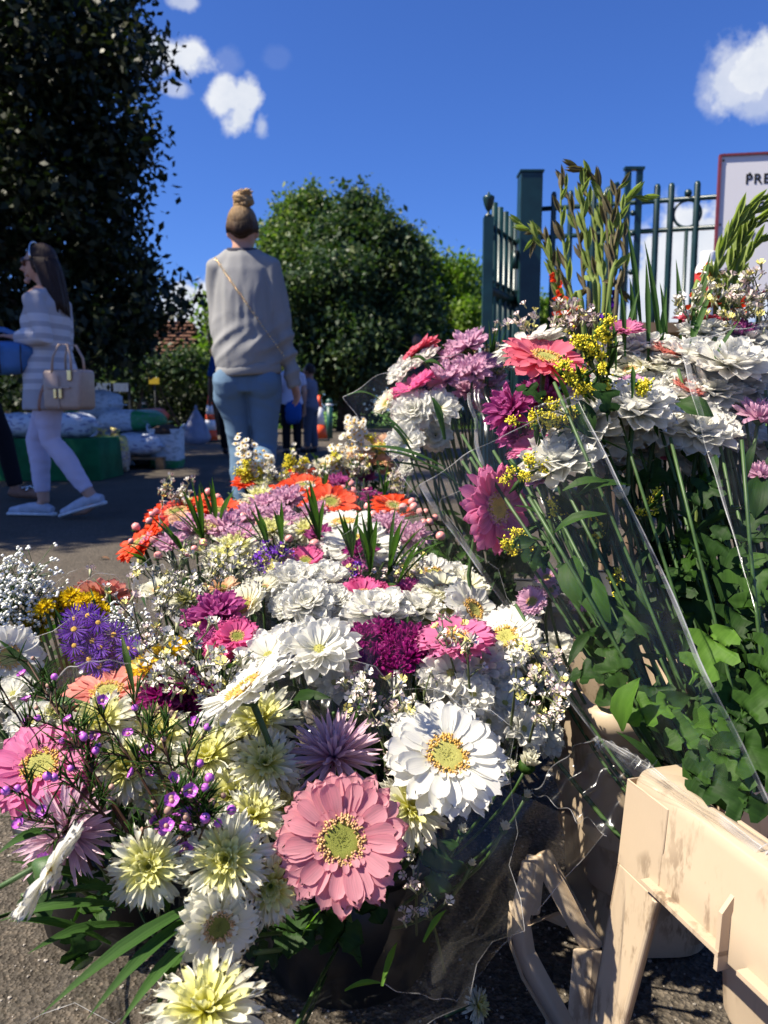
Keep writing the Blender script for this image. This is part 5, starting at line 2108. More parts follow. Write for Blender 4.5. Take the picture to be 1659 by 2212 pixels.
        if kind == 'wax':
            S.build('stem', ['twig_brown', 'leaf_mid'], e)
            B.build('blossoms', ['wax_purple', 'wax_bud'], e, kind='stuff')
        elif kind == 'gyp':
            S.build('stem', 'stem_green', e)
            B.build('blossoms', 'gyp_white', e, kind='stuff')
        elif kind == 'gold':
            for k in range(8):
                t_ = r.uniform(.1, .95)
                i = min(7, int(t_ * 8))
                q = main[i]
                w2 = (dn + Vector((r.gauss(0, 1), r.gauss(0, 1), r.gauss(0, 1))) * .7).normalized()
                S.tube([q, q + w2 * .012, q + w2 * .026], [(.002, .0005), (.0035, .0005), (.0005, .0003)], 4, 1)
            S.build('stem', ['stem_green', 'leaf_mid'], e)
            B.build('blossoms', ['gold_fluff', 'leaf_bright'], e, kind='stuff')
        elif kind == 'fever':
            S.build('stem', 'stem_green', e)
            B.build('blossoms', ['petal_white', 'calyx', 'disc_gold'], e, kind='stuff')
        else:
            S.build('stem', 'stem_dark', e)
            c0 = {'statice': 'floret_white' if r.random() < .5 else 'floret_pinkish', 'statice_yellow': 'floret_white', 'statice_purple': 'floret_purple'}[kind]
            c2 = 'floret_yellow'
            B.build('blossoms', [c0, 'calyx', c2], e, kind='stuff')
        return e

    def floret(self, B, q, ax, s, r, mi, mi2):
        M = Matrix.LocRotScale(q, quat_to(ax, r.random() * 6), (s,) * 3)
        n = 5
        v = [(0, 0, -.9)]
        f = []
        for k in range(n):
            a = 6.283 * k / n
            for (rr_, da, z) in ((.16, -.6, -.1), (.16, .6, -.1), (.72, .42, .42), (.72, -.42, .42)):
                v.append((rr_ * math.cos(a + da), rr_ * math.sin(a + da), z + r.uniform(-.12, .12)))
            i = 1 + 4 * k
            f.append((i, i + 1, i + 2, i + 3))
        B.add(v, f, mi if mi2 is None or r.random() < .4 else mi2, M)
        B.tube([M @ Vector((0, 0, -1.1)), M @ Vector((0, 0, .08))], [s * .12, s * .24], 5, 1, True)

    def berries(self, pts, root):
        """hypericum: each berry its own piece"""
        e = empty('berry_sprig', self.loc(root), self.o)
        root = Vector(root)
        S = Buf()
        for p, rad in pts:
            S.tube(curve_pts(root, root.lerp(p, .6) + Vector((0, 0, .02)), p - Vector((0, 0, rad * .8)), 6), .0011, 5)
            for k in range(5):
                a = k * 1.257
                c = p - Vector((0, 0, rad * .8)) - root + root
                S.tube([c, c + Vector((math.cos(a) * rad * .9, math.sin(a) * rad * .9, -rad * .15)), c + Vector((math.cos(a) * rad * 1.3, math.sin(a) * rad * 1.3, rad * .15))], [(rad * .12, .0004), (rad * .4, .0004), (.0003, .0002)], 4, 1)
        S.build('stem', ['stem_green', 'leaf_mid'], e, root)
        b = Buf()
        b.lathe([(.01, -1), (.6, -.82), (.95, -.2), (.92, .3), (.6, .82), (.16, 1.08), (.05, 1.25)], 12)
        me = b.mesh('berry', ['berry'])
        for p, rad in pts:
            link_mesh('berry', me, e, Matrix.LocRotScale(p - root, Quaternion((self.rng.random(), self.rng.uniform(-.4, .4), self.rng.uniform(-.4, .4), 0)).normalized(), (rad,) * 3))

    def blade(self, a, c, w=.007, bow=.02, mat='blade_green', k=7, name='leaf_blade', up=(0, -.3, 1)):
        """long pointed leaf from a to c, folded along its middle"""
        a, c = Vector(a), Vector(c)
        d = c - a
        mid = a + d * .5 + Vector(up).normalized() * bow
        pts = curve_pts(a, mid, c, k)
        b = Buf()
        s = d.cross(Vector(up))
        if s.length < 1e-5:
            s = Vector((1, 0, 0))
        s.normalize()
        v, f, uv = [], [], []
        for i, p in enumerate(pts):
            t_ = i / k
            ww = w * (.35 + 1.3 * t_ if t_ < .45 else .93) * (1 - max(0, t_ - .55) / .45 * .97)
            t_dir = (pts[min(k, i + 1)] - pts[max(0, i - 1)]).normalized()
            nn = s.cross(t_dir)
            for j, sg in enumerate((-1, -.5, 0, .5, 1)):
                v.append(p + s * sg * ww * .5 + nn * abs(sg) * ww * .22)
                uv.append((j / 4, t_))
        for i in range(k):
            for j in range(4):
                q = i * 5 + j
                f.append((q, q + 1, q + 6, q + 5))
        b.add(v, f, 0, None, uv)
        o = b.build(name, mat, self.o, self.base)
        return o

    def fan(self, root, tips, w=.006, mat='blade_green'):
        """palm frond: each blade is a piece"""
        e = empty('palm_frond', self.loc(root), self.o)
        sv, self_o = self.o, self.base
        for t_ in tips:
            o = self.blade(root, t_, w * self.rng.uniform(.8, 1.2), self.rng.uniform(.002, .02), mat)
            o.parent = e
            o.matrix_basis = Matrix.Translation(-self.loc(root))
        return e

    def leaf(self, P, n, dirv, size, mat='leaf_mid', kind='lobed'):
        me = leaf_mesh(kind, mat)
        n = Vector(n).normalized()
        x = Vector(dirv)
        x = (x - n * x.dot(n)).normalized()
        y = n.cross(x)
        Mr = Matrix((x, y, n)).transposed().to_4x4()
        M = Matrix.Translation(self.loc(P)) @ Mr @ Matrix.Diagonal((size, size, size, 1))
        return link_mesh('leaf', me, self.o, M)

    def fill(self, n, smin, smax, umin=.12, umax=.75, jit=.03, mats=('leaf_dark', 'leaf_mid'), kinds=('lobed', 'lobed', 'lance'), extra=0, keep=None):
        """leaves along the stems, below the heads"""
        r = self.rng
        for i in range(n):
            h = r.choice(self.heads)
            u = r.uniform(umin, umax)
            p = h.lerp(self.base, u) + Vector((r.uniform(-1, 1), r.uniform(-1, 1), r.uniform(-1, 1))) * jit * 1.25
            if keep and not keep(p):
                continue
            out = p - (sum(self.heads, Vector()) / len(self.heads)).lerp(self.base, u)
            d = (h - self.base).normalized() * .6 + out.normalized() * .8 + Vector((r.gauss(0, .5), r.gauss(0, .5), r.gauss(0, .4)))
            nrm = Vector((r.gauss(0, .6), -.5 + r.gauss(0, .5), .6 + r.gauss(0, .4)))
            self.leaf(p, nrm, d, r.uniform(smin, smax), r.choice(mats), r.choice(kinds))
        b = Buf()
        for i in range(extra):
            h = r.choice(self.heads) + Vector((r.gauss(0, jit), r.gauss(0, jit), -.03))
            b.tube(curve_pts(h, h.lerp(self.base, .5) + Vector((r.gauss(0, .01), r.gauss(0, .01), 0)), self.base, 5), .002, 5)
        if extra:
            b.build('stem_bundle', 'stem_green', self.o, self.base)

    def sleeve(self, top, rad, mat='film', n=40, m=9, open_=(0, 360), zig=.10, low=.03, seed=0, corners=4, t0=.0):
        """clear wrap: a crumpled cone from the tie point up to a pointed rim"""
        r = random.Random(seed)
        base, top = self.base.copy(), Vector(top)
        ax = (top - base)
        L = ax.length
        ax.normalize()
        s1 = ax.orthogonal().normalized()
        s2 = ax.cross(s1)
        ph = r.random() * 6
        b = Buf()
        v, uv = [], []
        for i in range(m + 1):
            t_ = t0 + (1 - t0) * i / m
            for j in range(n + 1):
                w = R(open_[0]) + (R(open_[1]) - R(open_[0])) * j / n
                hgt = 1 + zig * (abs(math.cos(corners * .5 * w + ph)) ** 1.5 * 1.5 - .6) * t_ ** 3
                k = 1 + .07 * math.sin(7 * w + ph * 3 + t_ * 2) * (1 - .4 * t_) + .05 * math.sin(13 * w + ph) + .10 * noise.noise(Vector((math.cos(w) * 2 + seed, math.sin(w) * 2, t_ * 3)))
                rr_ = (low + (rad - low) * t_ ** .85) * k
                v.append(base + ax * (L * t_ * hgt) + s1 * (rr_ * math.cos(w)) + s2 * (rr_ * math.sin(w)))
                uv.append((j / n, t_))
        f = []
        for i in range(m):
            for j in range(n):
                q = i * (n + 1) + j
                f.append((q, q + 1, q + n + 2, q + n + 1))
        b.add(v, f, 0, None, uv)
        b.tube(v[m * (n + 1):], .0003, 4, 1, False)
        return b.build('plastic_sleeve', [mat, 'film_edge'], self.o, self.base)

    def sheet(self, quad, mat='film_front', n=26, m=30, bulge=.02, seed=0, wr=.006, edges=(1, 1, 1, 1)):
        """one visible panel of wrap given by its four corners (top left, top right, bottom right, bottom left)"""
        A, B_, C, D_ = [Vector(p) for p in quad]
        nrm = (B_ - A).cross(D_ - A).normalized()
        if nrm.y > 0:
            nrm = -nrm
        b = Buf()
        v, uv = [], []
        for i in range(m + 1):
            t_ = i / m
            for j in range(n + 1):
                s = j / n
                p = A.lerp(B_, s).lerp(D_.lerp(C, s), t_)
                wv = noise.noise(Vector((s * 6 + seed, t_ * 1.6, seed))) * wr * 1.6 + math.sin(s * 15 + 3 * noise.noise(Vector((s * 2, t_ * 3, seed)))) * wr * .35 * t_
                p = p + (B_ - A).normalized() * (.005 * noise.noise(Vector((t_ * 5, seed, 3 + s)))) + (D_ - A).normalized() * (.004 * noise.noise(Vector((s * 5, seed, 7 + t_))))
                p = p + nrm * (bulge * math.sin(math.pi * s) * (.4 + .6 * math.sin(math.pi * min(1, t_ + .25))) + wv)
                v.append(p)
                uv.append((s, t_))
        f = []
        for i in range(m):
            for j in range(n):
                q = i * (n + 1) + j
                f.append((q, q + 1, q + n + 2, q + n + 1))
        b.add(v, f, 0, None, uv)
        W_ = n + 1
        for on, idx in zip(edges, (range(0, W_), range(n, W_ * (m + 1), W_), range(m * W_, W_ * (m + 1)), range(0, W_ * (m + 1), W_))):
            if on:
                pts = [v[q] for q in idx]
                b.tube(pts, .0005 if on == 1 else .0008, 6, 1, False)
                if on == 2:      # heat-sealed seam: a narrow doubled strip along the edge
                    k0 = list(idx)
                    step = {0: W_, n: -1}.get(k0[0], -W_) if k0[1] - k0[0] == 1 or k0[0] == n else 1
                    if k0[1] - k0[0] == 1:
                        step = W_ if k0[0] == 0 else -W_
                    elif k0[0] == n:
                        step = -1
                    else:
                        step = 1
                    sv = []
                    for q in k0:
                        p0 = v[q] + nrm * .0012
                        dv_ = (v[q + step] - v[q]).normalized()
                        sv += [p0, p0 + dv_ * .0055]
                    b.add(sv, [(2 * i, 2 * i + 1, 2 * i + 3, 2 * i + 2) for i in range(len(k0) - 1)], 2)
        return b.build('plastic_sleeve', [mat, 'film_edge', 'film_seam'], self.o, self.base)


LEAVES = {}


def leaf_mesh(kind, mat):
    key = (kind, mat)
    if key in LEAVES:
        return LEAVES[key]
    b = Buf()
    if kind == 'lobed':      # chrysanthemum leaf: deep rounded lobes
        half = [(0, .02), (.12, .03), (.22, .10), (.20, .26), (.30, .33), (.38, .24), (.42, .13), (.52, .18), (.55, .36), (.66, .42), (.74, .31), (.72, .15), (.80, .14), (.86, .24), (.94, .20), (1.0, .06), (1.02, 0)]
    elif kind == 'oval':
        half = [(0, .015), (.12, .10), (.3, .22), (.5, .26), (.7, .20), (.88, .10), (1, 0)]
    else:
        half = [(0, .012), (.15, .05), (.35, .10), (.55, .11), (.75, .08), (.9, .035), (1, 0)]
    up = lambda x, y: .16 * math.sin(x * 2.6) - .32 * x * x * .6 + .38 * abs(y) - .25 * y * y
    v, uv, f = [], [], []
    for (x, y) in half:
        for sy in (-1, -.5, 0, .5, 1):
            xx = x if sy else min(1.0, x)
            v.append((xx, y * sy, up(x, y * sy) + .02 * math.sin(x * 17 + sy * 3)))
            uv.append((.5 + sy * y, x))
    for i in range(len(half) - 1):
        for j in range(4):
            q = i * 5 + j
            f.append((q, q + 1, q + 6, q + 5))
    b.add(v, f, 0, None, uv)
    LEAVES[key] = b.mesh('leaf', [mat])
    return LEAVES[key]


DF = [(900, 2.3), (1000, 2.2), (1030, 2.1), (1080, 1.72), (1150, 1.38), (1200, 1.22), (1250, 1.1), (1300, 1.0), (1400, .87), (1500, .80), (1640, .72), (1800, .63), (2100, .55), (2212, .53), (2400, .5)]


def df(y):
    for (a, da), (b_, db) in zip(DF, DF[1:]):
        if y <= b_:
            return da + (db - da) * max(0, (y - a)) / (b_ - a)
    return .5


def put(bq, rows):
    """rows: kind, colour, x, y, width in picture, facing, depth offset, extras"""
    for row in rows:
        kind, colour, x, y, wpx, n, dd = row[:7]
        kw = row[7] if len(row) > 7 else {}
        d = (bq.depth if getattr(bq, 'depth', None) else df(y)) + dd
        P = PX(x, y, d)
        rad = wpx / 2 / F * d * (1.0 if wpx > 200 else 1.12)
        if kind == 'spider_mum':
            rad *= 1.08
            kw = dict(core='spider_core', **kw)
        bq.head(kind, colour, P, rad, n, **kw)


UP, CAM, FLAT = (0, -.35, .94), (0, -.72, .7), (0, -.12, 1)

# ------------------------------------------------------------------ buckets
def plastic_mat(name, c, dirt, transl=.12):
    t = NT(name)
    co = t.node('ShaderNodeTexCoord').outputs['Object']
    f = t.noise(7, 5, .65, co)
    f2 = t.noise(60, 4, .7, co, (1, 1, .35))
    col = t.ramp(f, (.3, tuple(x * .93 for x in c)), (.65, c))
    a = t.noise(11, 2, .5, co)
    k = t.node('ShaderNodeMath', operation='MULTIPLY')
    t.l.new(t.ramp(a, (.47, (0, 0, 0)), (.60, (1, 1, 1))), k.inputs[0])
    t.l.new(t.ramp(f2, (.50, (0, 0, 0)), (.60, (.75, .75, .75))), k.inputs[1])
    col = t.mix(k.outputs[0], col, dirt)
    p = t.bsdf(col, .42, .4, 0, f2, .12, .002)
    tr = t.node('ShaderNodeBsdfTranslucent')
    tr.inputs['Color'].default_value = (.75, .36, .14, 1)
    mx = t.node('ShaderNodeMixShader')
    mx.inputs[0].default_value = transl
    t.l.new(p.outputs[0], mx.inputs[1])
    t.l.new(tr.outputs[0], mx.inputs[2])
    t.done(mx)


plastic_mat('bucket_cream', (.53, .42, .295), (.16, .11, .07))
plain('bucket_black', (.012, .012, .013), .45, .4)


def rrect(hx, hy, r, n=6):
    """rounded rectangle outline, counter-clockwise"""
    pts = []
    for cx, cy, a0 in ((hx - r, hy - r, 0), (-hx + r, hy - r, 90), (-hx + r, -hy + r, 180), (hx - r, -hy + r, 270)):
        for i in range(n + 1):
            a = R(a0 + 90 * i / n)
            pts.append((cx + r * math.cos(a), cy + r * math.sin(a)))
    return pts


def loft_rings(b, rings, close_top=False, close_bottom=False, mi=0):
    n = len(rings[0])
    o = len(b.v)
    for k, rg in enumerate(rings):
        b.v += [tuple(p) for p in rg]
        b.uv += [(j / n, k / max(1, len(rings) - 1)) for j in range(n)]
    for i in range(len(rings) - 1):
        for j in range(n):
            b.f.append((o + i * n + j, o + i * n + (j + 1) % n, o + (i + 1) * n + (j + 1) % n, o + (i + 1) * n + j))
            b.m.append(mi)
    if close_bottom:
        b.f.append(tuple(o + j for j in reversed(range(n))))
        b.m.append(mi)
    if close_top:
        b.f.append(tuple(o + (len(rings) - 1) * n + j for j in range(n)))
        b.m.append(mi)


def plate(b, quad, th, nrm):
    """flat plastic plate with thickness from an outline"""
    n = Vector(nrm).normalized() * th
    q = [Vector(p) for p in quad]
    k = len(q)
    o = len(b.v)
    b.v += [tuple(p) for p in q] + [tuple(p + n) for p in q]
    b.uv += [(0, 0)] * (2 * k)
    b.f += [tuple(o + i for i in range(k)), tuple(o + k + i for i in reversed(range(k)))]
    b.f += [(o + (i + 1) % k, o + i, o + k + i, o + k + (i + 1) % k) for i in range(k)]
    b.m += [0] * (k + 2)


def flower_bucket(label, p, rot, hx=.14, hy=.19, h=.34, legs=True):
    """tall cream bucket: tapered body with ledges, flared rim band, splayed corner legs, triangular side openings"""
    t = tag(empty('flower_bucket', p, None, rot), label, 'bucket', 'cream plastic flower buckets')
    b = Buf()
    rings = []
    ix, iy = hx - .022, hy - .022
    for z, k in ((.006, .74), (.03, .745), (.085, .775), (.090, .83), (.094, .835), (.150, .855), (.156, .905), (.160, .91), (.25, .94), (.254, .955), (h, .985)):
        rings.append([(x, y, z) for x, y in rrect(ix * k, iy * k, .055)])
    inner = [[(x, y, z) for x, y in rrect(ix * k - .004, iy * k - .004, .042)] for z, k in ((h, .985), (.25, .91), (.1, .80), (.02, .76))]
    loft_rings(b, rings + inner, False, True)
    b.f.append(tuple(len(b.v) - len(inner[0]) + j for j in range(len(inner[0]))))
    b.m.append(0)
    body_ = b.build('bucket_body', 'bucket_cream', t)
    bevel_mod(body_, .0025, 2, 25)
    if not legs:
        b = Buf()
        loft_rings(b, [[(x, y, z) for x, y in rrect(ix + e, iy + e, .045)] for z, e in ((h - .03, -.001), (h - .032, .008), (h + .002, .010), (h + .004, .0))])
        b.build('rim_lip', 'bucket_cream', t)
        return t
    b = Buf()
    band = []
    for z, e in ((h, -.022), (h + .006, -.012), (h + .005, .010), (h - .004, .0128), (h - .044, .0143), (h - .048, .0156), (h - .088, .0168)):
        band.append([(x, y, z) for x, y in rrect(hx + e, hy + e, .03 if e < 0 else .018)])
    back = [[(x, y, z) for x, y in rrect(hx + e, hy + e, .016)] for z, e in ((h - .088, .0128), (h - .05, .0115), (h - .03, .010), (h - .004, .004))]
    loft_rings(b, band + back)
    bevel_mod(b.build('rim_band', 'bucket_cream', t), .0018, 2, 25)
    # corner legs: two plates meeting at each corner, splaying out to the ground
    for sx in (-1, 1):
        for sy in (-1, 1):
            b = Buf()
            zt_, e0, e1 = h - .089, .0180, .040
            ct = Vector((sx * (hx + e0), sy * (hy + e0), zt_))
            cb = Vector((sx * (hx + e1), sy * (hy + e1), 0))
            plate(b, [ct, ct - Vector((0, sy * .062, 0)), cb - Vector((0, sy * .040, 0)), cb], .004, (-sx, 0, 0))
            plate(b, [ct, ct - Vector((sx * .062, 0, 0)), cb - Vector((sx * .040, 0, 0)), cb], .004, (0, -sy, 0))
            for w in (.0,):
                b.tube([ct - Vector((0, sy * .060, .0)), cb - Vector((0, sy * .038, 0))], .0038, 6)
                b.tube([ct - Vector((sx * .060, 0, .0)), cb - Vector((sx * .038, 0, 0))], .0038, 6)
            cu = Vector((sx * (hx + .0139), sy * (hy + .0139), h - .004))
            plate(b, [cu, cu - Vector((0, sy * .061, 0)), ct - Vector((0, sy * .061, 0)), ct], .0015, (-sx, 0, 0))
            plate(b, [cu, cu - Vector((sx * .061, 0, 0)), ct - Vector((sx * .061, 0, 0)), ct], .0015, (0, -sy, 0))
            bevel_mod(b.build('corner_leg', 'bucket_cream', t, smooth=False), .0012, 1)
    for sx in (-1, 1):
        for y in (-.06, .06):
            b = Buf()
            plate(b, [(sx * (hx + .012), y, h - .030), (sx * (hx + .024), y, h - .045), (sx * (hx + .026), y, h - .092), (sx * (hx + .012), y, h - .092)], .004, (0, 1, 0))
            b.box((sx * (hx + .021), y + .05, h - .078), (.010, .10, .004))
            b.build('rib', 'bucket_cream', t, smooth=False)
    b = Buf()
    loft_rings(b, [[(x, y, .012) for x, y in rrect(hx + .005, hy + .005, .03)], [(x, y, .03) for x, y in rrect(hx - .0, hy - .0, .03)],
                   [(x, y, .03) for x, y in rrect(hx - .035, hy - .04, .03)], [(x, y, .012) for x, y in rrect(hx - .035, hy - .04, .03)]])
    return t


# right-hand bucket, long side running toward the camera
c1, c2 = PZ(1402, 1682, .345), PZ(1659, 1870, .345)
dv = (c2 - c1)
dv.z = 0
dv.normalize()
ang = math.atan2(dv.y, dv.x)          # along the visible long side, toward the camera
nx = Vector((-dv.y, dv.x, 0))         # to the right of that side
if nx.x < 0:
    nx = -nx
hx, hy = .14, .19
ctr = Vector((c1.x, c1.y, 0)) + dv * (hy + .0) + nx * (hx + .0)
BK1 = flower_bucket('cream plastic bucket at bottom right with splayed leg and sunlit rim', (ctr.x, ctr.y, 0), ang + R(90), hx, hy, .345)
# second bucket behind it
c3 = PX(1296, 1700, .93)
ctr2 = Vector((.340, 1.015, 0))
BK2 = flower_bucket('stained cream plastic bucket standing behind the bottom right bucket', (ctr2.x, ctr2.y, 0), R(2), .125, .165, .335, False)

# open lattice carrying frame leaning against the second bucket
LAT = tag(empty('carrying_frame', PZ(1180, 2100, 0)), 'cream plastic lattice frame with diamond openings left of the stained bucket', 'bucket frame')
lo_ = Vector(LAT.location)


def strap(paths, w, th, name='strut'):
    for pts in paths:
        b = Buf()
        P = [PX(x, y, d) - lo_ for (x, y, d) in pts]
        b.tube(P, [(w / 2, th / 2)] * len(P), 4, side=(1, .1, .2))
        o = b.build(name, 'bucket_cream', LAT, smooth=False)
        bevel_mod(o, .003, 3)


strap([[(1278, 2050, .885), (1270, 2140, .88), (1262, 2260, .875), (1258, 2380, .87)]], .045, .012, 'frame_leg')
strap([[(1150, 1860, .90), (1135, 1935, .89), (1122, 1985, .885), (1134, 2060, .885), (1168, 2125, .88), (1238, 2250, .872), (1300, 2380, .865)],
       [(1166, 1842, .905), (1200, 1905, .90), (1244, 1985, .895), (1284, 2055, .893)],
       [(1160, 1848, .903), (1150, 1905, .895), (1143, 1975, .89)]], .027, .012)
strap([[(1102, 1972, .885), (1100, 2030, .88), (1128, 2110, .875), (1190, 2215, .868), (1240, 2300, .865)]], .004, .024, 'foot_wall')
strap([[(1102, 1966, .885), (1120, 1962, .892), (1138, 1968, .90)]], .006, .022, 'foot_wall')
strap([[(1128, 2000, .89), (1190, 1978, .91), (1232, 1985, .915)]], .030, .004, 'cross_web')
strap([[(1190, 1860, .91), (1218, 1905, .905), (1262, 1990, .90)]], .006, .030, 'inner_web')


def round_bucket(label, p, r0, r1, h):
    t = tag(empty('flower_bucket', p), label, 'bucket', 'black plastic flower buckets')
    b = Buf()
    b.lathe([(r0, .0), (r1, h), (r1 - .004, h), (r0 - .004, .006), (.005, .006)], 28)
    b.build('bucket_body', 'bucket_black', t)
    b = Buf()
    b.lathe([(r1 - .002, h - .014), (r1 + .007, h - .012), (r1 + .007, h + .004), (r1 - .005, h + .004)], 28, cap=False)
    b.build('rim', 'bucket_black', t)
    b = Buf()
    pts = [Vector(((r1 + .004) * math.cos(w), .03 + .05 * math.sin(w), h - .03 - .035 * math.sin(w))) for w in [math.pi * i / 12 for i in range(13)]]
    b.tube(pts, .003, 6)
    b.build('handle', 'bucket_black', t)
    return t


round_bucket('black bucket at the front under the large pale pink gerbera', (-.045, .93, 0), .10, .125, .17)
round_bucket('black bucket at front left under the waxflower bouquet', (-.36, 1.02, 0), .10, .125, .16)
round_bucket('black bucket under the yellow and purple bouquet', (-.53, 1.33, 0), .10, .125, .2)
round_bucket('black bucket under the white chrysanthemums in the middle', (.02, 1.24, 0), .10, .125, .2)
round_bucket('black bucket under the statice bouquet', (-.27, 1.38, 0), .10, .125, .22)
round_bucket('black bucket in the middle row under the palm blades', (-.05, 1.75, 0), .11, .135, .26)
round_bucket('black bucket under the orange bouquet at the back', (-.36, 1.95, 0), .11, .135, .26)
round_bucket('black bucket under the far feverfew bouquet', (-.08, 2.38, 0), .11, .135, .26)
round_bucket('black bucket under the lilac and pink wrapped bouquet', (.28, 1.62, 0), .11, .135, .30)
round_bucket('black bucket holding the brown gladiolus stems', (.47, 1.72, 0), .11, .135, .30)
round_bucket('black bucket holding the green gladiolus stems', (.62, 1.40, 0), .11, .135, .30)

# ------------------------------------------------------------------ bouquets, front to back
B = Bouquet((-.045, .93, .03), 'front bouquet with the large pale pink gerbera and white gerbera')
put(B, [('gerbera', 'pale_pink', 738, 1816, 300, (.03, -.80, .58), 0, dict(style='tan', skip=11, label='large pale pink gerbera with tan ringed green centre')),
        ('gerbera', 'white', 965, 1634, 282, (.14, -.60, .80), 0, dict(style='gold', label='large white gerbera with a golden centre')),
        ('spiky_mum', 'lavender', 722, 1640, 212, (.02, -.18, 1), .035, dict(label='spiky lavender chrysanthemum behind the pink gerbera')),
        ('spider_mum', 'spider_white', 490, 1856, 205, (-.05, -.80, .58), 0), ('spider_mum', 'spider_white', 573, 1652, 150, (.05, -.72, .72), .02),
        ('spider_mum', 'spider_white', 560, 1560, 165, (0, -.45, .9), .03), ('spider_mum', 'spider_white', 545, 1765, 140, (.1, -.6, .8), .03),
        ('spider_mum', 'spider_white', 585, 1912, 155, (.1, -.9, .35), .03), ('spider_mum', 'spider_white', 450, 1640, 160, (-.1, -.45, .9), .03), ('spider_mum', 'spider_white', 500, 1720, 150, (0, -.6, .8), .05), ('spider_mum', 'spider_white', 505, 1600, 150, (0, -.5, .86), .05), ('spider_mum', 'spider_white', 610, 1745, 120, (.1, -.6, .8), .07), ('spider_mum', 'cream', 520, 1530, 120, (0, -.4, .9), .06),
        ('spider_mum', 'cream', 885, 1750, 150, (.35, -.55, .8), .06), ('gerbera', 'cream', 472, 2000, 180, (.45, -.85, .1), .02, dict(style='tan', label='cream gerbera turned to the right in shade')),
        ('spider_mum', 'cream', 447, 2185, 270, (0, -.25, .95), -.01, dict(label='cream spider chrysanthemum cut by the bottom edge'))])
for (x, y, dd, s) in ((1098, 1664, .10, 46), (1140, 1650, .12, 62), (1088, 1790, .12, 34), (998, 1795, .13, 32), (1018, 1868, .13, 26), (1136, 1720, .14, 30)):
    d = df(y) + dd
    B.bud('cream', PX(x, y, d), s / 2 / F * d, (.2, -.4, .9), False)
for (x0, y0, x1, y1, dd) in ((900, 1680, 780, 1500, .06), (920, 1700, 860, 1480, .07), (960, 1690, 915, 1500, .07), (840, 1690, 820, 1540, .06), (960, 1640, 990, 1380, .05), (980, 1640, 1020, 1400, .06), (900, 1900, 905, 1860, .16), (960, 1980, 900, 1890, .18)):
    B.sprig('statice', PX(x0, y0 + 120, df(y0) + dd + .05), PX(x1, y1, df(y1) + dd - .03), .042, 4, 4, 0.0070)
B.fill(60, .03, .07, .18, .8, .03, ('leaf_dark', 'leaf_dark', 'leaf_mid'), extra=14)
for (x0, y0, x1, y1, d0, d1) in ((825, 2130, 858, 2035, .62, .66), (915, 2035, 965, 1965, .66, .68), (745, 2140, 830, 2125, .66, .66), (640, 2050, 700, 1960, .7, .66)):
    B.blade(PX(x0, y0, d0), PX(x1, y1, d1), .006, .01, 'leaf_bright')
B.sleeve(PX(740, 1790, .70), .16, 'film', open_=(0, 360), seed=1)
B.sheet([PX(985, 1660, .72), PX(1305, 1800, .74), PX(985, 2160, .78), PX(800, 2120, .66)], 'film', bulge=.03, seed=3, edges=(0, 1, 1, 0))

B = Bouquet((-.36, 1.02, .03), 'front left bouquet of pink gerbera and purple waxflower twigs')
put(B, [('gerbera', 'rose_pink', 88, 1655, 245, (.05, -.50, .86), 0, dict(style='gold', label='rose pink gerbera behind the waxflower twigs')),
        ('spiky_mum', 'lavender', 150, 1800, 200, (-.35, -.75, .5), .04, dict(label='lavender chrysanthemum at lower left')), ('spiky_mum', 'lavender', 195, 1700, 130, (.1, -.5, .85), .05),
        ('gerbera', 'white', 106, 1880, 240, (.80, .0, -.50), -.02, dict(style='gold', label='white gerbera seen edge on at lower left')),
        ('spider_mum', 'spider_white', 322, 1872, 165, (.10, -.82, .55), 0), ('spider_mum', 'spider_white', 275, 1660, 150, (.15, -.65, .75), .02),
        ('spider_mum', 'spider_white', 222, 1562, 145, (.0, -.5, .87), .02), ('spider_mum', 'spider_white', 345, 1590, 150, (.05, -.5, .87), .05), ('spider_mum', 'spider_white', 330, 1700, 130, (0, -.5, .87), .05),
        ('daisy_mum', 'white', 30, 1500, 105, (-.2, -.5, .85), .05), ('daisy_mum', 'white', 70, 1560, 110, (0, -.5, .85), .05), ('spider_mum', 'cream', 120, 1545, 90, (0, -.4, .9), .05)])
tw = [((330, 1900), (60, 1430)), ((330, 1900), (110, 1520)), ((420, 1900), (230, 1560)), ((420, 1880), (290, 1530)), ((440, 1860), (350, 1600)), ((250, 1900), (60, 1720)), ((200, 1880), (0, 1480)),
      ((300, 1850), (160, 1700)), ((450, 1870), (400, 1640)), ((330, 1860), (140, 1580))]
for (a, c) in tw:
    B.sprig('wax', PX(a[0], a[1], .70), PX(c[0], c[1], df(c[1]) - .055), .032, 6, 1, .0075, None)
for (x, y) in ((395, 1735), (430, 1765), (350, 1770), (370, 1720), (420, 1740), (310, 1790), (440, 1790)):
    B.sprig('wax', PX(x - 30, y + 110, .68), PX(x, y, .60), .016, 3, 2, .0085)
for (x0, y0, x1, y1, d0, d1, w) in ((470, 1935, 88, 2192, .62, .53, .013), (450, 1960, 188, 2202, .62, .53, .012), (460, 2000, 256, 2218, .62, .53, .012), (360, 1970, 140, 1920, .66, .60, .013), (270, 1960, 0, 1990, .66, .62, .012),
                                    (150, 1800, -10, 1850, .66, .62, .012), (410, 2040, 330, 2215, .63, .54, .009), (300, 1960, 20, 1860, .68, .64, .012), (290, 2000, 60, 2060, .66, .60, .012), (240, 2040, 20, 1990, .66, .62, .01)):
    B.blade(PX(x0, y0, d0), PX(x1, y1, d1), w, .02, 'blade_green')
B.fill(60, .03, .065, .1, .8, .03, ('leaf_dark', 'leaf_mid', 'leaf_dark'), extra=12)
B.sleeve(PX(180, 1740, .74), .17, 'film', seed=4)

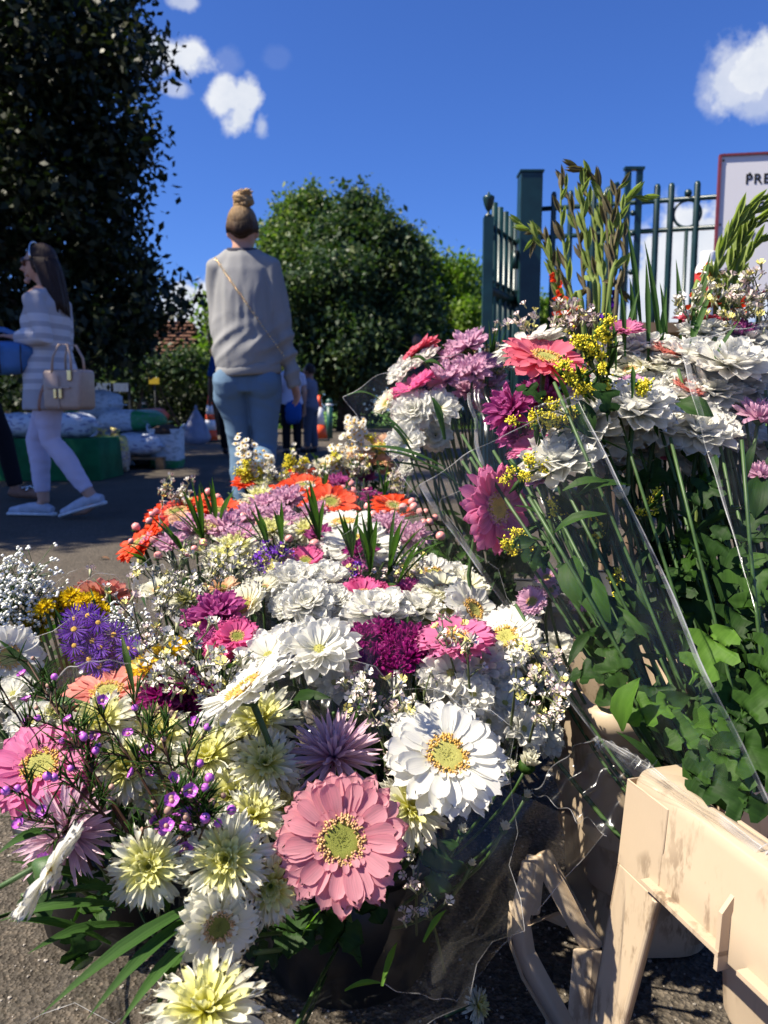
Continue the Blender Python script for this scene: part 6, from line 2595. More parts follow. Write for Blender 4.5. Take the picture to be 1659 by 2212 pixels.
B = Bouquet((-.53, 1.33, .05), 'left bouquet of yellow button chrysanthemums and purple asters')
B.depth = .98
yb = [(50, 1355), (69, 1331), (97, 1313), (126, 1297), (155, 1288), (180, 1300), (218, 1322), (44, 1378), (80, 1374), (115, 1320), (140, 1316), (90, 1350), (200, 1298), (60, 1392)]
put(B, [('button_mum', 'yellow', x, y, 50, (-.15 + .003 * (x - 120), -.45, .85), rng.uniform(-.02, .04)) for x, y in yb])
pa = [(162, 1336), (190, 1330), (174, 1387), (217, 1399), (192, 1424), (235, 1438), (246, 1372), (276, 1402), (205, 1358), (212, 1345), (160, 1360), (180, 1410), (258, 1418), (228, 1420), (290, 1405), (200, 1385), (215, 1440), (160, 1395)]
put(B, [('aster', 'purple', x, y, rng.uniform(58, 72), (rng.uniform(-.3, .4), -.72, .6), -.07 + rng.uniform(-.02, .02)) for x, y in pa])
put(B, [('gerbera_cup', 'salmon', 222, 1296, 126, (-.05, .62, .78), .06, dict(label='salmon gerbera seen from behind')),
        ('gerbera', 'salmon', 232, 1496, 210, (.0, -.22, .97), -.12, dict(style='gold', label='salmon gerbera lying flat under clear wrap')),
        ('gerbera', 'white', 18, 1420, 140, (.55, -.75, .35), -.1, dict(style='gold', label='white gerbera cut by the left edge'))])
for k in range(9):
    x, y = rng.uniform(-25, 75), rng.uniform(1235, 1345)
    B.sprig('gyp', PX(x + 30, 1440, 1.02), PX(x, y, .98), .040, 8, 6, .0055)
for k in range(3):
    B.sprig('gyp', PX(260, 1450, .98), PX(265 + 14 * k, 1350 + 25 * k, .96), .03, 6, 5, .005)
for (x0, y0, x1, y1, d0, d1, w) in ((190, 1470, 115, 1310, .92, .92, .010), (120, 1520, -5, 1380, .86, .84, .012), (290, 1500, 262, 1370, .84, .86, .008), (215, 1350, 195, 1270, .98, 1.0, .004), (240, 1330, 235, 1250, 1.0, 1.02, .004), (230, 1540, 50, 1520, .82, .84, .013), (200, 1480, 150, 1400, .9, .9, .012)):
    B.blade(PX(x0, y0, d0), PX(x1, y1, d1), w, .015)
B.fill(70, .03, .06, .1, .7, .03, ('leaf_dark', 'leaf_mid'), extra=14)
B.sleeve(PX(150, 1425, .96), .115, 'film', seed=7, zig=.04)
B.sheet([PX(105, 1480, .80), PX(300, 1432, .80), PX(345, 1590, .78), PX(90, 1620, .76)], 'film', bulge=.03, seed=9, wr=.004)

B = Bouquet((-.27, 1.38, .05), 'bouquet of magenta chrysanthemums under pale yellow statice, left of centre')
put(B, [('decorative_mum', 'magenta', 350, 1505, 105, (-.1, -.45, .88), .03), ('decorative_mum', 'magenta', 412, 1492, 100, (.1, -.5, .86), .04), ('decorative_mum', 'magenta', 372, 1460, 80, UP, .05), ('decorative_mum', 'mauve', 470, 1328, 125, UP, .0),
        ('decorative_mum', 'mauve', 350, 1540, 80, CAM, .04), ('decorative_mum', 'magenta', 450, 1505, 80, CAM, .04), ('gerbera_cup', 'hot_pink', 512, 1376, 95, (.1, -.5, .86), -.02), ('gerbera_cup', 'hot_pink', 480, 1405, 80, (-.1, -.6, .86), .02),
        ('button_mum', 'yellow', 318, 1440, 74, UP, .04), ('button_mum', 'yellow', 346, 1420, 70, UP, .04), ('button_mum', 'yellow', 388, 1402, 62, UP, .05), ('button_mum', 'yellow', 300, 1452, 60, UP, .06),
        ('gerbera_cup', 'cream', 530, 1312, 120, (-.5, -.5, .7), .0), ('gerbera_cup', 'cream', 566, 1272, 90, (-.1, -.2, .95), .0), ('gerbera_cup', 'cream', 345, 1275, 90, (-.2, -.2, .95), .06), ('decorative_mum', 'mauve', 430, 1345, 90, UP, .03), ('decorative_mum', 'magenta', 400, 1530, 80, CAM, .05), ('spider_mum', 'cream', 405, 1300, 90, UP, .05), ('gerbera_cup', 'peach', 480, 1270, 70, UP, .05), ('decorative_mum', 'mauve', 455, 1385, 70, UP, .04)])
for (x0, y0, x1, y1) in ((420, 1560, 350, 1400), (440, 1540, 420, 1400), (450, 1560, 440, 1440), (460, 1560, 380, 1450), (470, 1540, 500, 1440)):
    B.sprig('statice_yellow', PX(x0, y0 + 40, .92), PX(x1, y1, df(y1) - .06), .05, 6, 4, 0.0074)
for (x0, y0, x1, y1) in ((360, 1480, 290, 1340), (370, 1480, 330, 1250), (390, 1480, 385, 1235), (420, 1460, 450, 1250), (440, 1440, 475, 1225)):
    B.sprig('statice', PX(x0, y0 + 60, 1.0), PX(x1, y1, df(y1) - .08), .055, 5, 6, 0.0070)
B.fill(60, .025, .055, .08, .6, .03, ('leaf_dark', 'leaf_mid'), extra=12)
B.sleeve(PX(410, 1420, 1.0), .15, 'film', seed=12)
B.sheet([PX(285, 1255, 1.05), PX(380, 1240, 1.08), PX(360, 1440, .96), PX(290, 1380, .98)], 'film', bulge=.03, seed=14, wr=.012)

B = Bouquet((.02, 1.24, .05), 'centre bouquet with white chrysanthemums, dark magenta blooms and a hot pink gerbera')
put(B, [('daisy_mum', 'white', 690, 1405, 170, (.02, -.50, .87), -.02, dict(label='open white chrysanthemum with lime centre')), ('daisy_mum', 'white', 580, 1418, 147, (-.25, -.4, .88), .0), ('daisy_mum', 'white', 624, 1385, 110, (-.1, -.3, .94), .03),
        ('daisy_mum', 'white', 722, 1475, 100, (.1, -.7, .6), .05), ('chrysanthemum', 'white', 815, 1325, 153, (0, -.2, 1), .0), ('chrysanthemum', 'white', 905, 1318, 123, (.1, -.2, 1), .02), ('chrysanthemum', 'white', 755, 1335, 70, UP, .03),
        ('daisy_mum', 'white', 973, 1455, 147, (.1, -.75, .62), .03), ('daisy_mum', 'white', 1035, 1430, 141, (.3, -.6, .75), .04), ('daisy_mum', 'white', 1022, 1500, 105, (.2, -.7, .65), .05), ('daisy_mum', 'white', 1080, 1460, 100, (.4, -.6, .7), .06),
        ('daisy_mum', 'white', 1130, 1575, 110, (.45, -.6, .6), .10), ('daisy_mum', 'white', 1090, 1520, 100, (.3, -.6, .7), .08), ('daisy_mum', 'white', 1175, 1590, 100, (.5, -.7, .5), .14), ('daisy_mum', 'white', 1055, 1560, 95, (.2, -.7, .6), .1), ('chrysanthemum', 'white', 955, 1500, 85, (.1, -.6, .7), .08), ('daisy_mum', 'white', 1070, 1390, 90, (.2, -.3, .9), .06),
        ('gerbera', 'white', 528, 1490, 262, (-.56, -.02, .80), -.085, dict(style='gold', label='white gerbera tilted away in profile')),
        ('gerbera', 'rose_pink', 985, 1378, 165, (-.06, -.18, .95), -.02, dict(style='pink', label='rose pink gerbera tilted back'))])
dm = [(785, 1382, 85), (830, 1372, 85), (887, 1384, 90), (828, 1425, 85), (884, 1422, 85), (800, 1440, 80), (855, 1400, 80), (770, 1410, 60), (915, 1410, 60), (860, 1445, 70)]
put(B, [('decorative_mum', 'magenta', x, y, w, (.002 * (x - 830), -.45 + rng.uniform(-.2, .2), .85), .02, dict(split=True)) for (x, y, w) in dm[:3]])
put(B, [('decorative_mum', 'magenta', x, y, w, (.002 * (x - 830), -.5 + rng.uniform(-.2, .2), .85), .02, dict(split=False)) for (x, y, w) in dm[3:]])
for (x0, y0, x1, y1) in ((1010, 1540, 960, 1375), (1020, 1560, 1010, 1395), (1100, 1600, 1115, 1450), (800, 1600, 775, 1475), (850, 1600, 880, 1510), (1140, 1620, 1180, 1500)):
    B.sprig('statice', PX(x0, y0, .86), PX(x1, y1, df(y1) - .05), .032, 4, 4, 0.0070)
B.fill(60, .03, .06, .1, .7, .03, ('leaf_dark', 'leaf_mid'), extra=14)
B.sleeve(PX(800, 1420, .95), .20, 'film', seed=15)
B.sheet([PX(640, 1345, .90), PX(905, 1330, .92), PX(880, 1600, .80), PX(650, 1590, .80)], 'film', bulge=.03, seed=17, wr=.008, edges=(1, 0, 0, 1))

B = Bouquet((-.05, 1.72, .1), 'middle bouquet of tightly packed white chrysanthemums and pink blooms')
put(B, [('chrysanthemum', 'white', 640, 1262, 129, (0, -.3, 1), 0), ('chrysanthemum', 'white', 700, 1258, 123, (0, -.3, 1), 0), ('chrysanthemum', 'white', 608, 1270, 85, (-.2, -.3, 1), .03), ('chrysanthemum', 'white', 665, 1305, 123, (0, -.55, .85), -.02), ('chrysanthemum', 'white', 722, 1300, 90, (.1, -.5, .85), -.01),
        ('chrysanthemum', 'white', 625, 1312, 90, (-.1, -.5, .85), .0), ('chrysanthemum', 'white', 680, 1345, 90, (0, -.7, .7), .04),
        ('gerbera_cup', 'hot_pink', 785, 1285, 95, (0, -.45, .9), .0), ('gerbera_cup', 'hot_pink', 820, 1290, 80, (.1, -.45, .9), .02), ('decorative_mum', 'mauve', 884, 1282, 75, UP, .03), ('gerbera_cup', 'hot_pink', 660, 1212, 80, (0, -.5, .85), .0), ('decorative_mum', 'magenta', 780, 1196, 75, (0, -.45, .87), .0),
        ('decorative_mum', 'mauve', 765, 1235, 70, UP, .02), ('gerbera', 'white', 776, 1176, 165, (.02, -.36, .93), -.02, dict(style='gold', label='broad white gerbera among the palm blades')),
        ('spider_mum', 'cream', 505, 1190, 110, UP, .0), ('spider_mum', 'cream', 480, 1210, 90, (-.2, -.3, .9), .0), ('spider_mum', 'cream', 735, 1165, 80, UP, .05), ('aster', 'purple', 600, 1195, 60, UP, 0), ('aster', 'purple', 625, 1225, 55, UP, 0), ('decorative_mum', 'lilac', 700, 1195, 70, UP, .05)])
for (x, y) in ((590, 1195), (612, 1205), (600, 1230), (575, 1215), (620, 1240), (740, 1225), (750, 1255)):
    B.sprig('statice_purple', PX(x, y + 80, 1.3), PX(x, y, df(y) - .02), .03, 4, 6, 0.0072)
for (x, y) in ((545, 1190), (520, 1225), (855, 1230), (880, 1225)):
    B.sprig('statice', PX(x - 5, y + 90, 1.25), PX(x, y, df(y) - .06), .045, 5, 5, 0.0070)
B.fill(50, .03, .06, .1, .6, .03, ('leaf_dark', 'leaf_mid'), extra=12)
B.sleeve(PX(690, 1270, 1.2), .18, 'film', seed=18)
B.sheet([PX(500, 1290, 1.04), PX(745, 1255, 1.06), PX(740, 1420, .95), PX(520, 1400, .95)], 'film', bulge=.04, seed=19, wr=.010, edges=(1, 1, 0, 0))

B = Bouquet((.17, 1.55, .1), 'cream and white gerbera bouquet right of centre beside the wrapped bouquets')
put(B, [('gerbera', 'white', 935, 1240, 110, (.2, -.55, .8), 0, dict(style='gold')), ('gerbera_cup', 'cream', 955, 1275, 110, (0, -.3, 1), -.02), ('gerbera_cup', 'cream', 1005, 1270, 100, (.2, -.4, .9), .03), ('gerbera', 'white', 1022, 1318, 140, (.55, -.45, .6), -.03, dict(style='gold')),
        ('chrysanthemum', 'white', 985, 1245, 80, UP, .05), ('gerbera', 'white', 1090, 1378, 160, (-.35, -.55, .7), .02, dict(style='gold', label='white gerbera under the edge of the right wrap')), ('chrysanthemum', 'white', 1010, 1350, 80, CAM, .02), ('gerbera_cup', 'cream', 965, 1315, 100, CAM, .03),
        ('chrysanthemum', 'white', 1130, 1330, 80, UP, .06), ('daisy_mum', 'white', 1150, 1430, 90, (-.1, -.6, .7), .08), ('daisy_mum', 'white', 1190, 1470, 90, (-.1, -.6, .7), .1), ('daisy_mum', 'white', 1205, 1400, 80, (-.1, -.6, .7), .12), ('spider_mum', 'cream', 935, 1345, 80, UP, .05)])
for (x, y) in ((1140, 1400), (1180, 1440), (1200, 1500)):
    B.sprig('statice', PX(x - 10, y + 110, df(y) + .12), PX(x, y, df(y) + .02), .04, 5, 5, 0.0067)
B.fill(55, .03, .06, .1, .6, .03, ('leaf_dark', 'leaf_mid'), extra=10)
B.sleeve(PX(1020, 1300, 1.1), .16, 'film', seed=20)

B = Bouquet((-.36, 1.95, .1), 'back left bouquet of orange gerberas and pink berries')
put(B, [('gerbera', 'orange', 382, 1108, 135, (-.1, -.25, .95), 0, dict(style='tan')), ('gerbera', 'orange', 470, 1106, 115, (0, -.25, .95), 0, dict(style='tan')), ('gerbera', 'orange', 303, 1172, 110, (-.5, -.3, .8), .05, dict(style='tan')), ('gerbera_cup', 'orange', 345, 1140, 60, (-.3, -.3, .9), .1),
        ('decorative_mum', 'lilac', 330, 1175, 60, (-.2, -.4, .9), .05), ('decorative_mum', 'lilac', 420, 1145, 90, UP, .0), ('decorative_mum', 'lilac', 490, 1145, 100, UP, .0), ('gerbera_cup', 'peach', 505, 1108, 80, UP, .05), ('spider_mum', 'cream', 450, 1150, 90, UP, .02), ('decorative_mum', 'lilac', 370, 1180, 70, UP, .0), ('gerbera_cup', 'peach', 395, 1125, 60, UP, -.02), ('decorative_mum', 'lilac', 520, 1165, 80, UP, -.05), ('gerbera', 'orange', 440, 1085, 70, UP, .1)])
bp = [(294, 1138, 15), (329, 1111, 11), (338, 1105, 12), (450, 1062, 13), (470, 1075, 15), (430, 1098, 15), (454, 1091, 14), (333, 1167, 15), (342, 1200, 15), (283, 1169, 10), (410, 1115, 11), (322, 1125, 12), (405, 1195, 13), (440, 1172, 14), (420, 1185, 12)]
B.berries([(PX(x, y, df(y) - .04), w / F * df(y) * .62) for x, y, w in bp], PX(390, 1240, 1.4))
for k in range(3):
    x = rng.uniform(340, 500)
    B.sprig('statice_yellow', PX(x, 1130, 1.6), PX(x, rng.uniform(1045, 1090), 1.6), .04, 4, 4, 0.0078)
for (x0, y0, tips) in ((330, 1230, [(255, 1182), (262, 1195), (272, 1208), (285, 1220), (268, 1175)]), (440, 1170, [(348, 1085), (365, 1100), (390, 1050), (413, 1035), (430, 1045), (402, 1070), (378, 1090)]), (470, 1150, [(430, 1035), (452, 1040), (490, 1075), (510, 1050), (500, 1065), (458, 1030)]), (400, 1200, [(320, 1110), (345, 1120), (360, 1150), (300, 1150)])):
    B.fan(PX(x0, y0, df(y0) + .05), [PX(x, y, df(y0) - .02 + rng.uniform(-.04, .06)) for x, y in tips], .0085)
B.fill(40, .03, .06, .08, .5, .03, ('leaf_dark', 'leaf_mid'), extra=12)
B.sheet([PX(345, 1125, 1.40), PX(387, 1078, 1.42), PX(420, 1200, 1.30), PX(370, 1240, 1.28)], 'film', bulge=.02, seed=23, edges=(1, 0, 0, 1))

B = Bouquet((-.10, 2.02, .1), 'back middle bouquet of red orange gerberas, lilac chrysanthemums and pink berries')
put(B, [('gerbera', 'orange', 713, 1086, 125, (.1, -.45, .85), -.05, dict(style='tan')), ('gerbera', 'orange', 660, 1050, 115, (0, -.2, 1), 0, dict(style='tan')), ('gerbera', 'orange', 600, 1062, 60, UP, 0), ('gerbera', 'orange', 850, 1094, 95, (.2, -.4, .9), 0, dict(style='tan')),
        ('gerbera', 'white', 742, 1130, 130, (-.05, -.16, .98), -.05, dict(style='gold')), ('decorative_mum', 'lilac', 622, 1085, 90, UP, 0), ('decorative_mum', 'lilac', 570, 1095, 70, UP, 0), ('decorative_mum', 'lilac', 600, 1115, 70, UP, -.05), ('decorative_mum', 'mauve', 730, 1048, 60, UP, 0), ('spider_mum', 'cream', 560, 1080, 80, UP, .02),
        ('decorative_mum', 'lilac', 840, 1145, 90, UP, 0), ('decorative_mum', 'lilac', 890, 1165, 90, UP, 0), ('decorative_mum', 'lilac', 680, 1110, 70, UP, .0), ('spider_mum', 'cream', 590, 1150, 90, UP, -.05), ('decorative_mum', 'lilac', 540, 1120, 80, UP, 0), ('decorative_mum', 'magenta', 800, 1075, 50, UP, .0), ('decorative_mum', 'lilac', 620, 1145, 80, CAM, 0), ('spider_mum', 'cream', 660, 1150, 80, UP, 0), ('decorative_mum', 'mauve', 690, 1160, 70, UP, 0)])
bp = [(525, 1117, 17), (539, 1151, 17), (586, 1135, 18), (740, 1057, 16), (762, 1062, 16), (794, 1062, 15), (760, 1045, 12), (763, 1079, 15), (827, 1111, 15), (850, 1113, 18), (871, 1096, 16), (890, 1084, 14), (894, 1095, 15), (908, 1106, 14), (920, 1106, 12), (928, 1127, 13), (952, 1158, 17), (794, 1095, 13), (624, 1164, 14), (680, 1175, 18), (806, 1112, 15), (770, 1115, 12), (560, 1130, 14), (940, 1118, 12), (915, 1128, 12)]
B.berries([(PX(x, y, df(y) - .07), w / F * df(y) * .62) for x, y, w in bp], PX(700, 1200, 1.6))
for (x0, y0, tips) in ((580, 1190, [(520, 1100), (535, 1090), (560, 1110), (500, 1130), (548, 1080)]), (610, 1180, [(608, 1080), (600, 1110), (590, 1100)]), (690, 1170, [(645, 1060), (660, 1050), (675, 1070), (700, 1080), (640, 1085), (668, 1035)]), (760, 1210, [(728, 1095), (740, 1110), (720, 1130), (755, 1125), (775, 1100)]), (800, 1240, [(780, 1105), (800, 1100), (815, 1120), (770, 1130), (795, 1060)]), (840, 1240, [(870, 1120), (890, 1110), (905, 1140), (925, 1130), (930, 1150), (855, 1090), (960, 1170)]), (860, 1260, [(955, 1165), (945, 1140), (915, 1160), (935, 1180)])):
    B.fan(PX(x0, y0, df(y0) - .03), [PX(x, y, df(y0) - .10 + rng.uniform(-.03, .05)) for x, y in tips], .0095)
for k in range(4):
    x, y = rng.uniform(520, 900), rng.uniform(1030, 1075)
    B.sprig('statice', PX(x, y + 90, 1.8), PX(x, y, 1.75), .045, 4, 5, 0.0078)
B.fill(40, .03, .06, .08, .5, .03, ('leaf_dark', 'leaf_mid'), extra=14)

B = Bouquet((-.08, 2.38, .1), 'farthest bouquet with feverfew spires, goldenrod and peach blooms')
B.depth = 2.15
put(B, [('gerbera', 'orange', 528, 1042, 55, UP, 0), ('gerbera', 'orange', 653, 1020, 60, UP, 0), ('gerbera', 'white', 690, 1030, 70, UP, 0), ('gerbera', 'white', 600, 1040, 60, UP, 0), ('gerbera_cup', 'peach', 780, 985, 60, UP, 0), ('gerbera_cup', 'peach', 820, 1000, 60, UP, 0), ('gerbera_cup', 'cream', 760, 1005, 60, UP, 0), ('gerbera', 'orange', 720, 1040, 60, UP, 0),
        ('decorative_mum', 'mauve', 790, 1035, 50, UP, 0), ('gerbera_cup', 'peach', 845, 1020, 60, UP, 0), ('gerbera_cup', 'cream', 700, 1005, 50, UP, 0), ('spider_mum', 'cream', 570, 1050, 60, UP, 0), ('gerbera_cup', 'orange', 770, 1025, 40, UP, 0), ('gerbera_cup', 'peach', 835, 960, 60, (0, -.5, .8), 0)])
for (x0, y0, x1, y1) in ((560, 1040, 518, 968), (560, 1030, 545, 990), (575, 1030, 568, 1000), (760, 990, 768, 925), (765, 1010, 755, 950), (750, 1010, 735, 985), (770, 970, 772, 940), (790, 1000, 770, 975), (740, 1010, 720, 1000)):
    B.sprig('fever', PX(x0, y0 + 40, 2.2), PX(x1, y1, 2.15), .035, 9, 4, .011)
for (x, y) in ((532, 1010), (528, 1025), (640, 998), (632, 1005), (650, 1000), (555, 1012), (720, 990), (810, 950)):
    B.sprig('gold', PX(x + 10, y + 80, 2.2), PX(x, y, 2.15), .035, 7, 5, .0095)
for k in range(4):
    x, y = rng.uniform(560, 860), rng.uniform(995, 1045)
    B.sprig('statice', PX(x, y + 60, 2.2), PX(x, y, 2.12), .05, 5, 5, 0.0111)
for (x0, y0, tips) in ((700, 1070, [(692, 1000), (704, 985), (712, 1010)]), (830, 1080, [(815, 1010), (840, 990), (850, 1015), (860, 1000)]), (870, 1090, [(900, 1000), (885, 1020), (920, 1030), (905, 1045)])):
    B.fan(PX(x0, y0, 1.95), [PX(x, y, 1.9) for x, y in tips], .010)
B.fill(40, .03, .06, .05, .5, .04, ('leaf_dark', 'leaf_mid'), extra=12)

B = Bouquet((.28, 1.62, .14), 'clear wrapped bouquet of lilac chrysanthemums and pink gerberas standing tall in the middle')
B.depth = 1.45
put(B, [('gerbera', 'coral_pink', 906, 762, 100, (-.62, .25, .74), .02, dict(label='pink gerbera seen from the side at top')), ('chrysanthemum', 'white', 918, 778, 75, (-.5, -.1, .85), 0), ('chrysanthemum', 'white', 872, 805, 80, (-.7, -.3, .65), 0), ('gerbera_cup', 'hot_pink', 895, 840, 110, (-.45, -.15, .88), -.05),
        ('chrysanthemum', 'white', 893, 888, 105, (-.35, -.75, .5), -.08), ('daisy_mum', 'white', 948, 882, 90, (.1, -.8, .5), -.08), ('daisy_mum', 'white', 876, 955, 92, (-.3, -.85, .3), -.1, dict(label='white chrysanthemum low in the wrap')), ('chrysanthemum', 'cream', 940, 942, 75, (.1, -.9, .2), -.08), ('gerbera_cup', 'cream', 835, 872, 62, (-.7, -.4, .5), -.05), ('chrysanthemum', 'white', 880, 1012, 40, (-.4, -.7, .4), -.05),
        ('decorative_mum', 'lilac', 1012, 750, 95, (-.25, -.3, .9), 0), ('decorative_mum', 'lilac', 975, 772, 60, (-.3, -.4, .85), 0), ('decorative_mum', 'lilac', 965, 822, 95, (-.2, -.5, .8), -.05), ('decorative_mum', 'lilac', 1020, 805, 95, (0, -.5, .85), -.04), ('decorative_mum', 'lilac', 1050, 790, 70, UP, 0), ('decorative_mum', 'lilac', 1060, 835, 80, (0, -.6, .8), .04), ('decorative_mum', 'lilac', 1010, 845, 80, (-.1, -.7, .7), .0), ('gerbera_cup', 'coral_pink', 1045, 870, 60, (0, -.8, .6), .03)])
for (x0, y0, x1, y1, d0, d1, w) in ((900, 1000, 825, 905, 1.28, 1.27, .014), (960, 950, 930, 855, 1.26, 1.26, .016), (960, 1010, 778, 965, 1.26, 1.22, .018), (820, 865, 750, 856, 1.34, 1.30, .012), (930, 800, 885, 775, 1.36, 1.36, .018), (960, 800, 905, 790, 1.36, 1.36, .02), (890, 960, 800, 890, 1.3, 1.3, .012), (950, 1020, 800, 975, 1.28, 1.22, .015), (1000, 1060, 900, 1000, 1.28, 1.25, .015), (980, 1040, 815, 1000, 1.27, 1.23, .012)):
    B.blade(PX(x0, y0, d0), PX(x1, y1, d1), w, .02)
for (x0, y0, tips) in ((970, 800, [(925, 750), (930, 740), (860, 740), (850, 770), (945, 735), (912, 720)]), (1060, 820, [(1040, 700), (1055, 690), (1070, 705), (1030, 720), (1080, 690), (1095, 710), (1048, 730)]), (1000, 790, [(990, 730), (975, 715), (960, 740)])):
    B.fan(PX(x0, y0, 1.5), [PX(x, y, 1.45) for x, y in tips], .008)
for k in range(10):
    x, y = rng.uniform(1020, 1090), rng.uniform(720, 900)
    B.sprig('statice', PX(x, y + 110, 1.5), PX(x, y, 1.48), .04, 4, 5, 0.0067)
B.fill(70, .04, .08, .32, .7, .03, ('leaf_dark', 'leaf_dark', 'leaf_mid'), extra=16)
B.sheet([PX(740, 858, 1.26), PX(1010, 768, 1.30), PX(1130, 1080, 1.24), PX(905, 1070, 1.20)], 'film_front', bulge=.04, seed=31, wr=.008, edges=(1, 0, 0, 1))
B.sheet([PX(1010, 850, 1.22), PX(1120, 860, 1.22), PX(1190, 1110, 1.12), PX(1050, 1080, 1.14)], 'film_front', bulge=.03, seed=32, wr=.008, edges=(0, 0, 0, 2))

# ------------------------------------------------------------------ tall wrapped bouquets on the right
def clear_of_buckets(p):
    """leaves stay inside the wrap, right of its slanting left edge"""
    q = p - Vector((0, 0, H0))
    c, s_ = math.cos(PITCH), math.sin(PITCH)
    d = q.y * c - q.z * s_
    x, y = CX + F * q.x / d, CY - F * (q.y * s_ + q.z * c) / d
    return x > 1040 + max(0, y - 1080) * .60 + 25


B = Bouquet((.40, .68, .12), 'large wrapped bouquet with coral pink gerbera, white chrysanthemums and goldenrod on the right')
B.depth = .95
put(B, [('gerbera', 'coral_pink', 1180, 775, 205, (.16, -.42, .86), 0, dict(style='gold', label='coral pink gerbera with a gold centre at the top')), ('gerbera', 'white', 1140, 745, 150, (-.30, .15, .9), .07, dict(style='gold', label='white gerbera tucked behind the coral one')),
        ('gerbera', 'rose_pink', 1074, 1098, 205, (.62, -.74, .18), -.03, dict(style='pink', label='rose pink gerbera facing right at the wrap edge')),
        ('decorative_mum', 'mauve', 1105, 888, 120, (-.55, -.55, .5), .02), ('decorative_mum', 'mauve', 1160, 862, 100, (-.1, -.7, .6), .05), ('decorative_mum', 'mauve', 1120, 940, 90, (-.4, -.7, .4), .05), ('decorative_mum', 'magenta', 1190, 820, 70, (-.1, -.7, .6), .06),
        ('gerbera_cup', 'rose_pink', 1160, 966, 125, (-.45, -.15, .75), .0), ('gerbera_cup', 'lilac', 1165, 1035, 70, (-.4, -.3, .7), .03), ('gerbera_cup', 'rose_pink', 1350, 715, 80, (.0, -.4, .9), .06),
        ('chrysanthemum', 'white', 1262, 920, 180, (-.30, -.50, .80), -.03), ('chrysanthemum', 'white', 1372, 885, 201, (.05, -.50, .85), -.05, dict(label='big white chrysanthemum in the front of the wrap')), ('chrysanthemum', 'white', 1212, 998, 178, (-.30, -.42, .85), -.05), ('chrysanthemum', 'white', 1310, 880, 120, (-.1, -.4, .9), .02),
        ('chrysanthemum', 'white', 1318, 935, 156, (-.1, -.7, .7), .0), ('chrysanthemum', 'white', 1420, 915, 162, (.1, -.6, .8), .0), ('chrysanthemum', 'white', 1290, 850, 132, (-.2, -.3, .95), .04)])
B2 = B
for (x, y, s) in ((1346, 1076, 56), (1254, 1140, 44)):
    B.bud('cream', PX(x, y, .90), s / 2 / F * .9, (-.35, -.3, .85))
for (x, y, w, n) in ((1182, 1248, 62, (-.2, -.5, .8)), (1150, 1300, 78, (-.4, -.6, .6)), (1262, 1295, 70, (-.3, -.6, .5)), (1190, 1275, 44, (.2, -.7, .6))):
    B.head('gerbera_cup', 'lilac', PX(x, y, .93), w / 2 / F * .93, n, split=False)
gl = [(1300, 760, 1308, 700), (1300, 780, 1280, 735), (1290, 800, 1262, 745), (1290, 860, 1210, 795), (1290, 850, 1240, 812), (1260, 880, 1165, 905), (1260, 890, 1115, 912), (1240, 880, 1150, 900), (1290, 850, 1300, 810), (1380, 840, 1380, 832), (1210, 990, 1100, 1030), (1230, 990, 1140, 1010),
      (1160, 1080, 1090, 1185), (1270, 880, 1195, 888)]
for (x0, y0, x1, y1) in gl:
    B.sprig('gold', PX(x0 + 15, y0 + 50, .94), PX(x1, y1, .87), .013, 6, 3, .0056)
for (x0, y0, x1, y1) in ((1250, 1090, 1200, 1100), (1200, 1130, 1120, 1190), (1330, 1110, 1420, 1080), (1330, 1330, 1330, 1250), (1300, 1150, 1290, 1120)):
    B.sprig('gold', PX(x0 + 15, y0 + 50, .92), PX(x1, y1, .90), .012, 5, 3, .005)
for (x, y) in ((1125, 700), (1240, 680), (1215, 690), (1270, 695)):
    B.sprig('statice', PX(x, y + 110, 1.05), PX(x, y, 1.02), .035, 4, 5, 0.0073)
for (x0, y0, x1, y1, d0, d1, w) in ((1235, 900, 1192, 800, .88, .84, .010), (1400, 1000, 1135, 900, .9, .88, .008), (1300, 1150, 1180, 1010, .88, .88, .010), (1430, 1640, 1255, 1420, .82, .84, .016), (1420, 1600, 1220, 1350, .85, .86, .015), (1450, 1700, 1330, 1580, .80, .80, .018),
                                    (1310, 740, 1316, 640, 1.0, 1.0, .007), (1400, 780, 1395, 560, 1.0, 1.02, .008), (1385, 720, 1352, 470, 1.05, 1.06, .009), (1420, 800, 1440, 620, 1.02, 1.02, .008), (1370, 760, 1360, 600, 1.06, 1.06, .009), (1350, 770, 1340, 620, 1.0, 1.0, .007), (1430, 790, 1392, 520, 1.05, 1.06, .010), (1440, 760, 1425, 610, 1.1, 1.1, .008),
                                    (1330, 800, 1322, 690, .95, .95, .006), (1345, 760, 1380, 625, 1.05, 1.05, .007), (1310, 830, 1290, 700, .92, .9, .006), (1365, 860, 1366, 790, .86, .86, .006)):
    B.blade(PX(x0, y0, d0), PX(x1, y1, d1), w, .012)
B.fill(170, .03, .055, .17, .85, .05, ('leaf_dark',), ('lobed', 'lance', 'lance', 'oval'), extra=30, keep=clear_of_buckets)
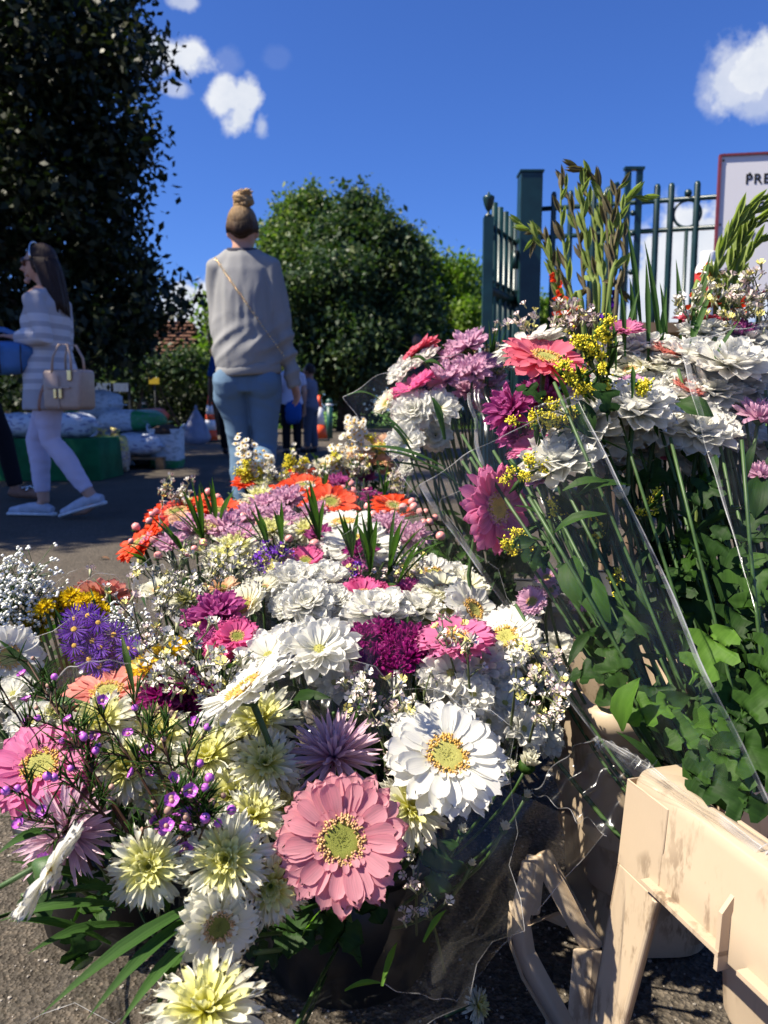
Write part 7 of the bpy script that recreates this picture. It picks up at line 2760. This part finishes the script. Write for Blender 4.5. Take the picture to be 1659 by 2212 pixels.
# named leaves; sunlight on some is put into their brighter green
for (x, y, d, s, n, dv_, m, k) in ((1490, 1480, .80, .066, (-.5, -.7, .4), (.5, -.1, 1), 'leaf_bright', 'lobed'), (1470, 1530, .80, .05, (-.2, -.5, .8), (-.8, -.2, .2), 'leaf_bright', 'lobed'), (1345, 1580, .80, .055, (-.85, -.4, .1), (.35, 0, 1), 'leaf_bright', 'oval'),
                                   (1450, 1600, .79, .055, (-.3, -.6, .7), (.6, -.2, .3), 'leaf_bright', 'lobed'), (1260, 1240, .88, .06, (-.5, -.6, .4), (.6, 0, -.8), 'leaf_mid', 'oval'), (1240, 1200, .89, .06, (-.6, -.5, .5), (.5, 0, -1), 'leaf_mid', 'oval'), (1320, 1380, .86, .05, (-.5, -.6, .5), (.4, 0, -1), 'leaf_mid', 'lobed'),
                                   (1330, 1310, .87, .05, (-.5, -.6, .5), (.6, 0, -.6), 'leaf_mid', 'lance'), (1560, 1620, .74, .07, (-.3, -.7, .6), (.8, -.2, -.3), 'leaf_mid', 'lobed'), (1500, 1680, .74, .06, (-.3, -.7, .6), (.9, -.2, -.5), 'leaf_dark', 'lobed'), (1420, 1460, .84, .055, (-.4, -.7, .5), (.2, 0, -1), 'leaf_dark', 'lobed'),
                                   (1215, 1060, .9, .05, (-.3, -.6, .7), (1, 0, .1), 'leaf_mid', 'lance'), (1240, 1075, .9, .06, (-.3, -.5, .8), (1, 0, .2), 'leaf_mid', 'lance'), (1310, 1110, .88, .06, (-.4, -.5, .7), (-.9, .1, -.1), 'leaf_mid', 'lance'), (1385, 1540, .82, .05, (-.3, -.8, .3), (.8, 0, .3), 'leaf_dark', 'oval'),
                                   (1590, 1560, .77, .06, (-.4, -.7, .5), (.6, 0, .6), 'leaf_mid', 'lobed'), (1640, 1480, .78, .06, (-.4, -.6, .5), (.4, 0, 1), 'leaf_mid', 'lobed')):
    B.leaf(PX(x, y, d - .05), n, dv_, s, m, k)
B.sheet([PX(905, 1048, .84), PX(1250, 868, .86), PX(1668, 1740, .62), PX(1290, 1592, .78)], 'film_front', bulge=.03, seed=41, wr=.006, edges=(1, 2, 0, 2))
B.sheet([PX(1155, 878, .83), PX(1258, 862, .84), PX(1300, 1000, .82), PX(1185, 985, .82)], 'film_front', bulge=.01, seed=42, wr=.003, edges=(1, 0, 0, 1))
for (x, y, d, s) in ((1450, 1660, .74, .06), (1480, 1700, .71, .06), (1520, 1720, .69, .065), (1560, 1770, .665, .06), (1600, 1790, .645, .065), (1640, 1830, .625, .06), (1500, 1650, .74, .07), (1550, 1690, .71, .07), (1600, 1740, .68, .07), (1650, 1770, .66, .07), (1430, 1610, .77, .06), (1470, 1620, .76, .06), (1540, 1640, .74, .07), (1620, 1650, .72, .07), (1580, 1700, .70, .07), (1650, 1700, .69, .07), (1500, 1590, .77, .07), (1580, 1600, .75, .07), (1650, 1600, .73, .07), (1520, 1760, .67, .05)):
    for q_ in range(2 if not (x < 1530 and y > 1600) and y < 1745 else 0):
        B.leaf(PX(x + rng.uniform(-15, 15), y + rng.uniform(-15, 10) - 75, d + .015 * q_), (-.3 + rng.uniform(-.3, .3), -.6, .7 + rng.uniform(-.2, .2)), (rng.uniform(-.6, 1), -.2, rng.uniform(-.7, .5)), s * rng.uniform(.6, .85), rng.choice(('leaf_mid', 'leaf_dark', 'leaf_dark', 'leaf_dark')), rng.choice(('lobed', 'oval', 'lobed')))
# loose tail of wrap hanging over the buckets
B.sheet([PX(1290, 1590, .77), PX(1420, 1640, .76), PX(1310, 1800, .76), PX(1150, 1690, .80)], 'film_front', bulge=.012, seed=43, wr=.014, edges=(2, 0, 1, 1))
# rolled lip of wrap along the rim of the right bucket
B.sheet([PX(1290, 1592, .775), PX(1310, 1600, .76), PX(1670, 1860, .59), PX(1655, 1820, .60)], 'film_front', bulge=.008, seed=44, wr=.008, edges=(1, 1, 1, 2))

B = Bouquet((.47, .78, .12), 'wrapped bouquet of massed white chrysanthemums at the right edge')
B.depth = 1.0
put(B, [('chrysanthemum', 'white', 1335, 765, 115, (-.1, -.25, 1), .03), ('chrysanthemum', 'white', 1402, 752, 118, (0, -.25, 1), .03), ('chrysanthemum', 'white', 1365, 815, 90, (-.2, -.4, .9), .05), ('gerbera_cup', 'cream', 1360, 800, 80, (-.2, -.5, .8), .0), ('gerbera_cup', 'cream', 1400, 790, 85, (.2, -.4, .8), .0), ('chrysanthemum', 'white', 1445, 820, 110, (0, -.4, .9), .0), ('gerbera_cup', 'salmon', 1485, 842, 70, (.3, -.4, .8), -.04),
        ('chrysanthemum', 'white', 1575, 790, 170, (0, -.42, .9), -.04, dict(label='big white chrysanthemum in the upper right')), ('chrysanthemum', 'white', 1520, 722, 110, (0, -.25, 1), .04), ('chrysanthemum', 'white', 1640, 795, 120, (.1, -.4, .9), -.02), ('chrysanthemum', 'white', 1512, 935, 162, (0, -.6, .8), -.06), ('chrysanthemum', 'white', 1460, 905, 150, (0, -.4, .9), .02),
        ('decorative_mum', 'lilac', 1640, 905, 105, (.1, -.35, .9), -.07), ('decorative_mum', 'lilac', 1645, 1030, 80, (.1, -.3, .95), -.09), ('decorative_mum', 'mauve', 1598, 722, 75, UP, .03), ('gerbera_cup', 'white', 1570, 712, 70, UP, .03), ('gerbera', 'coral_pink', 1522, 690, 120, (.1, -.1, 1), .08, dict(style='pink')), ('gerbera_cup', 'lilac', 1370, 835, 70, (0, -.5, .8), -.06), ('chrysanthemum', 'white', 1590, 880, 150, (0, -.6, .8), .02), ('chrysanthemum', 'white', 1430, 790, 130, (0, -.3, .95), .02), ('chrysanthemum', 'white', 1490, 775, 140, (0, -.3, .95), .0), ('chrysanthemum', 'white', 1540, 845, 156, (0, -.5, .85), -.02),
        ('chrysanthemum', 'white', 1620, 740, 130, (0, -.3, .95), .04), ('chrysanthemum', 'white', 1655, 850, 120, (0, -.5, .85), -.01), ('chrysanthemum', 'white', 1470, 860, 156, (0, -.5, .85), -.02), ('chrysanthemum', 'white', 1410, 850, 144, (-.1, -.4, .9), -.01), ('gerbera_cup', 'salmon', 1440, 760, 70, (.2, -.4, .9), .0),
        ('chrysanthemum', 'white', 1300, 800, 100, (-.2, -.4, .9), .05), ('chrysanthemum', 'white', 1560, 930, 137, (.1, -.6, .8), .0), ('chrysanthemum', 'white', 1600, 830, 130, (0, -.4, .9), -.01), ('decorative_mum', 'lilac', 1600, 950, 80, (.1, -.5, .8), .0), ('chrysanthemum', 'white', 1640, 960, 110, (.1, -.6, .8), -.01), ('chrysanthemum', 'white', 1490, 985, 110, (0, -.7, .7), .0), ('gerbera_cup', 'rose_pink', 1440, 975, 80, (0, -.6, .7), .02), ('chrysanthemum', 'white', 1380, 975, 120, (0, -.7, .7), .0), ('chrysanthemum', 'white', 1310, 1000, 110, (-.1, -.7, .7), .01)])
B.bud('cream', PX(1521, 1056, .92), 30 / F * .92, (0, -.5, .9), True)
for (x, y) in ((1590, 640), (1645, 650), (1600, 680), (1655, 690), (1500, 650)):
    B.sprig('statice', PX(x - 25, y + 110, 1.06), PX(x, y, 1.02), .05, 6, 5, 0.0076)
B.fill(220, .035, .06, .17, .85, .055, ('leaf_dark', 'leaf_dark', 'leaf_dark', 'leaf_mid'), ('lobed', 'lance', 'lance', 'oval'), extra=44, keep=clear_of_buckets)
for (x0, y0, x1, y1, d0, d1, w) in ((1480, 780, 1545, 610, 1.0, 1.02, .009), (1530, 800, 1600, 690, .96, .95, .007), (1490, 800, 1500, 640, 1.02, 1.03, .007), (1470, 740, 1460, 560, 1.1, 1.12, .008), (1500, 720, 1535, 545, 1.05, 1.06, .008)):
    B.blade(PX(x0, y0, d0), PX(x1, y1, d1), w, .01)
for (x, y, d, s, n, dv_, m, k) in ((1600, 1200, .88, .07, (-.5, -.6, .5), (.1, 0, 1), 'leaf_dark', 'lobed'), (1560, 1300, .86, .07, (-.4, -.7, .4), (.2, 0, 1), 'leaf_dark', 'oval'), (1640, 1350, .82, .08, (-.4, -.7, .4), (-.2, 0, 1), 'leaf_mid', 'lobed'), (1480, 1250, .9, .07, (-.4, -.7, .4), (.4, 0, -1), 'leaf_dark', 'oval'), (1400, 1250, .9, .07, (-.4, -.7, .4), (-.4, 0, -1), 'leaf_dark', 'lobed'), (1420, 1350, .88, .07, (-.4, -.7, .4), (.3, 0, 1), 'leaf_dark', 'lobed'), (1630, 1120, .88, .06, (-.3, -.7, .5), (.1, 0, 1), 'leaf_dark', 'oval'), (1560, 1420, .84, .07, (-.3, -.7, .5), (.4, 0, 1), 'leaf_dark', 'lobed')):
    B.leaf(PX(x, y, d), n, dv_, s, m, k)
B.sheet([PX(1462, 742, .92), PX(1720, 700, .99), PX(1740, 1850, .60), PX(1610, 1250, .74)], 'film_front', bulge=.010, seed=47, wr=.0015, edges=(1, 0, 0, 2))

# gladiolus bunches
def gladiolus(bunch, path, size, mats, n, open_col=None, seed=0, fl=()):
    """one flower spike: stem with pointed buds set alternately, each bud its own piece"""
    r = random.Random(seed)
    P = [Vector(p) for p in path]
    base = Vector(bunch.location)
    pts = []
    for i in range(len(P) - 1):       # smooth polyline
        p0, p1, p2, p3 = P[max(0, i - 1)], P[i], P[i + 1], P[min(len(P) - 1, i + 2)]
        for k in range(5):
            t = k / 5
            pts.append(.5 * ((2 * p1) + (p2 - p0) * t + (2 * p0 - 5 * p1 + 4 * p2 - p3) * t * t + (3 * p1 - p0 - 3 * p2 + p3) * t ** 3))
    pts.append(P[-1])
    e = empty('gladiolus_stem', P[0] - base, bunch)
    b = Buf()
    K = len(pts)
    b.tube([p - P[0] for p in pts], [size * (.13 - .10 * i / K) for i in range(K)], 7)
    b.build('stem', mats[0], e)
    key = 'gbud'
    if key not in TPL:
        g = Buf()
        for s_ in (1, -1):
            v, f, uv = petal_geo(.24, lambda t: math.sin(math.pi * min(1, t * .8 + .10)) ** .8 * (1 - t ** 4) + .02, .9, (0, .10), 0, 5, 6, 0)
            g.add(v, f, 0, Matrix.Rotation(math.pi if s_ < 0 else 0, 4, 'X') @ Matrix.Translation((0, 0, .02)), uv)
        TPL[key] = g
    for m in mats:
        if ('gb', m) not in TPL:
            TPL[('gb', m)] = TPL[key].mesh('bud', [m])
    for i in range(n):
        t = .30 + .70 * (i + .5) / n
        k = min(K - 2, int(t * (K - 1)))
        p = pts[k].lerp(pts[k + 1], t * (K - 1) - k)
        d = (pts[k + 1] - pts[k]).normalized()
        s = d.cross(Vector((0, 1, 0.2))).normalized() * (1 if i % 2 else -1)
        s = (s + Vector((r.gauss(0, .2), r.gauss(0, .35), 0))).normalized()
        dirv = (d * (1.0 + 1.2 * (1 - t)) + s * r.uniform(.26, .58)).normalized()
        L = size * r.uniform(.8, 1.15) * (1.25 - .55 * t)
        if i == n - 1:
            dirv, L = d, size * .7
        y = dirv.cross(Vector((r.gauss(0, .3), -1, .2))).normalized()
        M = Matrix.Translation(p - P[0]) @ Matrix((dirv, y, dirv.cross(y))).transposed().to_4x4() @ Matrix.Diagonal((L, L * .95, L * .95, 1))
        link_mesh('bud', TPL[('gb', mats[i % len(mats)])], e, M)
    for (t, sc) in fl:
        k = min(K - 2, int(t * (K - 1)))
        b = Buf()
        for z in range(6):
            v, f, uv = petal_geo(.6, mum, .4, (0, .2 if z % 2 else -.1), .01, 5, 5, .1)
            b.add(v, f, 0, Matrix.Translation(pts[k] - P[0]) @ Matrix.Rotation(r.random() * 6, 4, 'X') @ Matrix.Rotation(R(200 + r.uniform(-50, 50)), 4, 'Y') @ Matrix.Diagonal((size * sc, size * sc, size * sc, 1)), uv)
        b.build('open_flower', open_col, e)


G = tag(empty('gladiolus_bunch', PX(1275, 1000, 1.62)), 'bunch of brown green gladiolus spikes rising in front of the gate', 'flower bunch', 'gladiolus bunches')
G.location.z = .1
gb0 = Vector(G.location)
spk = [([(1262, 720), (1235, 640), (1222, 560), (1212, 470), (1212, 400)], 1, 9), ([(1275, 720), (1262, 620), (1252, 520), (1225, 420), (1218, 385)], 0, 10), ([(1290, 720), (1290, 600), (1286, 500), (1270, 430), (1262, 395)], 1, 9),
       ([(1305, 720), (1318, 600), (1312, 500), (1300, 420), (1278, 378), (1240, 357)], 0, 10), ([(1318, 720), (1345, 620), (1348, 520), (1330, 430), (1345, 395)], 0, 9), ([(1310, 720), (1330, 560), (1338, 480), (1356, 430), (1395, 425)], 2, 9),
       ([(1255, 720), (1220, 660), (1196, 580), (1160, 515), (1120, 480)], 2, 8), ([(1262, 730), (1240, 660), (1215, 600), (1190, 540), (1165, 500), (1155, 510), (1150, 530)], 0, 9), ([(1285, 720), (1275, 590), (1262, 490), (1256, 420), (1262, 380)], 2, 8),
       ([(1300, 720), (1300, 580), (1300, 480), (1290, 410), (1272, 370)], 2, 8), ([(1325, 730), (1325, 600), (1322, 500), (1318, 440)], 0, 8), ([(1250, 730), (1222, 690), (1208, 640), (1195, 580), (1188, 540)], 0, 8)]
for i, (pl, mt, nb_) in enumerate(spk):
    dd = 1.55 + .05 * ((i * 7) % 5 - 2)
    pts = [gb0 + Vector((.03 * math.cos(i), .03 * math.sin(i), 0))] + [PX(x, y, dd) for x, y in pl]
    mats = {0: ['glad_brown', 'glad_brown', 'glad_green'], 1: ['glad_green', 'glad_brown'], 2: ['glad_green']}[mt]
    gladiolus(G, pts, .043, mats, nb_ + 1, 'petal_orange', i, ())
r_ = random.Random(3)
for (x, y, s) in ((1220, 674, .62), (1205, 640, .25), (1212, 615, .18), (1196, 600, .22), (1232, 692, .4)):
    b = Buf()
    for z in range(7):
        v, f, uv = petal_geo(.6, mum, .4, (0, .2), .01, 5, 5, .1)
        b.add(v, f, 0, Matrix.Translation(PX(x, y, 1.52) - gb0) @ Matrix.Rotation(r_.random() * 6, 4, 'Z') @ Matrix.Rotation(R(r_.uniform(-80, 80)), 4, 'Y') @ Matrix.Diagonal((.05 * s,) * 3 + (1,)), uv)
    b.build('open_flower', 'petal_orange', G)
for (x, y, s) in ((1318, 675, .5), (1325, 640, .25), (1300, 690, .4)):
    b = Buf()
    for z in range(7):
        v, f, uv = petal_geo(.6, mum, .4, (0, .2), .01, 5, 5, .1)
        b.add(v, f, 0, Matrix.Translation(PX(x, y, 1.5) - gb0) @ Matrix.Rotation(r_.random() * 6, 4, 'Z') @ Matrix.Rotation(R(r_.uniform(-80, 80)), 4, 'Y') @ Matrix.Diagonal((.05 * s,) * 3 + (1,)), uv)
    b.build('open_flower', 'petal_purple', G)

G = tag(empty('gladiolus_bunch', PX(1560, 900, 1.34)), 'bunch of green gladiolus spikes arching right across the white sign', 'flower bunch', 'gladiolus bunches')
G.location.z = .1
gb0 = Vector(G.location)
spk = [[(1500, 700), (1530, 640), (1555, 560), (1590, 490), (1640, 450), (1690, 425)], [(1545, 700), (1560, 620), (1590, 540), (1620, 480), (1690, 460)], [(1560, 700), (1590, 620), (1610, 560), (1640, 520), (1700, 505)], [(1515, 680), (1545, 590), (1570, 520), (1600, 460), (1650, 425), (1700, 408)],
       [(1570, 690), (1585, 600), (1600, 530), (1625, 490), (1680, 470)]]
for i, pl in enumerate(spk):
    dd = 1.30 + .03 * (i % 3 - 1)
    pts = [gb0 + Vector((.02 * math.cos(i), .02 * math.sin(i), 0))] + [PX(x, y, dd) for x, y in pl]
    gladiolus(G, pts, .042, ['glad_green'], 12, 'petal_orange', 30 + i)
for (x, y, s) in ((1528, 590, .35), (1515, 660, .6), (1530, 665, .5), (1600, 665, .4), (1545, 655, .3)):
    b = Buf()
    for z in range(7):
        v, f, uv = petal_geo(.6, mum, .4, (0, .2), .01, 5, 5, .1)
        b.add(v, f, 0, Matrix.Translation(PX(x, y, 1.28) - gb0) @ Matrix.Rotation(r_.random() * 6, 4, 'Z') @ Matrix.Rotation(R(r_.uniform(-80, 80)), 4, 'Y') @ Matrix.Diagonal((.05 * s,) * 3 + (1,)), uv)
    b.build('open_flower', 'petal_orange', G)

# drink bottle standing on a trestle behind the flowers
plain('trestle_wood', (.22, .15, .09), .8, .2, 0, .3, 10)
plain('bottle_white', (.78, .78, .78), .3, .5, 0, .04)
plain('bottle_red', (.55, .05, .04), .35, .5, 0, .1)
q = PX(1522, 700, 2.5)
zt_ = PX(1522, 700, 2.5).z
TB = tag(empty('trestle_table', (q.x + .1, q.y + .15, 0)), 'narrow wooden trestle behind the flowers that carries the bottle', 'table')
b = Buf()
b.box((0, 0, zt_ - .015), (.7, .4, .03))
b.build('tabletop', 'trestle_wood', TB, smooth=False)
for sx in (-.3, .3):
    for sy in (-.15, .15):
        b = Buf()
        b.box((sx, sy, (zt_ - .03) / 2), (.04, .04, zt_ - .03))
        b.build('leg', 'trestle_wood', TB, smooth=False)
T_ = tag(empty('bottle', (q.x, q.y, zt_)), 'white bottle with red label and white cap behind the green gladiolus spikes', 'bottle')
s = 2.5 / F
for nm, m, pr in (('bottle_body', 'bottle_white', [(24, 0), (25, 4), (25, 40), (24.6, 66), (24.6, 112), (22, 122), (15, 128)]), ('label', 'bottle_red', [(25.2, 66), (25.2, 84)]), ('label', 'bottle_red', [(25.2, 88), (25.2, 106)]), ('cap', 'bottle_white', [(15.5, 126), (16, 130), (16, 148), (14.5, 151), (1, 151)])):
    b = Buf()
    b.lathe([(r0 * s, z * s) for r0, z in pr], 20, cap=nm != 'label')
    b.build(nm, m, T_)

# ------------------------------------------------------------------ small fallen things
FB = Bouquet(PZ(1012, 2178, 0.001), 'cream chrysanthemum head fallen on the tarmac beside the buckets', None)
FB.o.name = 'fallen_flower'
FB.o['category'] = 'flower'
e = FB.head('spider_mum', 'cream', PZ(1030, 2172, .018), .022, (.75, -.35, .3), 'tan', 'spider_core', False, False)
b = Buf()
b.tube([FB.loc(PZ(1022, 2172, .012)), FB.loc(PZ(990, 2182, .004)), FB.loc(PZ(960, 2196, .003))], .0018, 6)
b.build('stem', 'stem_green', FB.o)
for (x, y, lab) in ((215, 1207, 'small dry brown leaf lying on the sunlit tarmac at left'),):
    p = PZ(x, y, .004)
    o = link_mesh('fallen_leaf', leaf_mesh('oval', 'dry_leaf'))
    o.location = p
    o.scale = (.05, .05, .05)
    tag(o, lab, 'leaf')
